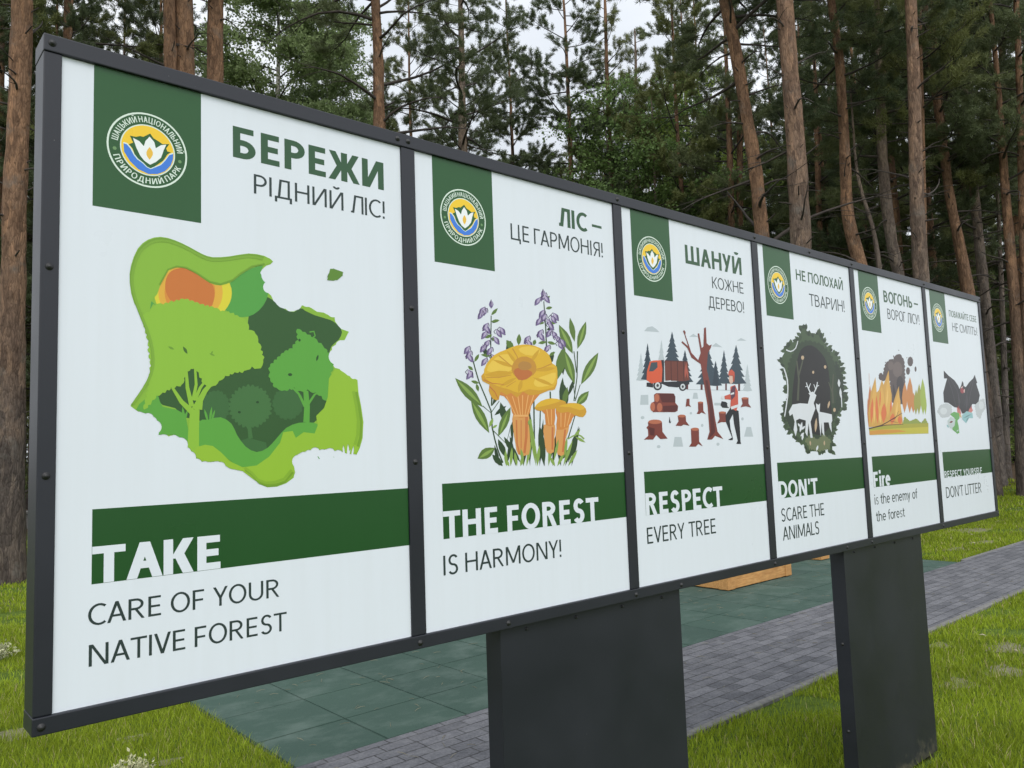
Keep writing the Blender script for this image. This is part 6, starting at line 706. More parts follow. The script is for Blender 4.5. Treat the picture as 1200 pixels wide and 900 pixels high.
((50,66,44),['3442 10914 3511 11016 3625 11083 3825 11011 3891 11121 4030 11149 4213 11109 4273 11230 4426 11240 4605 11208 4792 11260 4969 11261 5081 11166 5270 11218 5464 11239 5562 11123 5788 11222 5924 11158 6051 11080 6263 11080 6363 11010 6377 10900 6646 10925 6750 10857 6705 10718 6991 10750 7057 10662 7036 10535 7285 10513 7311 10416 7238 10292 7436 10256 7490 10166 7441 10049 7692 10025 7742 9933 7645 9804 7768 9749 7836 9676 7690 9577 7939 9536 7960 9457 7735 9350 7922 9301 7895 9217 7780 9122 7927 9069 7928 8988 7825 8895 7961 8821 7942 8727 7802 8628 8029 8557 8052 8464 7778 8361 7887 8285 8000 8195 7754 8094 7925 8020 7866 7925 7730 7828 7820 7728 7744 7647 7500 7598 7591 7498 7590 7402 7272 7370 7319 7279 7297 7188 7046 7144 7114 7048 7087 6959 6821 6919 6936 6837 6997 6746 6734 6671 6824 6590 6794 6504 6647 6423 6781 6340 6767 6253 6561 6177 6529 6065 6386 6010 6138 6034 6118 5913 5945 5884 5720 5893 5702 5773 5558 5723 5308 5754 5147 5717 4979 5698 4910 5818 4755 5787 4569 5742 4516 5882 4361 5847 4224 5868 4127 5945 3954 5882 3802 5878 3743 6007 3569 5940 3456 5991 3363 6068 3179 6087 3053 6144 3068 6259 2841 6258 2786 6344 2775 6448 2587 6462 2446 6510 2485 6636 2303 6678 2185 6746 2336 6868 2178 6914 2106 6991 2188 7099 2048 7149 1948 7219 2040 7330 1857 7403 1962 7483 2091 7562 1933 7634 1933 7715 2143 7795 1962 7866 2039 7947 2194 8028 2046 8099 2076 8180 2245 8262 2096 8332 2138 8414 2297 8496 2167 8566 2140 8648 2349 8731 2173 8796 2242 8885 2366 8977 2286 9047 2175 9127 2384 9224 2203 9288 2293 9379 2402 9471 2263 9537 2300 9625 2419 9718 2296 9820 2358 9903 2621 9954 2512 10053 2584 10135 2824 10191 2735 10287 2839 10365 3028 10430 3009 10515 2990 10613 3234 10671 3133 10769 3215 10852']),
((44,58,42),['7618 10261 7760 10233 7868 10186 7749 10084 7921 10063 8003 10009 7880 9906 8062 9887 8055 9811 8012 9728 8211 9712 8197 9635 8144 9549 8259 9512 8402 9472 8277 9369 8404 9314 8417 9239 8277 9154 8406 9098 8427 9024 8276 8939 8440 8885 8457 8811 8276 8724 8444 8670 8438 8594 8276 8510 8445 8455 8438 8379 8276 8295 8392 8216 8372 8144 8127 8101 8161 8033 8150 7960 7979 7908 8043 7836 7973 7771 7832 7716 7859 7649 7864 7574 7685 7525 7737 7439 7638 7391 7454 7372 7524 7280 7455 7223 7224 7220 7233 7148 7179 7087 6996 7069 6910 7136 6971 7204 7087 7269 6964 7339 6986 7410 7178 7470 7064 7539 7069 7611 7270 7671 7131 7742 7156 7813 7362 7873 7249 7942 7263 8014 7454 8076 7335 8145 7380 8216 7546 8280 7438 8338 7436 8412 7552 8492 7398 8548 7449 8625 7559 8705 7396 8759 7434 8836 7565 8918 7427 8973 7441 9048 7571 9131 7467 9188 7489 9264 7578 9344 7460 9405 7486 9486 7588 9573 7457 9633 7395 9708 7598 9802 7490 9863 7409 9937 7608 10031 7519 10093 7528 10174','1697 7742 1835 7770 1958 7760 2018 7677 2163 7713 2270 7682 2341 7611 2450 7571 2467 7513 2373 7444 2468 7402 2492 7345 2406 7277 2486 7233 2512 7176 2438 7110 2507 7065 2565 7010 2470 6942 2583 6901 2602 6843 2503 6775 2644 6763 2684 6710 2653 6635 2803 6625 2863 6578 2804 6495 2942 6481 2965 6422 2955 6353 3054 6327 3157 6292 3107 6212 2988 6177 2909 6212 2841 6261 2728 6232 2632 6245 2578 6310 2471 6288 2370 6293 2316 6358 2186 6377 2167 6431 2201 6498 2111 6526 2047 6569 2086 6637 1982 6661 1949 6712 1971 6776 1824 6789 1835 6850 1857 6914 1760 6939 1676 6976 1743 7052 1680 7100 1605 7156 1731 7224 1625 7270 1628 7330 1720 7397 1660 7445 1635 7504 1709 7569 1633 7616 1575 7673']),
((30,30,27),['4130 10841 4540 10956 5008 10984 5515 10851 5988 10627 6330 10376 6571 10058 6699 9641 6747 9163 6727 8637 6688 8112 6726 7650 6711 7217 6547 6775 6230 6401 5699 6154 5057 6047 4347 6141 3677 6348 3167 6607 2790 6915 2560 7229 2475 7613 2569 8158 2753 8743 2943 9272 3155 9752 3374 10163 3609 10492 3844 10704']),
((30,28,26),['4497 10396 5107 10577 5668 10460 6057 10117 6293 9596 6335 8962 6253 8253 6160 7463 5894 6771 5234 6336 4502 6198 3912 6479 3493 7057 3350 7943 3458 8907 3900 9759']),
((78,82,66),['3217 7902 3456 9051 3344 10051 3205 10036 3276 9042 2999 7904','3407 9179 3881 9920 4095 10369 3985 10374 3746 9931 3251 9197','7075 7822 7061 8570 7286 9483 7162 9482 6876 8566 6828 7812','7021 8432 6648 9017 6559 8999 6872 8403']),
((110,120,86),['3602 5782 3636 5854 3724 5911 3899 5919 3922 5998 4025 6047 4199 6058 4337 6069 4412 6033 4422 5960 4535 5956 4638 5935 4647 5861 4770 5862 4860 5833 4873 5761 4889 5831 4992 5853 5127 5853 5137 5928 5254 5941 5384 5946 5392 6022 5466 6066 5642 6040 5757 6035 5879 6022 5875 5940 6023 5952 6076 5900 6110 5838 6231 5835 6331 5809 6346 5737 6405 5675 6405 5617 6225 5592 6292 5529 6283 5472 6104 5447 6160 5386 6116 5336 5984 5303 5892 5258 5785 5206 5631 5263 5552 5192 5436 5163 5283 5223 5198 5168 5088 5128 4938 5184 4827 5169 4705 5158 4657 5239 4538 5211 4442 5233 4379 5293 4262 5268 4144 5260 4103 5347 3986 5371 3892 5411 3935 5493 3795 5509 3737 5560 3768 5638 3667 5666 3543 5696','3948 5237 4102 5391 4200 5551 4217 5717 4176 5887 4021 5731 3923 5572 3907 5407','6112 5154 6204 5322 6234 5489 6176 5653 6057 5815 5965 5646 5935 5479 5993 5316']),
((196,170,140),['4082 10258 4021 10172 3896 10132 3781 10160 3743 10240 3803 10325 3927 10365 4043 10338','5067 9501 5024 9437 4939 9408 4860 9431 4834 9492 4877 9556 4963 9585 5041 9562','6482 9858 6426 9782 6314 9746 6212 9772 6178 9845 6233 9921 6344 9957 6447 9931','7206 7445 7148 7359 7034 7323 6930 7358 6897 7442 6954 7527 7069 7564 7173 7529','4731 6195 4888 6389 4986 6586 5000 6786 4955 6990 4798 6794 4700 6597 4686 6398','4122 5489 4178 5562 4198 5634 4169 5705 4104 5774 4049 5701 4029 5629 4058 5558','5619 5457 5692 5529 5728 5601 5713 5674 5660 5748 5588 5676 5551 5604 5567 5531','6299 7511 6449 7614 6553 7723 6588 7840 6575 7961 6423 7856 6320 7747 6285 7632']),
((222,226,232),['2116 7303 2538 7684 3309 7765 4143 7748 4433 8214 4277 8327 4747 8424 5126 8229 4775 7786 4909 7497 4467 6988 4295 6773 4406 5912 4180 5915 4060 6702 3852 5991 3658 6206 3798 6845 3147 6943 2781 6845 2853 6354 2646 6007 2476 6357 2637 6775 2475 7194 2194 7081','5025 7498 5007 7789 5287 7705 5475 7796 5351 7326 5965 7272 6707 7187 6719 6844 6575 6696 6561 6177 6362 6475 6279 6741 5741 6742 5691 5967 5486 6188 5505 6742 5280 5972 5216 6772 5218 7209','4573 8348 4317 8656 4169 8908 4086 8892 4209 8632 4438 8315','4362 8563 4604 8866 4552 8875 4259 8582','4199 8741 3975 8678 3992 8652 4232 8688','4913 8325 5236 8632 5387 8965 5301 8970 5128 8648 4788 8354','5167 8563 4946 8843 4891 8831 5056 8538','5275 8704 5508 8783 5485 8809 5230 8755','2223 10552 2422 10503 2709 10481 3018 10569 3294 10718 3467 10942 3566 11134 3485 11138 3380 10950 3211 10741 2962 10613 2706 10542 2478 10567 2299 10617','1858 9541 1986 9321 2108 8998 2129 8619 2061 8167 1833 7558 1613 7056 1715 7047 1941 7550 2175 8164 2249 8624 2232 9013 2112 9346 1985 9570','7803 8742 7918 8871 7967 8996 7922 9115 7812 9230 7698 9101 7649 8976 7693 8857','7902 8135 8009 8284 8057 8432 8021 8575 7925 8715 7818 8565 7771 8418 7807 8275','7925 8286 7902 7602 7997 7605 8052 8292','3107 6212 3274 6341 3386 6477 3421 6623 3400 6774 3233 6643 3121 6507 3086 6362','3134 6001 3297 6021 3425 6059 3503 6124 3547 6207 3383 6187 3255 6148 3177 6083','3198 6492 3204 6567 3170 6629 3081 6673 2953 6704 2947 6630 2981 6568 3070 6524','3290 6351 3446 6375 3572 6416 3654 6480 3705 6560 3547 6535 3421 6494 3340 6431','3271 5788 3386 5868 3456 5952 3464 6043 3427 6138 3312 6057 3242 5973 3234 5883','4708 5190 4839 5255 4925 5327 4947 5410 4924 5501 4793 5435 4707 5363 4685 5280']),
]
ART[4]=[
((90,78,76),['4019 8039 3934 8106 3894 8188 4000 8280 3894 8345 3838 8426 3982 8521 3892 8588 3872 8671 3963 8763 3906 8846 3843 8943 4013 9047 3928 9129 3953 9229 4063 9332 3826 9321 3567 9331 3345 9388 3208 9308 3005 9289 2792 9290 2781 9359 2821 9437 2947 9507 2864 9583 2961 9656 3104 9726 3091 9797 3135 9874 3261 9946 3202 10029 3235 10118 3439 10195 3377 10278 3470 10363 3618 10446 3691 10514 3831 10560 4007 10586 4060 10667 4201 10715 4400 10728 4565 10747 4741 10752 4818 10668 4755 10761 4804 10866 5002 10965 5207 11058 5484 11115 5792 11133 5946 11098 6023 11026 6046 10938 6214 10907 6285 10833 6301 10742 6380 10673 6396 10586 6282 10490 6382 10422 6423 10337 6263 10239 6372 10170 6353 10082 6244 9987 6329 9917 6365 9832 6225 9736 6351 9669 6312 9579 6206 9486 6248 9411 6288 9324 6137 9234 6179 9159 6191 9072 6068 8983 6127 8908 6158 8821 5999 8732 6065 8658 6096 8570 5931 8482 6052 8408 5967 8320 5862 8233 5965 8158 5959 8071 5794 7984 5706 7905 5547 7876 5348 7896 5238 7843 5089 7805 4907 7808 4711 7803 4572 7855 4460 7924 4276 7925 4109 7956','3037 9577 3078 9523 3019 9468 2925 9415 2896 9371 2827 9341 2712 9343 2623 9341 2545 9355 2522 9401 2438 9438 2439 9495 2466 9556 2438 9609 2489 9664 2576 9718 2596 9768 2692 9779 2788 9791 2878 9793 2940 9770 2980 9733 3040 9693 3079 9641','7687 10744 7714 10715 7717 10682 7631 10651 7688 10621 7640 10590 7575 10558 7550 10509 7506 10457 7352 10437 7273 10410 7184 10397 7103 10426 7009 10442 6914 10466 6924 10528 6851 10546 6832 10575 6903 10616 6803 10631 6806 10663 6882 10704 6832 10734 6833 10766 6936 10796 6877 10826 6906 10858 6991 10888 7002 10941 7070 10987 7213 11011 7294 11049 7382 11058 7462 11024 7562 11010 7652 10983 7644 10922 7694 10901 7752 10876 7665 10833 7740 10815 7759 10785','7084 10089 7130 10060 7104 10030 7027 10003 7060 9975 7052 9944 6970 9917 6934 9880 6875 9846 6760 9840 6681 9846 6589 9854 6577 9902 6515 9920 6487 9946 6552 9984 6507 10004 6477 10030 6527 10066 6484 10094 6484 10125 6583 10151 6534 10180 6582 10208 6639 10237 6660 10282 6727 10312 6849 10315 6937 10313 7021 10302 7033 10254 7102 10237 7117 10209 7058 10171 7130 10155 7159 10129','8184 10263 8110 10127 7983 10066 7878 10117 7856 10249 7929 10385 8055 10446 8161 10395','4884 10934 4835 10867 4759 10863 4733 10926 4782 10993 4857 10997','3607 10486 3563 10441 3490 10438 3461 10478 3504 10522 3578 10526','6849 10956 6811 10910 6752 10907 6730 10949 6768 10995 6828 10998','5702 11378 5667 11340 5609 11336 5586 11371 5622 11409 5680 11413']),
((112,98,94),['5919 10140 5955 10093 5940 10039 5826 9990 5838 9943 5864 9888 5732 9840 5666 9765 5519 9702 5354 9646 5219 9603 5074 9610 4931 9630 4772 9655 4684 9721 4624 9797 4545 9831 4504 9878 4585 9939 4519 9975 4502 10025 4546 10082 4537 10128 4557 10180 4636 10230 4611 10276 4610 10330 4727 10378 4797 10451 4927 10520 5100 10575 5232 10613 5381 10620 5525 10596 5674 10567 5779 10507 5840 10430 5933 10397 5916 10342 5880 10285 5972 10252 5982 10201','4684 10333 4701 10300 4707 10261 4606 10231 4646 10196 4606 10161 4528 10130 4455 10087 4367 10040 4223 10035 4104 10032 4002 10052 3949 10104 3895 10127 3868 10158 3907 10200 3829 10218 3840 10256 3865 10295 3838 10329 3870 10364 3941 10397 3920 10430 3937 10466 4018 10498 4089 10541 4178 10587 4321 10594 4430 10590 4543 10578 4598 10526 4658 10505 4664 10470 4641 10430 4725 10412 4731 10377']),
((60,52,54),['5945 9228 5982 9181 5963 9129 5870 9079 5894 9034 5863 8982 5796 8931 5740 8868 5656 8799 5512 8744 5415 8716 5309 8717 5206 8737 5102 8778 5014 8835 4991 8910 4919 8947 4921 8998 4970 9053 4930 9093 4880 9140 4949 9197 4930 9242 4930 9294 5022 9344 4978 9390 4993 9442 5096 9491 5153 9554 5233 9624 5376 9680 5473 9708 5580 9707 5685 9692 5780 9649 5881 9595 5903 9519 5960 9480 5996 9432 5924 9373 5983 9335 6011 9285','5668 7818 5812 8116 5861 8409 5774 8693 5591 8969 5447 8670 5399 8378 5485 8095','4561 7966 4668 8281 4689 8590 4590 8889 4405 9180 4299 8864 4278 8557 4377 8258']),
((196,120,70),['766 6680 1048 7257 1227 7839 1257 8421 1181 9003 897 8414 719 7833 691 7256','603 6299 734 6778 810 7259 807 7739 748 8218 617 7733 541 7252 545 6775','1113 9001 1177 9704 1142 9702 1078 9000']),
((206,136,74),['5770 7325 6172 7823 6400 8324 6376 8823 6175 9318 5772 8810 5547 8311 5571 7818','6547 7330 7031 7918 7304 8510 7273 9099 7027 9682 6543 9080 6275 8491 6306 7910','7101 7334 7430 7671 7610 8009 7579 8347 7397 8682 7068 8340 6890 8002 6922 7668']),
((160,160,66),['7478 7210 7812 7633 8005 8058 7995 8482 7842 8904 7508 8474 7317 8050 7327 7630','7964 7212 8350 7734 8577 8259 8574 8783 8409 9304 8021 8772 7798 8248 7801 7729']),
((164,184,76),['8642 7215 9065 7830 9301 8448 9266 9062 9038 9669 8614 9040 8382 8425 8418 7819','9016 7217 9225 7551 9348 7886 9347 8220 9259 8553 9049 8214 8928 7880 8929 7548']),
((214,164,78),['628 6451 665 7294 1015 7991 1189 8537 1984 9499 2000 8556 2342 8722 2841 9371 3037 9058 3345 9388 3906 10006 3901 9245 4090 8443 3948 7635 4648 8455 5223 9041 5193 8139 5348 7323 5404 6588 3750 6514']),
((226,176,84),['1113 6526 1568 7156 1873 7799 1957 8449 1883 9102 1422 8452 1121 7809 1040 7168','2259 6677 2698 7244 2958 7819 2958 8396 2773 8971 2331 8389 2076 7816 2077 7247','3254 6992 3665 7631 3914 8276 3928 8922 3774 9564 3360 8909 3115 8265 3103 7628','4515 6671 4989 7151 5272 7639 5280 8133 5092 8628 4616 8136 4338 7650 4331 7162']),
((222,118,64),['969 6680 1230 7062 1401 7448 1444 7839 1394 8230 1131 7842 961 7455 920 7068','1811 6600 1982 7052 2067 7503 2029 7952 1904 8397 1733 7940 1649 7490 1687 7044','2611 6676 2963 6988 3155 7304 3117 7623 2917 7942 2565 7625 2375 7310 2413 6994','3764 6593 4097 6760 4282 6936 4254 7122 4075 7315 3742 7145 3560 6970 3588 6786','4969 6589 5212 6738 5315 6884 5217 7024 4978 7158 4736 7008 4635 6863 4731 6724','3709 7313 3874 7512 3980 7712 4000 7915 3960 8118 3794 7917 3689 7717 3669 7515','2243 7618 2395 7893 2504 8170 2551 8448 2554 8727 2402 8448 2293 8171 2247 7894']),
((240,196,110),['1394 6679 1509 6990 1574 7301 1569 7612 1514 7921 1399 7607 1334 7296 1339 6987','3185 7627 3370 7946 3512 8267 3591 8590 3625 8915 3438 8592 3296 8270 3218 7949','4359 6833 4573 7132 4736 7435 4823 7742 4857 8052 4640 7748 4478 7444 4391 7139','2171 6677 2275 6836 2321 6994 2285 7150 2190 7303 2086 7143 2041 6986 2077 6831']),
((146,160,70),['5347 6588 5317 6644 5357 6702 5472 6751 5445 6807 5508 6862 5598 6915 5593 6968 5605 7029 5724 7079 5847 7073 5930 7039 5964 6983 6067 6969 6168 6943 6204 6888 6321 6878 6388 6837 6447 6791 6534 6826 6653 6844 6785 6846 6870 6884 6990 6904 7126 6902 7214 6938 7324 6971 7470 6958 7592 6950 7693 6921 7720 6860 7847 6853 7913 6809 7972 6762 8095 6753 8190 6721 8225 6663 8286 6727 8390 6791 8566 6832 8638 6893 8754 6955 8911 7003 8988 6967 9088 6926 9057 6860 9147 6827 9208 6778 9204 6718 9313 6687 9359 6636 9350 6574 9218 6544 9070 6540 8931 6576 8802 6554 8657 6557 8517 6577 8389 6557 8245 6556 8106 6578 7979 6554 7837 6554 7700 6580 7574 6554 7433 6556 7298 6581 7174 6560 7033 6551 6900 6583 6776 6558 6638 6556 6506 6584 6383 6558 6248 6566 6116 6585 5997 6570 5861 6571 5730 6587 5611 6568 5477 6568']),
((174,168,58),['616 6375 2850 6518 5450 6628 9367 6660 9303 6231 624 6222']),
((200,190,66),['630 6260 4644 6348 9341 6420 9252 5975 618 5978']),
((214,152,62),['624 6222 2280 6286 4629 6267 5935 6134 2766 6030 618 5978']),
((70,46,40),['626 6326 1384 6406 2346 6532 3109 6700 3844 6894 4714 7122 5404 7309 5368 7337 4672 7156 3797 6932 3059 6745 2308 6586 1357 6467 601 6393','625 6341 2859 6534 5445 6592 5446 6616 2854 6581 607 6409','3642 6858 4407 6986 4895 7439 4861 7445 4368 7002 3621 6888','3435 6822 4610 6704 4621 6720 3451 6845']),
]
ART[5]=[
((196,202,206),['493 7446 518 7498 549 7559 707 7594 710 7651 763 7708 922 7744 911 7803 1006 7852 1138 7894 1241 7930 1368 7960 1522 7943 1624 7982 1749 8018 1909 7993 2007 8042 2150 8048 2300 8043 2452 8040 2605 8022 2685 7958 2839 7956 2978 7928 3073 7873 3185 7828 3176 7769 3076 7706 3161 7660 3179 7603 3079 7540 3132 7493 3142 7435 3082 7374 3024 7309 2916 7251 2703 7236 2656 7168 2539 7114 2328 7100 2214 7067 2080 7056 1944 7084 1831 7043 1698 7038 1563 7068 1452 7022 1319 7023 1186 7052 1050 7073 958 7116 954 7184 841 7211 754 7255 723 7315 598 7338 524 7386','7648 7976 7674 8040 7781 8090 7983 8108 8040 8162 8117 8223 8320 8241 8351 8305 8459 8356 8660 8376 8793 8411 8950 8451 9140 8433 9266 8484 9427 8520 9625 8490 9747 8447 9750 8387 9665 8319 9755 8274 9772 8214 9705 8149 9818 8105 9871 8048 9745 7978 9850 7933 9888 7875 9785 7807 9727 7730 9581 7661 9371 7608 9313 7532 9154 7467 8961 7410 8959 7336 8906 7255 8709 7191 8716 7116 8664 7035 8458 6974 8307 6989 8169 7020 8157 7093 8003 7107 7861 7136 7858 7212 7751 7263 7695 7327 7806 7403 7724 7456 7647 7518 7753 7594 7617 7642 7634 7712 7700 7785 7586 7835 7527 7898']),
((214,220,224),['2208 7503 2196 7445 2115 7388 1999 7337 1881 7301 1745 7259 1568 7267 1427 7270 1265 7275 1169 7332 1058 7369 1024 7428 1033 7494 1046 7551 1080 7615 1237 7659 1340 7710 1487 7738 1665 7731 1809 7730 1965 7720 2069 7667 2174 7628 2211 7569','9452 7999 9520 7960 9474 7924 9356 7894 9380 7858 9380 7819 9260 7790 9172 7750 9060 7710 8898 7701 8756 7703 8656 7738 8579 7783 8483 7805 8481 7842 8533 7884 8447 7908 8404 7941 8488 7986 8440 8024 8468 8060 8582 8090 8565 8125 8591 8162 8677 8194 8739 8248 8887 8267 9038 8285 9185 8285 9315 8265 9360 8204 9439 8180 9446 8143 9406 8101 9506 8079 9516 8043','8608 7601 8741 7821 8819 8040 8819 8258 8763 8475 8630 8254 8552 8034 8553 7817']),
((206,120,112),['4071 7793 4602 7799 4800 7385 4569 7107 4107 7197','6272 7770 6904 7872 7171 7589 6687 7377 6247 7441']),
((20,18,22),['2168 9798 2241 10361 2959 10054 4065 9726 4660 9374 4897 9130 5249 9392 5445 9613 5521 9728 5738 9594 5739 9378 6118 9294 6887 9678 7730 9994 8136 10279 8520 9682 8297 9626 8833 8767 8451 8276 7796 8054 7153 8065 6427 7677 6111 7393 4985 7339 4591 7752 3642 7788 2540 8092 1810 8099 1821 8798 2723 9817']),
((62,58,64),['2737 9810 3391 9012 3875 7925 3946 7932 3484 9025 2849 9830','3111 9911 4348 9034 4759 8121 4832 8129 4440 9051 3217 9938','7777 9905 6917 8920 6329 7961 6403 7958 7016 8915 7901 9897','7367 9798 6283 8907 5579 7952 5651 7948 6378 8899 7483 9784','4550 7568 4648 7894 4695 8219 4670 8542 4595 8863 4498 8534 4451 8209 4476 7887','5903 7579 6087 7861 6220 8144 6279 8428 6287 8713 6102 8428 5970 8144 5911 7861']),
((150,44,50),['5013 9105 5365 9255 5688 9151 5728 8889 5314 8805 4996 8918','4429 7567 4476 7664 4482 7758 4432 7848 4342 7934 4296 7837 4289 7743 4339 7653','6681 7680 6828 7744 6936 7812 6989 7888 7002 7968 6855 7903 6747 7834 6695 7759']),
((226,190,184),['5102 9173 5282 9198 5435 9235 5549 9289 5635 9356 5453 9331 5300 9293 5187 9239','5639 8934 5773 8981 5866 9033 5898 9092 5887 9156 5752 9108 5660 9056 5628 8997','5863 8939 5790 8889 5665 8886 5614 8933 5687 8984 5812 8987']),
((104,170,92),['2713 7282 3454 7467 4388 7382 4427 7014 3955 6831 4113 6464 4146 5961 3750 5902 2944 6199 2906 6560 3473 7012']),
((150,196,200),['4965 7247 5893 7532 6998 7398 7038 7019 6276 7018 5566 6644 4892 6923','1985 6563 1958 6485 1989 6420 2105 6373 2280 6339 2309 6417 2277 6483 2161 6530']),
((196,208,208),['2156 6831 2790 7101 3642 6922 3354 6468 2722 6246 2195 6473','3642 6058 3797 6067 3921 6090 4002 6133 4053 6191 3897 6181 3773 6158 3692 6115']),
((112,150,152),['5157 7016 5575 7057 5978 7116 6358 7200 6721 7302 6292 7259 5886 7199 5510 7116','5588 6737 5808 6815 5986 6903 6101 7003 6172 7111 5949 7032 5772 6944 5658 6845']),
((214,180,110),['4388 7382 4393 7273 4454 7174 4594 7089 4791 7015 4786 7125 4725 7224 4584 7309']),
((122,40,48),['2472 6696 2668 6676 2847 6681 3003 6721 3142 6786 2943 6805 2764 6800 2609 6760']),
]
EMBLEM=[
((240,190,48),None),
((40,88,44),['-309 -244 -386 -38 -475 52 -369 120 -451 288 -300 291 -198 339 -121 335 47 467 139 355 270 302 363 252 537 294 456 159 484 80 577 78 484 -6 378 -202 221 -350 77 -495 -91 -419']),
((206,222,216),['-610 41 -531 36 -439 -60 -362 -210 -270 -319 -150 -391 -45 -487 64 -518 175 -442 336 -337 446 -186 560 -6 716 55 709 94 541 24 417 -166 315 -308 161 -408 64 -478 -23 -450 -126 -356 -246 -285 -333 -183 -410 -33 -510 71 -601 80']),
((62,118,205),['-600 46 -526 41 -437 -50 -360 -199 -270 -305 -143 -374 -40 -464 64 -498 168 -433 326 -328 431 -190 538 -8 699 49 705 -129 619 -321 458 -513 248 -621 13 -650 -244 -564 -448 -386 -586 -168']),
((224,228,232),['50 -382 -91 -307 -195 -189 -285 -14 -375 245 -223 197 -107 84 -68 235 35 378 152 259 192 98 324 215 456 260 390 87 325 -129 194 -277']),
((222,178,66),['38 -250 86 -170 116 -94 116 -25 85 38 36 95 -13 15 -43 -61 -42 -130 -12 -192']),
]
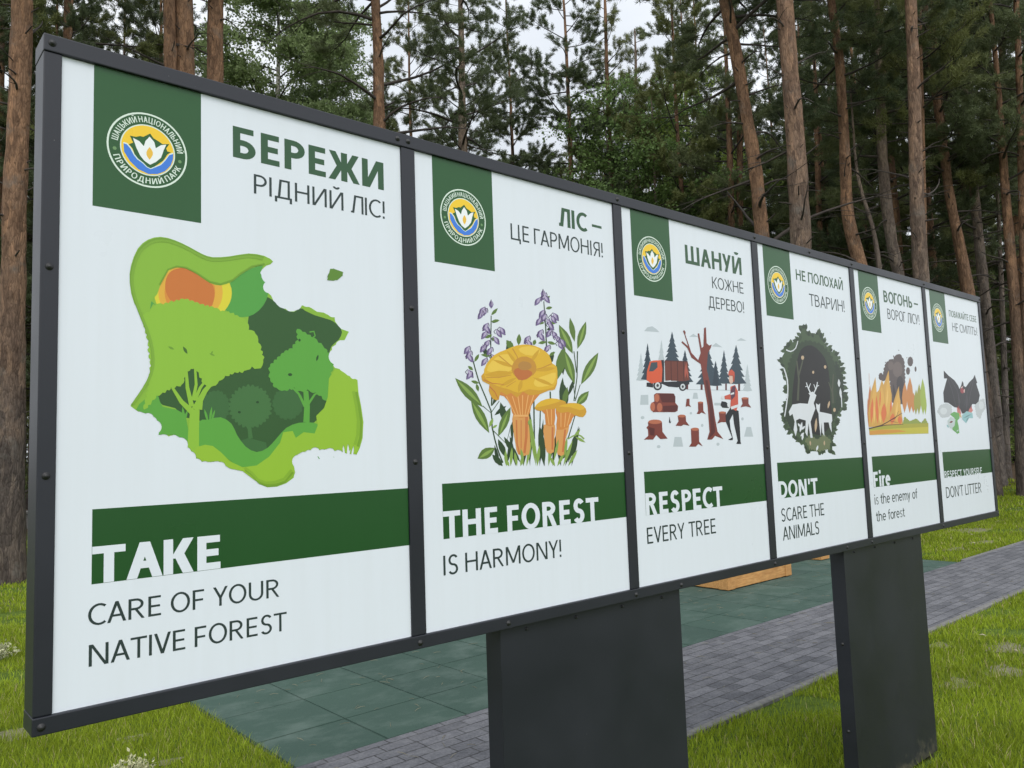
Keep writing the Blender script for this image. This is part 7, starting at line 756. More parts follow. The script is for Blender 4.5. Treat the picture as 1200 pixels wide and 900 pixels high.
BITES=['5763 11138 5743 11033 5688 10937 5606 10861 5505 10814 5399 10802 5300 10825 5221 10882 5169 10964 5152 11062 5171 11165 5224 11261 5305 11337 5404 11385 5510 11399 5610 11377 5692 11321 5745 11238','5935 10812 5913 10701 5855 10599 5766 10519 5659 10470 5545 10458 5440 10484 5354 10545 5299 10633 5281 10738 5301 10847 5358 10948 5444 11028 5551 11079 5665 11093 5772 11068 5859 11008 5916 10919','5585 10744 5573 10680 5539 10620 5488 10573 5426 10545 5360 10538 5298 10553 5248 10588 5216 10640 5205 10701 5217 10766 5250 10825 5301 10872 5363 10901 5429 10909 5491 10894 5541 10859 5574 10807','6307 10542 6282 10411 6211 10290 6105 10196 5976 10139 5840 10127 5714 10159 5613 10232 5547 10336 5525 10460 5549 10589 5617 10708 5721 10803 5848 10862 5984 10878 6112 10848 6217 10775 6285 10669','6405 10325 6392 10260 6356 10199 6302 10152 6237 10124 6168 10117 6104 10133 6052 10170 6018 10223 6007 10286 6020 10352 6055 10411 6108 10459 6173 10488 6242 10495 6306 10479 6359 10442 6393 10389','6834 10502 6818 10422 6774 10348 6708 10291 6627 10256 6543 10248 6464 10267 6401 10312 6360 10376 6346 10452 6362 10531 6404 10604 6469 10662 6549 10698 6634 10707 6713 10688 6778 10644 6820 10579','7217 10405 7200 10325 7155 10251 7088 10193 7006 10158 6919 10150 6839 10169 6774 10215 6733 10279 6719 10356 6735 10436 6778 10510 6845 10568 6926 10604 7013 10613 7094 10594 7160 10549 7203 10484','7649 10223 7635 10155 7596 10093 7539 10044 7469 10015 7395 10009 7326 10026 7271 10064 7235 10119 7223 10184 7237 10251 7275 10313 7332 10362 7401 10392 7475 10399 7544 10382 7601 10344 7637 10289','7990 9929 7976 9861 7937 9799 7878 9750 7806 9721 7731 9715 7661 9733 7605 9772 7569 9828 7557 9893 7571 9961 7610 10023 7668 10072 7738 10101 7814 10108 7884 10091 7941 10052 7978 9996','7828 8822 7808 8732 7756 8650 7678 8588 7584 8553 7484 8548 7391 8574 7317 8629 7269 8704 7253 8791 7272 8881 7322 8962 7399 9024 7493 9061 7593 9067 7687 9041 7763 8987 7812 8911','7867 9166 7854 9108 7822 9056 7772 9016 7712 8993 7649 8990 7590 9006 7542 9039 7511 9087 7502 9143 7513 9200 7546 9251 7595 9291 7654 9315 7718 9319 7777 9303 7826 9270 7857 9222','7877 8582 7866 8528 7835 8480 7788 8443 7732 8422 7672 8420 7617 8436 7572 8468 7543 8513 7534 8566 7545 8619 7576 8667 7622 8704 7678 8725 7737 8728 7793 8712 7839 8680 7868 8635','8113 8368 8102 8321 8075 8279 8034 8247 7984 8229 7931 8227 7882 8241 7842 8270 7816 8310 7808 8356 7818 8402 7845 8444 7886 8477 7936 8495 7989 8497 8038 8483 8078 8454 8104 8414','8231 8255 8222 8215 8199 8179 8163 8151 8120 8136 8074 8134 8032 8147 7997 8172 7975 8206 7968 8245 7977 8286 8000 8322 8036 8349 8079 8365 8124 8367 8167 8355 8202 8330 8224 8295','1992 6949 1985 6905 1965 6866 1932 6837 1893 6822 1851 6822 1812 6837 1780 6866 1759 6904 1751 6948 1758 6992 1779 7031 1811 7060 1850 7075 1892 7075 1931 7060 1964 7032 1985 6993','2238 6885 2229 6829 2202 6780 2161 6744 2111 6725 2058 6725 2009 6745 1968 6781 1942 6829 1932 6884 1941 6939 1967 6988 2007 7024 2057 7044 2110 7044 2160 7025 2201 6989 2228 6940','2425 6681 2414 6619 2385 6566 2340 6526 2284 6505 2225 6506 2170 6528 2125 6568 2096 6622 2085 6682 2095 6743 2124 6797 2169 6836 2224 6858 2283 6858 2338 6836 2384 6796 2414 6742','2315 6803 2306 6748 2279 6699 2239 6663 2188 6644 2135 6644 2085 6664 2045 6700 2018 6749 2008 6804 2017 6859 2043 6908 2084 6944 2134 6963 2187 6963 2237 6944 2279 6908 2306 6859','2645 6310 2635 6249 2605 6195 2559 6156 2503 6136 2443 6137 2387 6160 2342 6201 2312 6255 2302 6316 2312 6377 2341 6430 2386 6469 2442 6490 2502 6489 2558 6467 2604 6427 2635 6372','2852 6290 2842 6234 2815 6185 2772 6149 2721 6131 2666 6132 2614 6153 2572 6190 2545 6240 2535 6296 2544 6351 2572 6400 2613 6436 2665 6455 2720 6454 2772 6434 2814 6397 2842 6347','3094 6203 3082 6135 3048 6076 2997 6033 2934 6011 2867 6013 2805 6038 2754 6083 2720 6143 2709 6210 2720 6278 2753 6336 2804 6380 2866 6402 2933 6401 2997 6377 3048 6332 3082 6271','3175 6010 3167 5964 3145 5925 3110 5896 3068 5882 3023 5883 2981 5900 2947 5931 2924 5971 2916 6016 2924 6061 2946 6101 2981 6129 3023 6144 3068 6143 3110 6126 3145 6096 3167 6055','3306 5864 3296 5808 3268 5759 3224 5723 3171 5705 3115 5707 3062 5729 3019 5767 2991 5818 2981 5874 2991 5931 3019 5980 3062 6015 3114 6034 3171 6032 3224 6011 3268 5973 3296 5922','3463 5692 3455 5647 3432 5607 3397 5579 3354 5565 3308 5567 3265 5584 3230 5615 3208 5656 3200 5702 3208 5747 3230 5786 3265 5815 3308 5829 3354 5828 3397 5810 3432 5779 3455 5738','3688 5600 3679 5548 3653 5504 3613 5472 3564 5456 3511 5458 3463 5478 3423 5513 3397 5560 3388 5611 3397 5662 3423 5707 3463 5739 3512 5755 3564 5753 3613 5734 3653 5699 3679 5652','3900 5575 3890 5523 3864 5478 3823 5446 3773 5430 3720 5432 3671 5453 3631 5488 3605 5535 3596 5587 3605 5638 3631 5683 3672 5715 3721 5731 3774 5729 3824 5710 3864 5674 3891 5627','4097 5584 4088 5538 4064 5498 4028 5469 3983 5455 3935 5457 3891 5475 3855 5506 3831 5548 3823 5595 3832 5641 3855 5681 3892 5709 3936 5724 3984 5722 4028 5705 4065 5673 4089 5631','4261 5458 4255 5429 4240 5404 4217 5386 4189 5377 4159 5378 4130 5390 4108 5410 4093 5436 4088 5465 4093 5494 4108 5519 4131 5537 4159 5546 4189 5545 4218 5534 4241 5514 4256 5487','6463 5649 6449 5580 6410 5521 6352 5479 6281 5458 6207 5461 6137 5487 6081 5534 6044 5595 6032 5663 6046 5731 6084 5790 6141 5832 6211 5854 6286 5852 6357 5826 6414 5780 6451 5718','6584 5764 6572 5708 6540 5659 6492 5624 6434 5606 6372 5609 6315 5630 6268 5668 6238 5718 6228 5775 6240 5830 6271 5879 6318 5914 6376 5932 6438 5931 6496 5909 6543 5871 6574 5821','6705 5852 6696 5808 6671 5770 6634 5743 6588 5729 6539 5730 6494 5747 6457 5777 6434 5816 6426 5860 6435 5904 6460 5942 6497 5969 6543 5984 6591 5982 6637 5966 6674 5936 6697 5897','6929 5902 6918 5851 6889 5807 6845 5776 6792 5760 6736 5761 6684 5781 6642 5815 6615 5860 6606 5910 6616 5960 6645 6004 6688 6036 6741 6052 6797 6051 6849 6032 6892 5998 6920 5953','7174 5839 7163 5788 7134 5744 7089 5712 7035 5696 6979 5698 6926 5718 6883 5752 6856 5797 6847 5848 6857 5899 6886 5943 6930 5975 6983 5991 7040 5990 7093 5971 7137 5936 7165 5891','7424 5870 7413 5819 7383 5774 7338 5742 7283 5726 7226 5728 7172 5747 7129 5782 7101 5828 7092 5879 7103 5930 7132 5974 7176 6006 7231 6023 7288 6021 7342 6002 7386 5968 7414 5922','7697 5806 7685 5754 7655 5709 7610 5677 7554 5661 7496 5663 7441 5682 7397 5717 7369 5764 7360 5815 7371 5866 7401 5911 7446 5943 7501 5960 7559 5958 7614 5939 7659 5904 7687 5858','7909 5723 7899 5678 7872 5639 7832 5610 7782 5596 7731 5598 7682 5615 7644 5646 7619 5687 7611 5732 7620 5777 7647 5816 7687 5845 7736 5859 7787 5858 7836 5841 7875 5810 7901 5769','6579 5415 6564 5341 6521 5277 6457 5231 6380 5208 6298 5212 6222 5241 6160 5293 6120 5360 6107 5435 6122 5508 6163 5572 6226 5618 6303 5642 6385 5639 6462 5610 6525 5559 6566 5491','6477 5191 6464 5130 6429 5077 6376 5039 6312 5020 6244 5024 6180 5049 6129 5092 6096 5148 6085 5210 6098 5271 6132 5324 6184 5362 6248 5381 6316 5378 6380 5354 6432 5311 6466 5254','6924 5587 6905 5499 6855 5423 6779 5368 6687 5341 6589 5346 6499 5380 6426 5440 6379 5518 6364 5606 6381 5693 6430 5769 6505 5824 6596 5852 6694 5849 6785 5815 6860 5755 6908 5676','7419 5607 7401 5524 7353 5452 7280 5401 7192 5376 7099 5379 7013 5412 6943 5468 6898 5542 6884 5625 6901 5707 6948 5778 7019 5830 7107 5856 7200 5853 7287 5822 7358 5766 7404 5691','7820 5555 7803 5478 7757 5411 7688 5363 7605 5340 7517 5343 7436 5373 7370 5426 7328 5495 7314 5573 7331 5649 7375 5715 7443 5764 7525 5788 7613 5786 7696 5756 7763 5703 7806 5633','7726 5653 7750 5768 7756 5882 7738 5996 7702 6109 7678 5994 7672 5880 7690 5766','7864 5648 7894 5772 7907 5896 7894 6020 7863 6144 7833 6020 7821 5896 7834 5773','7972 5664 8019 5761 8051 5862 8061 5966 8056 6073 8009 5975 7977 5875 7967 5771','7779 5651 7844 5724 7897 5802 7933 5888 7957 5980 7892 5906 7839 5828 7803 5742']
def nums(s, d):
    a = [int(x) / d for x in s.split()]; return list(zip(a[0::2], a[1::2]))
RING_TOP = 'ШАЦЬКИЙ НАЦІОНАЛЬНИЙ'; RING_BOT = 'ПРИРОДНИЙ ПАРК'
def ring(r0, r1, n=64):
    o = [(math.cos(2 * math.pi * i / n), math.sin(2 * math.pi * i / n)) for i in range(n)]
    return [[(r1 * o[i][0], r1 * o[i][1]), (r1 * o[(i + 1) % n][0], r1 * o[(i + 1) % n][1]), (r0 * o[(i + 1) % n][0], r0 * o[(i + 1) % n][1]), (r0 * o[i][0], r0 * o[i][1])] for i in range(n)]
def disc(r, n=48): return [[(r * math.cos(2 * math.pi * i / n), r * math.sin(2 * math.pi * i / n)) for i in range(n)]]
def ring_text(text, rb, cap, a0, a1, inside):
    """letters round a circle; a0..a1 in degrees, clockwise from the top; inside: read from within the lower half"""
    L, W = line_of_text(text, .145, .125, 0.2)
    out = []
    for x, G in L:
        for p in G:
            q = []
            for px, py in p:
                a = math.radians(a0 + (a1 - a0) * (x + px) / W)
                r = rb + (-py if inside else py) * cap
                q.append((r * math.sin(a), r * math.cos(a)))
            out.append(q)
    return out
BITES = [nums(q, 10000) for q in BITES]
for k in range(6):
    mb = MB(); x0 = k * STEP * U
    mb.box(x0 + .0004, x0 + U - .0004, 0.0, 0.004, Z0 + .0004, Z1 - .0004)
    pan = bpart('panel', mb.mesh('panel', ink(WHITE))); pan['label'] = LBL[k]
    # green square with the park's round emblem
    vb, ua, ub = RTV[k]; ex, ey = EC[k]; R_ = .101
    mb = MB(); mats = [ink((42, 82, 46)), ink((206, 220, 208))]
    fill(mb, [[(ua, vb), (ub, vb), (ub, 1.5992), (ua, 1.5992)]], k, .0002, 0)
    T = lambda ps: [[(ex + a * R_, ey + b * R_) for a, b in p] for p in ps]
    fill(mb, T(ring(.955, 1.0)), k, .00035, 1)
    fill(mb, T(ring_text(RING_TOP, .745, .155, -83, 83, False)), k, .00035, 1)
    fill(mb, T(ring_text(RING_BOT, .90, .155, 250, 110, True)), k, .00035, 1)
    fill(mb, T(ring(.655, .685)), k, .00035, 1)
    mats.append(ink((104, 140, 92)))
    for sx in (-1, 1):
        fill(mb, T([[(sx * .81 + .05 * math.cos(a), -.13 + .05 * math.sin(a)) for a in [i * math.pi / 3 for i in range(6)]]]), k, .00035, 2)
    for j, (c, polys) in enumerate(EMBLEM):
        mats.append(ink(c))
        if polys is None: ps = disc(.655)
        else:
            ps = [nums(q, 1000) for q in polys]
            ps = [[(a, b) if a * a + b * b < .41 else (a * .64 / math.hypot(a, b), b * .64 / math.hypot(a, b)) for a, b in q] for q in ps]
        fill(mb, T(ps), k, .0004 + .00005 * j, len(mats) - 1)
    obj('emblem', mb.mesh('emblem', mats), pan)
    # green band and words
    ua, v0, v1 = BV[k]
    mb = MB(); fill(mb, [[(ua, v0), (.9995, v0), (.9995, v1), (ua, v1)]], k, .0002, 0)
    obj('band', mb.mesh('band', ink(BAND)), pan)
    for (t_, a, b, c, d, wt, kind) in TEXTS[k]:
        if t_ == '–': continue
        ps = text_polys(t_, a, b, c, d, wt)
        if kind == 0 and wt > .14:
            for (t2, a2, b2, c2, d2, w2, k2) in TEXTS[k]:
                if t2 == '–': ps += text_polys(t2, a2, b2, c2, d2, w2)
        ml = MB(); fill(ml, ps, k, .0003, 0)
        nm = 'lettering' if kind else ('heading' if wt > .14 else 'subheading')
        obj(nm, ml.mesh(nm, ink(WHITE if kind == 1 else GREEN_T if nm == 'heading' else DARK_T)), pan)
    # picture
    mb = MB(); mats = []
    for j, (c, polys) in enumerate(ART[k]):
        m = ink(c, .84)
        if m not in mats: mats.append(m)
        fill(mb, [nums(q, 10000) for q in polys], k, .0002 + .00004 * j, mats.index(m), BITES if k == 0 else ())
    obj('illustration', mb.mesh('illustration', mats), pan)
TRUNKS={
 'leftbig':((1.747,12.322,0.109),[(0.0,0.0,0.0,0.264),(-0.006,0.001,0.957,0.233),(0.005,-0.001,3.576,0.179),(0.004,-0.001,5.951,0.168),(0.044,-0.006,7.706,0.164),(0.049,-0.007,9.139,0.152),(0.063,-0.009,12.687,0.107),(0.073,-0.011,16.235,0.062),(0.08,-0.012,19.891,0.02)]),
 'twinA':((4.843,14.364,0.0),[(0.0,0.0,0.0,0.165),(-0.019,0.006,4.852,0.14),(-0.086,0.027,9.704,0.132),(-0.104,0.033,10.584,0.124),(-0.121,0.038,11.323,0.124),(-0.181,0.057,14.187,0.087),(-0.228,0.072,17.05,0.05),(-0.263,0.083,20.0,0.02)]),
 'twinB':((5.126,14.376,0.0),[(0.0,0.0,0.0,0.245),(-0.017,0.006,4.861,0.208),(-0.075,0.025,9.722,0.196),(-0.091,0.03,10.688,0.184),(-0.108,0.036,11.437,0.18),(-0.163,0.054,14.263,0.126),(-0.207,0.069,17.089,0.073),(-0.239,0.08,20.0,0.02)]),
 'plain3':((5.907,15.054,0.0),[(0.0,0.0,0.0,0.214),(0.002,-0.001,5.088,0.182),(0.01,-0.004,10.176,0.171),(0.011,-0.004,11.071,0.172),(0.022,-0.008,12.075,0.173),(0.047,-0.017,14.69,0.122),(0.066,-0.024,17.306,0.07),(0.08,-0.03,20.0,0.02)]),
 'dead4':((10.198,15.169,0.0),[(0.0,0.0,0.0,0.194),(0.004,-0.002,5.108,0.165),(0.017,-0.011,10.216,0.155),(0.025,-0.015,12.299,0.134),(-0.008,0.005,13.706,0.118),(-0.051,0.032,15.783,0.083),(-0.085,0.053,17.86,0.048),(-0.11,0.068,20.0,0.02)]),
 'dark5':((13.125,15.567,0.0),[(0.0,0.0,0.0,0.154),(0.018,-0.014,5.189,0.13),(0.079,-0.062,10.378,0.123),(0.13,-0.102,13.406,0.087),(0.137,-0.107,14.974,0.075),(0.144,-0.112,16.632,0.053),(0.149,-0.116,18.291,0.031),(0.153,-0.119,20.0,0.02)]),
 'thin6':((22.316,17.829,0.401),[(0.0,0.0,0.0,0.145),(0.001,-0.001,5.56,0.123),(0.004,-0.005,11.12,0.116),(0.006,-0.007,13.789,0.083),(0.013,-0.015,16.218,0.076),(0.053,-0.061,19.03,0.059),(0.053,-0.061,20.03,0.024)]),
 'thin7':((24.282,18.604,0.563),[(0.0,0.0,0.0,0.11),(0.034,-0.042,5.639,0.093),(0.155,-0.19,11.278,0.088),(0.249,-0.305,14.349,0.062),(0.35,-0.428,17.651,0.054),(0.35,-0.428,18.651,0.021)]),
 'bend8':((14.324,6.758,0.0),[(0.0,0.0,0.0,0.19),(-0.007,0.012,3.029,0.161),(-0.032,0.054,6.059,0.152),(-0.041,0.07,6.887,0.144),(-0.08,0.135,8.237,0.127),(-0.126,0.213,8.778,0.118),(-0.158,0.269,9.776,0.128),(-0.209,0.354,10.525,0.129),(-0.258,0.438,11.32,0.139),(-0.419,0.71,14.184,0.098),(-0.544,0.923,17.049,0.056),(-0.636,1.079,20.0,0.02)]),
 'thick9':((13.296,5.527,0.0),[(0.0,0.0,0.0,0.241),(0.007,-0.014,2.688,0.204),(0.033,-0.063,5.375,0.192),(0.046,-0.086,6.276,0.185),(0.055,-0.104,7.571,0.17),(0.043,-0.081,8.877,0.155),(0.038,-0.072,10.218,0.165),(0.028,-0.053,13.446,0.116),(0.02,-0.038,16.674,0.067),(0.014,-0.027,20.0,0.02)]),
 'kink10':((17.191,5.498,0.04),[(0.0,0.0,0.0,0.191),(-0.052,0.114,2.804,0.162),(-0.233,0.514,5.609,0.153),(-0.3,0.662,6.336,0.144),(-0.318,0.704,6.717,0.135),(-0.295,0.651,7.858,0.116),(-0.284,0.628,9.036,0.107),(-0.28,0.618,10.577,0.098),(-0.3,0.663,11.206,0.089),(-0.313,0.692,11.835,0.089),(-0.364,0.805,14.516,0.063),(-0.404,0.892,17.198,0.036),(-0.433,0.956,19.96,0.02)]),
 'grey11':((19.216,5.807,0.156),[(0.0,0.0,0.0,0.168),(-0.024,0.06,2.75,0.142),(-0.11,0.271,5.5,0.134),(-0.145,0.358,6.295,0.135),(-0.166,0.408,7.414,0.136),(-0.168,0.414,8.429,0.116),(-0.136,0.334,10.506,0.095),(-0.124,0.306,12.498,0.096),(-0.112,0.275,14.922,0.068),(-0.102,0.251,17.346,0.039),(-0.095,0.234,19.844,0.02)]),
 'straight12':((15.529,4.246,0.003),[(0.0,0.0,0.0,0.186),(0.003,-0.008,2.355,0.158),(0.013,-0.034,4.711,0.149),(0.023,-0.061,6.35,0.133),(0.062,-0.164,8.328,0.113),(0.087,-0.229,10.368,0.11),(0.122,-0.32,13.545,0.077),(0.148,-0.391,16.723,0.045),(0.168,-0.443,19.997,0.02)]),
 'red13':((18.316,5.358,0.109),[(0.0,0.0,0.0,0.097),(0.011,-0.029,2.565,0.082),(0.049,-0.129,5.13,0.078),(0.111,-0.296,8.094,0.059),(0.145,-0.384,9.904,0.054),(0.178,-0.473,11.737,0.05),(0.196,-0.519,12.778,0.035),(0.209,-0.555,13.819,0.02),(0.219,-0.581,14.891,0.02)]),
 'curve14':((20.601,4.888,0.26),[(0.0,0.0,0.0,0.182),(-0.012,0.037,2.474,0.155),(-0.054,0.165,4.949,0.146),(-0.08,0.244,6.025,0.126),(-0.125,0.381,7.322,0.106),(-0.145,0.441,9.023,0.096),(-0.162,0.493,10.349,0.092),(-0.182,0.554,11.583,0.087),(-0.184,0.561,12.564,0.076),(-0.189,0.575,14.932,0.054),(-0.193,0.585,17.3,0.031),(-0.195,0.593,19.74,0.02)]),
 'curve15':((21.517,5.306,0.333),[(0.0,0.0,0.0,0.123),(-0.01,0.03,2.601,0.104),(-0.046,0.137,5.202,0.098),(-0.09,0.27,7.468,0.089),(-0.102,0.307,9.885,0.067),(-0.108,0.325,11.525,0.056),(-0.101,0.304,12.936,0.051),(-0.097,0.292,13.838,0.036),(-0.094,0.283,14.739,0.021),(-0.092,0.276,15.667,0.02)]),
 'right16':((20.776,4.314,0.278),[(0.0,0.0,0.0,0.175),(0.002,-0.006,0.601,0.149),(0.007,-0.025,1.202,0.14),(0.032,-0.11,3.008,0.131),(0.043,-0.148,4.637,0.122),(0.044,-0.151,6.251,0.112),(0.049,-0.169,7.866,0.093),(0.059,-0.205,9.519,0.072),(0.06,-0.208,10.965,0.052),(0.058,-0.202,12.06,0.052),(0.054,-0.188,14.589,0.037),(0.051,-0.178,17.117,0.021),(0.049,-0.17,19.722,0.02)]),
 'edge17':((20.837,4.098,0.284),[(0.0,0.0,0.0,0.138),(0.005,-0.019,1.795,0.117),(0.023,-0.084,3.591,0.11),(0.076,-0.275,7.258,0.091),(0.096,-0.349,8.707,0.082),(0.117,-0.424,10.169,0.072),(0.157,-0.57,13.32,0.05),(0.188,-0.684,16.47,0.029),(0.211,-0.768,19.716,0.02)]),
 'twig18':((18.075,5.955,0.09),[(0.0,0.0,0.0,0.075),(-0.01,0.024,2.826,0.063),(-0.047,0.11,5.652,0.06),(-0.064,0.15,6.595,0.045),(-0.134,0.312,7.242,0.04),(-0.181,0.422,7.949,0.036),(-0.174,0.406,9.036,0.025),(-0.174,0.406,10.036,0.01)]),
 'dim19':((21.483,12.294,0.34),[(0.0,0.0,0.0,0.138),(0.017,-0.027,4.21,0.117),(0.076,-0.119,8.42,0.111),(0.13,-0.204,11.119,0.098),(0.146,-0.228,12.562,0.084),(0.159,-0.248,13.915,0.059),(0.169,-0.264,15.267,0.034),(0.176,-0.276,16.66,0.02)]),
 'dim20':((22.006,12.406,0.385),[(0.0,0.0,0.0,0.141),(0.026,-0.041,4.196,0.119),(0.116,-0.186,8.393,0.113),(0.203,-0.325,11.213,0.099),(0.233,-0.373,12.673,0.085),(0.252,-0.403,13.644,0.06),(0.266,-0.425,14.615,0.035),(0.276,-0.442,15.615,0.02)]),
 'dim21':((23.682,10.483,0.512),[(0.0,0.0,0.0,0.138),(0.013,-0.027,3.588,0.117),(0.061,-0.12,7.176,0.111),(0.103,-0.203,9.433,0.097),(0.137,-0.272,11.434,0.084),(0.163,-0.323,13.102,0.059),(0.184,-0.363,14.769,0.034),(0.199,-0.393,16.488,0.02)]),
 'dim22':((22.538,5.395,0.418),[(0.0,0.0,0.0,0.221),(0.001,-0.003,0.255,0.188),(0.004,-0.012,0.51,0.177),(0.021,-0.066,1.503,0.155),(0.022,-0.07,3.065,0.134),(0.015,-0.049,5.336,0.135),(0.005,-0.016,9.377,0.095),(-0.003,0.01,13.418,0.055),(-0.009,0.029,17.582,0.02)]),
 'dim23':((23.558,5.481,0.498),[(0.0,0.0,0.0,0.115),(0.001,-0.003,0.254,0.097),(0.004,-0.012,0.508,0.092),(0.033,-0.108,2.341,0.081),(0.052,-0.172,3.729,0.069),(0.093,-0.305,6.954,0.049),(0.125,-0.408,10.179,0.028),(0.148,-0.485,13.502,0.02)]),
}
# ---------------------------------------------------------------- trees
def unit(v): return v / (np.linalg.norm(v, axis=-1, keepdims=True) + 1e-9)
class Spray:
    """needle tufts / leaves gathered for one crown"""
    def __init__(s): s.p = []; s.d = []; s.t = []
    def add(s, p, d, t): s.p.append(np.asarray(p)); s.d.append(np.asarray(d)); s.t.append(np.asarray(t))
    def needles(s, rng, name, mat, k=7, ln=0.12, wd=0.014, spread=0.85):
        p = np.concatenate(s.p); d = unit(np.concatenate(s.d)); t = np.concatenate(s.t); n = len(p)
        p = np.repeat(p, k, 0); t = np.repeat(t, k); d = unit(np.repeat(d, k, 0) * 0.55 + rng.normal(0, spread * .6, (n * k, 3)))
        L = ln * rng.uniform(.6, 1.2, (n * k, 1)); side = unit(np.cross(d, rng.normal(size=d.shape))) * wd * rng.uniform(.6, 1.2, (n * k, 1)) / 2
        b = p + rng.normal(0, .035, p.shape)
        V = np.stack([b - side, b + side, b + d * L], 1).reshape(-1, 3); i = np.arange(n * k) * 3
        mb = MB(); mb.add(V, np.stack([i, i + 1, i + 2], -1), 0, np.clip(t + rng.normal(0, .2, n * k), 0, 1))
        return mb.mesh(name, mat, False, True)
    def leaves(s, rng, name, mat, size=0.06, k=1, jit=0.05):
        p = np.repeat(np.concatenate(s.p), k, 0); t = np.repeat(np.concatenate(s.t), k); n = len(p)
        p = p + rng.normal(0, jit, p.shape)
        d = unit(rng.normal(size=(n, 3)) + np.array([0, 0, -.3])); sd = unit(np.cross(d, rng.normal(size=(n, 3))))
        L = size * rng.uniform(.6, 1.25, (n, 1))
        V = np.stack([p, p + d * L * .5 + sd * L * .33, p + d * L, p + d * L * .5 - sd * L * .33], 1).reshape(-1, 3); i = np.arange(n) * 4
        mb = MB(); mb.add(V, np.stack([i, i + 1, i + 2, i + 3], -1), 0, np.clip(t + rng.normal(0, .18, n), 0, 1))
        return mb.mesh(name, mat, False, True)

def along(path, z):
    a = np.asarray(path); return np.array([np.interp(z, a[:, 2], a[:, j]) for j in (0, 1)] + [z]), np.interp(z, a[:, 2], a[:, 3])

def trunk_tube(mb, path, rng, n=12, mat=0):
    a = np.asarray(path, float); zs = np.arange(0, a[-1, 2], 0.35); zs = np.append(zs, a[-1, 2])
    P = np.stack([np.interp(zs, a[:, 2], a[:, j]) for j in (0, 1)] + [zs], -1); R = np.interp(zs, a[:, 2], a[:, 3])
    for _ in range(2):                                   # soften the corners of the traced line
        P[1:-1, :2] = P[1:-1, :2] * .5 + (P[:-2, :2] + P[2:, :2]) * .25; R[1:-1] = R[1:-1] * .5 + (R[:-2] + R[2:]) * .25
    R = R * (1 + 0.02 * rng.normal(size=len(R)) * (R > .05)); R[0] *= 1.12; P[0, 2] -= 0.25
    k = len(zs); T = unit(np.gradient(P, axis=0)); A = unit(np.cross(T, np.array([[0, 1.0, 0]]))); B = np.cross(T, A)
    an = np.arange(n) * 2 * math.pi / n
    lump = 1 + 0.05 * rng.normal(size=(k, n)); lump = (lump + np.roll(lump, 1, 1)) / 2
    V = P[:, None] + (R[:, None] * lump)[..., None] * (np.cos(an)[:, None] * A[:, None] + np.sin(an)[:, None] * B[:, None])
    idx = np.arange(k * n).reshape(k, n)
    q = np.stack([idx[:-1], idx[1:], np.roll(idx, -1, 1)[1:], np.roll(idx, -1, 1)[:-1]], -1).reshape(-1, 4)
    mb.add(V.reshape(-1, 3), q[:, ::-1], mat)

def limb(p0, az, el, L, rng, droop, k=7, wig=.05):
    t = np.linspace(0, 1, k); h = np.array([math.cos(az), math.sin(az)])
    sd = np.array([-h[1], h[0]]); e = el + droop * t + rng.normal(0, wig, k).cumsum() * .6
    ds = L / (k - 1); dx = np.cos(e) * ds; dz = np.sin(e) * ds; sw = rng.normal(0, wig, k).cumsum() * ds
    x = np.concatenate([[0], dx[:-1].cumsum()]); z = np.concatenate([[0], dz[:-1].cumsum()]); s = np.concatenate([[0], sw[:-1].cumsum()])
    return p0 + x[:, None] * np.array([*h, 0]) + s[:, None] * np.array([*sd, 0]) + z[:, None] * np.array([0, 0, 1.0])

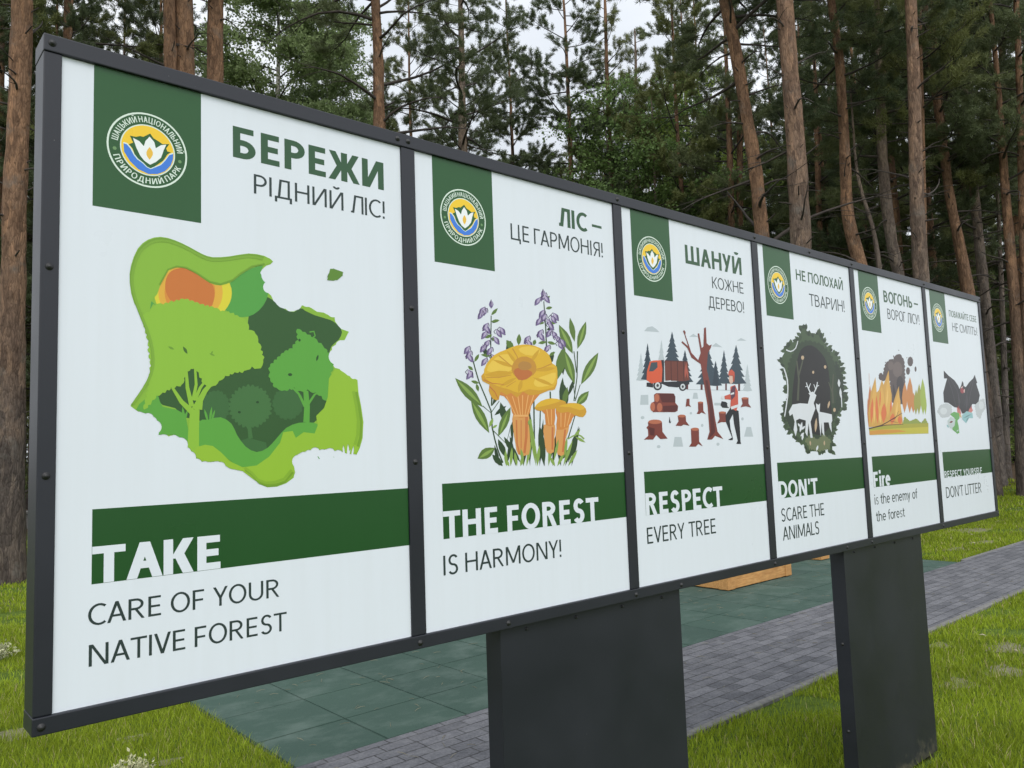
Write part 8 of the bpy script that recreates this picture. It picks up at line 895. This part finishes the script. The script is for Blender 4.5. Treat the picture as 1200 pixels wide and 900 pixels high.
def pine(path, rng, zc, Lmax, dz=.27, dead=(0, 0, 0), dens=1.0, k=20, ln=.115, wd=.015, shape='tall', twigs=True):
    """woody mesh and needle mesh of one pine; zc: where the living crown starts; dead = (from, spacing, length) of bare lower branches"""
    wood = MB(); sp = Spray(); top = path[-1][2]
    trunk_tube(wood, path, rng)
    az = rng.uniform(0, 6.28)
    mains, mr, subs, sr = [], [], [], []
    z = zc
    while z < top - .15:
        t = (z - zc) / (top - zc)
        sh = {'tall': (0.5 + 0.5 * math.sin(math.pi * min(1, t * 1.15 + .12))) * (1 - t) ** .45, 'cone': (1 - t) ** .8, 'broad': (0.75 + .25 * math.sin(3.1 * t)) * (1 - t) ** .35}[shape]
        L = max(.35, Lmax * sh * rng.uniform(.5, 1.15)); az += 2.4 + rng.normal(0, .5)
        p0, r = along(path, z)
        B = limb(p0, az, rng.uniform(-.25, .35) + .45 * t, L, rng, rng.uniform(-.35, .55), 7, .12)
        mains.append(B); r0 = min(r * .45, .012 + .013 * L); mr.append(np.linspace(r0, .005, 7))
        ns = max(5, int(L * 9 * dens))
        for j in range(ns):
            f = 0.28 + 0.72 * (j + rng.uniform()) / ns; fi = f * 6; i0 = min(int(fi), 5)
            b0 = B[i0] + (B[i0 + 1] - B[i0]) * (fi - i0); bd = unit(B[i0 + 1] - B[i0]); a2 = math.atan2(bd[1], bd[0]) + rng.choice([-1, 1]) * rng.uniform(.35, 1.15)
            l2 = rng.uniform(.30, .85) * (1.2 - .5 * f) * min(1.3, .55 + .3 * L)
            Q = limb(b0, a2, math.asin(max(-1, min(1, bd[2]))) + rng.uniform(-.45, .7), l2, rng, rng.uniform(-.2, .6), 4, .12)
            subs.append(Q); sr.append(np.linspace(.006, .003, 4))
            m = max(4, int(l2 / .065)); u = .5 + .5 * (np.arange(m) + rng.uniform(size=m)) / m; ui = np.minimum((u * 3).astype(int), 2); q = Q[ui] + (Q[ui + 1] - Q[ui]) * (u * 3 - ui)[:, None]
            sp.add(q, unit(Q[ui + 1] - Q[ui]) + [0, 0, .25], np.full(m, .3 + .4 * rng.uniform()))
        tip = B[5:]; sp.add(np.repeat(tip, 3, 0) + rng.normal(0, .05, (6, 3)), np.repeat(unit(B[6:] - B[5:6]), 6, 0), np.full(6, .5))
        z += dz * rng.uniform(.6, 1.4)
    if mains: tubes(wood, mains, mr, 5, 1 if twigs else 0)
    if subs: tubes(wood, subs, sr, 3, 1)
    if dead[1]:
        st, sr_ = [], []
        for z in np.arange(1.2, zc, .22):                 # broken stubs
            p0, r = along(path, z + rng.uniform(-.1, .1)); a_ = rng.uniform(0, 6.28); l = r + rng.uniform(.04, .32) * (rng.uniform() < .8)
            st.append(limb(p0, a_, rng.uniform(-.2, .6), l, rng, 0, 4, .05)); sr_.append(np.linspace(.022, .010, 4) * rng.uniform(.6, 1.2))
        if st: tubes(wood, st, sr_, 5, 1)
        dm, dr, ds_, dr2 = [], [], [], []
        z = dead[0]
        while z < zc + 1.0:
            L = dead[2] * rng.uniform(.25, 1.0); az += 2.4 + rng.normal(0, .6); p0, r = along(path, z)
            B = limb(p0, az, rng.uniform(-.1, .65), L, rng, rng.uniform(-1.3, .25), 7, .12); dm.append(B); dr.append(np.linspace(min(r * .5, .014 + .012 * L), .006, 7))
            for j in range(int(1 + L * 1.8)):
                i0 = rng.integers(2, 6); Q = limb(B[i0], az + rng.normal(0, .8), rng.uniform(-.5, .5), L * rng.uniform(.2, .5), rng, rng.uniform(-.8, .4), 4, .15); ds_.append(Q); dr2.append(np.linspace(.009, .004, 4))
            z += dead[1] * rng.uniform(.5, 1.5)
        tubes(wood, dm, dr, 5, 1); tubes(wood, ds_, dr2, 3, 1)
    return wood, sp.needles(rng, 'crown', NEEDLE, k, ln, wd)

def place(root_name, loc, wood_me, crown_me, label, cat, group=None, rz=0, sc=1.0):
    o = bpy.data.objects.new(root_name, None); COL.objects.link(o); o.location = loc; o.rotation_euler = (0, 0, rz); o.scale = (sc, sc, sc)
    tag(o, label, cat, group)
    obj('trunk', wood_me, o)
    if crown_me: obj('crown', crown_me, o)
    return o

# trees one can follow by eye: (label, crown start, branch length, bare branches (from, spacing, length), spacing, density, grey bark)
INFO = {
 'leftbig': ('tall orange-barked pine rising from the lawn beside the left end of the board', 9.2, 3.0, (5.5, .7, 1.5), .25, 1.0, 0),
 'twinA': ('thinner left stem of the close pair of pines above the first panel', 12.0, 2.6, (8.0, .8, 1.6), .3, 1.0, 0),
 'twinB': ('thicker right stem of the close pair of pines above the first panel', 12.2, 3.0, (8.5, .9, 1.8), .3, 1.0, 0),
 'plain3': ('straight bare pine trunk standing just right of the close pair', 12.6, 2.8, (9.5, .9, 1.2), .3, 1.0, 0),
 'dead4': ('pine with many arching dead branches above the first divider of the board', 13.0, 2.6, (6.8, .30, 3.2), .3, 1.0, 0),
 'dark5': ('dark slender pine with looping bare branches above the second panel', 9.8, 3.0, (5.8, .33, 3.0), .33, .9, 1),
 'thin6': ('far slim pine with a brown stem behind the second divider of the board', 9.5, 2.6, (5.5, .5, 2.0), .25, 1.1, 0),
 'thin7': ('very thin dark pine stem right of the far slim brown one', 8.5, 2.0, (5.0, .5, 1.2), .3, 1.0, 1),
 'bend8': ('pine with a bent orange trunk rising behind the third panel', 10.3, 3.2, (5.5, .42, 3.2), .28, 1.0, 0),
 'thick9': ('thickest pine of the right half, its grey-brown trunk leaning over the fourth panel', 10.6, 3.0, (5.2, .6, 1.8), .28, 1.0, 0),
 'kink10': ('orange pine with a sharp kink low in its trunk above the fifth panel', 9.0, 2.6, (5.0, .55, 1.6), .27, 1.1, 0),
 'grey11': ('grey crooked pine half hidden by a green bough, right of the kinked one', 7.2, 2.4, (5.0, .5, 1.3), .27, 1.2, 1),
 'straight12': ('straight pale orange pine above the divider of the last two panels', 10.2, 2.6, (4.5, .6, 1.2), .28, 1.0, 0),
 'red13': ('thin reddish pine stem close behind the straight pale one', 8.8, 1.6, (5.0, .6, 1.0), .3, 1.0, 0),
 'curve14': ('pine with a long curved trunk ending behind the right top corner of the board', 8.0, 2.4, (4.0, .5, 1.6), .27, 1.1, 0),
 'curve15': ('slimmer bowed pine running alongside the long curved one', 7.6, 1.8, (4.5, .6, 1.2), .3, 1.0, 0),
 'right16': ('leaning pine right of the board with its whole trunk in view', 7.5, 2.2, (3.5, .6, 1.4), .27, 1.0, 0),
 'edge17': ('pine trunk cut by the right edge of the photo', 8.0, 2.2, (5.0, .6, 1.2), .28, 1.0, 0),
 'twig18': ('bare crooked grey sapling between the kinked pine and the grey one', 8.6, .7, (5.0, .5, .7), .5, .6, 1),
 'dim19': ('left one of two dim reddish stems beside the bent pine', 7.4, 2.2, (4.5, .5, 1.2), .27, 1.0, 0),
 'dim20': ('right one of two dim reddish stems beside the bent pine', 7.8, 2.2, (4.5, .5, 1.2), .27, 1.0, 0),
 'dim21': ('dim reddish stem deep in shade right of the thickest pine', 7.0, 2.2, (4.5, .5, 1.2), .27, 1.0, 0),
 'dim22': ('dark pine foot emerging beside the lower right corner of the board', 6.5, 2.4, (3.5, .6, 1.4), .27, 1.0, 1),
 'dim23': ('thin dark trunk between the board and the leaning right pine', 6.0, 1.8, (3.0, .6, 1.2), .3, 1.0, 1),
}
for i, (n, (loc, path)) in enumerate(TRUNKS.items()):
    lab, zc, Lm, dead, dz, dens, grey = INFO[n]
    rg = np.random.default_rng(100 + i)
    wood, crown = pine(path, rg, zc, Lm, dz, dead, dens)
    place('pine_tree', loc, wood.mesh('trunk', [BARK_MID if n in ('thick9', 'straight12') else BARK_GREY if grey else BARK, TWIG], True), crown, lab, 'pine tree')

# the wood behind: a few kinds of pine copied, each copy a tree of its own
def proto_path(rng, H, r, lean=.25):
    zs = np.linspace(0, H, 9); wx = rng.normal(0, lean / 3, 9).cumsum() * .35; wy = rng.normal(0, lean / 3, 9).cumsum() * .35
    return [(wx[i] - wx[0], wy[i] - wy[0], zs[i], max(.015, r * (1 - .92 * zs[i] / H) * (1.25 if i == 0 else 1))) for i in range(9)]
KINDS = []
for i, (H, r, zc, Lm, dz, shp, dens, dead) in enumerate([
    (25.0, .18, 8.5, 3.6, .30, 'tall', 1.0, (4.5, .4, 2.4)), (23.0, .16, 6.5, 3.3, .29, 'tall', 1.0, (4.0, .4, 2.2)), (23.0, .16, 5.0, 3.1, .29, 'broad', 1.0, (2.5, .4, 2.0)),
    (20.0, .14, 4.0, 3.0, .27, 'tall', 1.05, (2.0, .6, 1.4)), (11.0, .10, 1.2, 2.7, .18, 'cone', 1.2, (0, 0, 0)), (15.0, .11, 2.2, 3.0, .22, 'broad', 1.1, (1.5, .5, 1.2))]):
    rg = np.random.default_rng(300 + i)
    w_, c_ = pine(proto_path(rg, H, r), rg, zc, Lm, dz, dead, dens, 20, .125, .019, shp)
    KINDS.append((w_.mesh('trunk', [BARK, TWIG], True), c_)); print('tris', len(c_.polygons))
CX, CY = -0.351, -1.823
def polar(px, D):
    """point on the ground at bearing px (degrees from the board's own normal) and distance D"""
    a = math.radians(px); x, y = CX + D * math.sin(a), CY + D * math.cos(a); return (x, y, float(terr(x, y)))
rr = random.Random(21)
taken = [(l[0], l[1]) for l, p in TRUNKS.values()]
KLAB = {0: 'tall pine far back in the wood with its crown high up', 1: 'tall pine far back in the wood with its crown high up', 2: 'pine deep in the wood with boughs from halfway up', 3: 'pine deep in the wood with boughs from halfway up',
        4: 'young bushy dark pine green almost to the ground', 5: 'young bushy dark pine green almost to the ground'}
KGRP = {0: 'tall pines far back in the wood', 1: 'tall pines far back in the wood', 2: 'pines with low boughs deep in the wood', 3: 'pines with low boughs deep in the wood', 4: 'young bushy pines in the wood', 5: 'young bushy pines in the wood'}
def back_pine(kind, brg, D, sc=1.0):
    loc = polar(brg, D)
    if any((loc[0] - a) ** 2 + (loc[1] - b) ** 2 < 1.2 for a, b in taken): return
    taken.append(loc[:2])
    o = place('pine_tree', loc, *KINDS[kind], KLAB[kind], 'pine tree', KGRP[kind], rr.uniform(0, 6.28), sc)
# bearings: 8 deg = left edge of the photo, 41 deg = its middle, 74 deg = its right edge
def rows(b0, b1, step, D0, D1, kinds, s0=.85, s1=1.12):
    b = b0
    while b < b1:
        back_pine(rr.choice(kinds), b + rr.uniform(-.4, .4) * step, rr.uniform(D0, D1), rr.uniform(s0, s1)); b += step * rr.uniform(.7, 1.3)
# left part: open, sky between the crowns
rows(4, 14, 2.2, 22, 30, [0, 1, 3]); rows(4, 22, 2.0, 32, 42, [1, 2, 3]); rows(3, 40, 1.6, 46, 60, [1, 2, 3, 5])
for b, D, k, s in ((8.3, 26, 5, 1.1), (10.5, 28, 2, .9), (9.4, 33, 4, 1.2), (14.5, 30, 3, 1.05), (17.0, 28, 2, .95), (7.2, 31, 2, 1), (11.5, 24, 3, .9)): back_pine(k, b, D, s)
for b, D, k, s in ((9.9, 27, 4, .9), (10.3, 35, 4, 1.0), (9.5, 40, 5, .9), (9.2, 31, 4, .6)): back_pine(k, b, D, s)
# middle
rows(28, 46, 3.0, 27, 38, [0, 1, 3]); rows(36, 50, 2.6, 30, 44, [3, 4, 5, 2])
rows(24, 56, 2.2, 46, 66, [1, 2, 3, 5])
# right part: dense and dark
rows(49, 79, 2.1, 25, 33, [1, 2, 3, 3, 2]); rows(48, 79, 1.9, 33, 42, [2, 3, 5, 4]); rows(48, 80, 1.7, 42, 56, [2, 3, 4, 5]); rows(48, 80, 2.0, 56, 76, [2, 4, 5])
for b, D, s in ((39.5, 29, .95), (42.0, 31, .9), (44.0, 28.5, .82), (64.5, 30, .8), (69, 33, .9), (58, 33, .9), (61, 36, 1)): back_pine(4, b, D, s)

# birches and other broadleaved trees
def broadleaf(rng, H, r, zc, Lm, droop, mat, size, strands, n_l, bark, dz=.3):
    path = proto_path(rng, H, r, .3); wood = MB(); trunk_tube(wood, path, rng, 8); sp = Spray(); az = 0; ms, mr, hs, hr = [], [], [], []
    z = zc
    while z < H - .1:
        t = (z - zc) / (H - zc); az += 2.4 + rng.normal(0, .4); L = Lm * (.45 + .55 * math.sin(math.pi * min(1, .2 + t * .9))) * rng.uniform(.6, 1.15)
        p0, rad = along(path, z); B = limb(p0, az, rng.uniform(.3, .9), L, rng, -droop * .6, 7, .08); ms.append(B); mr.append(np.linspace(min(.03, rad * .5), .006, 7))
        for j in range(int(strands * L)):
            fi = rng.uniform(1.5, 6); i0 = min(int(fi), 5); b0 = B[i0] + (B[i0 + 1] - B[i0]) * (fi - i0)
            Q = limb(b0, az + rng.normal(0, 1.0), rng.uniform(-.2, .5), rng.uniform(.5, 1.3), rng, -droop * rng.uniform(.8, 1.8), 5, .1); hs.append(Q); hr.append(np.linspace(.005, .002, 5))
            u = rng.uniform(.1, 4, n_l); ui = np.minimum(u.astype(int), 3); q = Q[ui] + (Q[ui + 1] - Q[ui]) * (u - ui)[:, None]; sp.add(q, q * 0 + [0, 0, -1], np.full(n_l, .35 + .3 * rng.uniform()))
        z += dz * rng.uniform(.6, 1.4)
    tubes(wood, ms, mr, 5, 1); tubes(wood, hs, hr, 3, 1)
    return wood.mesh('trunk', [bark, TWIG], True), sp.leaves(rng, 'crown', mat, size, 2, .07)
BIRCHBARK = bark_mat('birch_bark', (0.12, 0.11, 0.10), (0.50, 0.49, 0.46), 0.5, 3.0, (0.7, 0.68, 0.66))
b1 = broadleaf(np.random.default_rng(5), 20.0, .16, 4.0, 3.1, 1.2, BIRCH, .10, 15, 26, BIRCHBARK, .22)
b2 = broadleaf(np.random.default_rng(6), 11.5, .10, 2.5, 2.4, .6, DECID, .09, 13, 16, BARK_GREY, .24)
for brg, D, s, lab in ((24.6, 25.0, 1.0, 'weeping birch with pale hanging leaves above the first panel, the largest of the birches'), (28.2, 27, .88, 'weeping birch just right of the largest one, before the pine with dead branches'),
                       (33.2, 33, .74, 'pale green birch between the pine with dead branches and the dark slender pine')):
    place('birch_tree', polar(brg, D), *b1, lab, 'birch tree', 'birches at the edge of the wood', rr.uniform(0, 6), s)
for brg, D, s in ((49.0, 29, 1.3), (52.0, 27.5, 1.25), (55.0, 31, 1.35), (74.0, 33, .6), (72, 36, .62), (36, 36, 1.3), (59.5, 38, 1.3)):
    place('broadleaf_tree', polar(brg, D), *b2, 'light green broadleaved young tree among the dark pines', 'young tree', 'broadleaved young trees in the wood', rr.uniform(0, 6), s)

# undergrowth bushes at the edge of the wood
def bush(rng, H, W, mat, n=260, size=.07):
    st, r_ = [], []; sp = Spray()
    for i in range(n // 9):
        Q = limb(rng.normal(0, .12, 3) * [1, 1, 0], rng.uniform(0, 6.28), rng.uniform(.55, 1.45), H * rng.uniform(.5, 1.1), rng, -.5, 6, .12); Q[:, :2] *= W; st.append(Q); r_.append(np.linspace(.012, .003, 6))
        for j in range(9):
            i0 = rng.integers(1, 6); c = Q[i0] + rng.normal(0, .12, 3); m = 12; sp.add(c + rng.normal(0, .12, (m, 3)), np.tile([0, 0, 1.0], (m, 1)), np.full(m, rng.uniform(.2, .8)))
    w_ = MB(); tubes(w_, st, r_, 4); return w_.mesh('stems', TWIG, True), sp.leaves(rng, 'foliage', mat, size, 1, .04)
bu = bush(np.random.default_rng(9), 1.9, 1.0, DECID)
def place_bush(loc, parts, label, cat, group, rz, s):
    o = bpy.data.objects.new('shrub', None); COL.objects.link(o); o.location = loc; o.rotation_euler = (0, 0, rz); o.scale = (s, s, s); tag(o, label, cat, group)
    obj('stems', parts[0], o); obj('foliage', parts[1], o)
for brg, D, s in ((5.5, 40, 1.5), (7.5, 36, 1.3), (9.5, 43, 1.6), (69.5, 29.5, 1.0), (70.8, 33, 1.5), (72.2, 30, .9), (73.4, 34, 1.5), (74.8, 31, 1.1), (76, 35, 1.5), (71.5, 38, 1.8), (74, 40, 1.9)):
    place_bush(polar(brg, D), bu, 'loose green shrub in the undergrowth at the edge of the wood', 'shrub', 'undergrowth shrubs at the edge of the wood', rr.uniform(0, 6), s)

# ---------------------------------------------------------------- small things on the ground
def variegated(rng, r, h, n):
    a = MB(); wood = MB(); st = []
    for i in range(26): st.append(limb(np.array([rng.normal(0, .03), rng.normal(0, .03), 0]), rng.uniform(0, 6.28), rng.uniform(.5, 1.4), rng.uniform(.6, 1.15) * h * 1.25, rng, -.6, 5, .1))
    tubes(wood, st, [np.linspace(.004, .002, 5)] * len(st), 4)
    V1, F1, V2, F2 = [], [], [], []
    for i in range(n):
        Q = st[rng.integers(len(st))]; i0 = rng.integers(1, 5); p = Q[i0] + rng.normal(0, .012, 3) * (r / .12); p[2] = max(p[2], .015)
        d = unit(rng.normal(size=3) + [0, 0, .6]); s = unit(np.cross(d, rng.normal(size=3))); nn = np.cross(d, s); L = rng.uniform(.018, .034); w = L * .28
        for V, F, kk, up in ((V1, F1, 1.0, 0), (V2, F2, .56, .0012)):
            b = len(V); c = p + d * L * .5 + nn * up; cup = nn * w * .35 * kk
            V += [c - d * L * .5 * kk, c - d * L * .1 * kk + s * w * kk + cup, c + d * L * .5 * kk, c - d * L * .1 * kk - s * w * kk + cup]; F += [(b, b + 1, b + 2), (b, b + 2, b + 3)]
    m = MB(); m.add(V1, F1, 0, rng.uniform(.2, .9, len(F1))); m.add(V2, F2, 1, rng.uniform(.1, .9, len(F2)))
    return wood.mesh('stems', TWIG, True), m.mesh('foliage', [CREAM, VARIEG], False, True)
for i, (loc, r, h, n, lab) in enumerate((((0.93, 2.86, 0), .10, .10, 900, 'low cream-edged variegated shrub in the grass at the bottom of the photo'), ((0.80, 6.62, 0), .17, .16, 900, 'low cream-edged variegated shrub by the left edge of the board'),
                                ((0.66, 7.3, 0), .13, .15, 500, 'small cream-edged variegated shrub at the left border behind the larger one'))):
    place_bush(loc, variegated(np.random.default_rng(40 + i), r, h, n), lab, 'shrub', 'variegated shrubs in the lawn', 0, 1.0)

def wood_mat():
    m, N, L, P = new_mat('oiled_timber')
    tc = N.new('ShaderNodeTexCoord'); ob = tc.outputs['Object']
    n1 = noise(N, L, mapping(N, L, ob, (2, 14, 14)), 4, 6, .6); n2 = noise(N, L, ob, 5, 3)
    r = ramp(N, L, n1.outputs['Fac'], [(.3, (.36, .165, .045)), (.7, (.58, .32, .11))]); r2 = ramp(N, L, n2.outputs['Fac'], [(.3, (.85, .85, .85)), (.7, (1.1, 1.1, 1.1))])
    c = mixc(N, L, 1.0, r.outputs['Color'], r2.outputs['Color'], 'MULTIPLY'); L.new(c.outputs['Color'], P.inputs['Base Color']); P.inputs['Roughness'].default_value = .55; return m
TIMBER = wood_mat()
tf = bpy.data.objects.new('sandbox', None); COL.objects.link(tf); tf.location = (7.52, 3.53, .027); tag(tf, 'low square of honey-coloured timber beams standing on the green rubber tiles', 'sandbox')
for (x0, x1, y0, y1) in ((.14, 1.26, .01, .11), (.14, 1.26, 1.29, 1.39), (.01, .11, .14, 1.26), (1.29, 1.39, .14, 1.26)):
    obj('beam', boxes([(x0, x1, y0, y1, 0.004, .21)], 'beam', TIMBER, .006), tf)
for x, y in ((0, 0), (1.26, 0), (0, 1.26), (1.26, 1.26)):
    obj('corner_post', boxes([(x, x + .14, y, y + .14, 0, .30)], 'corner_post', TIMBER, .008), tf)
sl = bpy.data.objects.new('timber_sleeper', None); COL.objects.link(sl); sl.location = (10.30, 3.86, .027); tag(sl, 'single timber beam with an end block lying beyond the timber square', 'timber beam')
obj('beam', boxes([(.02, .14, .16, 1.6, .004, .15)], 'beam', TIMBER, .006), sl); obj('end_block', boxes([(0, .24, 0, .16, 0, .17)], 'end_block', TIMBER, .008), sl)

# wire fence at the edge of the wood
fe = bpy.data.objects.new('wire_fence', None); COL.objects.link(fe); tag(fe, 'low rusty wire mesh fence at the edge of the wood right of the board', 'fence')
f0, f1 = np.array(polar(66, 25.5)), np.array(polar(80, 23.0)); fe.location = f0
dv = f1 - f0; Lf = np.linalg.norm(dv[:2]); npst = 5
for i in range(npst):
    p = dv * i / (npst - 1); mb = MB(); tubes(mb, [[p + [0, 0, -.1], p + [0, 0, 1.2]]], [[.035, .03]], 8); obj('post', mb.mesh('post', BARK_GREY, True), fe)
mb = MB(); hw = []
for z in np.linspace(.08, 1.05, 7): hw.append([np.array([0, 0, z]), dv / 2 + [0, 0, z - .02], dv + [0, 0, z]])
tubes(mb, hw, [[.006] * 3] * len(hw), 4)
vw = [[dv * t + [0, 0, .05], dv * t + [0, 0, 1.05]] for t in np.linspace(0, 1, int(Lf / .16))]; tubes(mb, vw, [[.004] * 2] * len(vw), 3); obj('wire_mesh', mb.mesh('wire_mesh', WIRE), fe)

# concrete block far left
blk = obj('concrete_block', boxes([(-.9, .9, -.25, .25, 0, .42), (-.95, .95, -.3, .3, .4235, .50)], 'concrete_block', KERB, .02), None, polar(9.3, 27.0))
tag(blk, 'low grey concrete block on the far lawn between left pine and board', 'concrete block')

# dry leaves on the far lawn
rg = np.random.default_rng(77); mb = MB()
for i in range(90):
    x, y = rg.uniform(12.5, 19), rg.uniform(2.7, 6.5)
    if i > 45: x, y = rg.uniform(6.5, 13), rg.uniform(-1.4, .9)
    z = float(terr(x, y)) + .055; s = rg.uniform(.02, .05); a = rg.uniform(0, 6.28); c, q = math.cos(a) * s, math.sin(a) * s
    mb.add([(x - c, y - q, z), (x + q * .5, y - c * .5, z + .012), (x + c, y + q, z + .004), (x - q * .5, y + c * .5, z + .01)], [(0, 1, 2, 3)], 0, rg.uniform())
tag(obj('fallen_leaves', mb.mesh('fallen_leaves', DRY, False, True)), 'pale dry leaves scattered on the lawn by the path', 'leaves', kind='stuff')

# dry pine needles and twigs lying on the tiles and the path
rg = np.random.default_rng(78); mb = MB(); P_, R_2 = [], []
for i in range(520):
    x, y = rg.uniform(1.7, 11), rg.uniform(1.2, 5.5); z = .027; a = rg.uniform(0, 6.28); l = rg.uniform(.015, .045)
    d = np.array([math.cos(a), math.sin(a), 0]) * l; P_.append([[x - d[0], y - d[1], z], [x, y, z + .004], [x + d[0], y + d[1], z]]); R_2.append([.0012, .0016, .001])
tubes(mb, P_, R_2, 3)
tag(obj('litter', mb.mesh('litter', DRY)), 'dry pine needles scattered thinly over the green tiles and pavers', 'needles', kind='stuff')
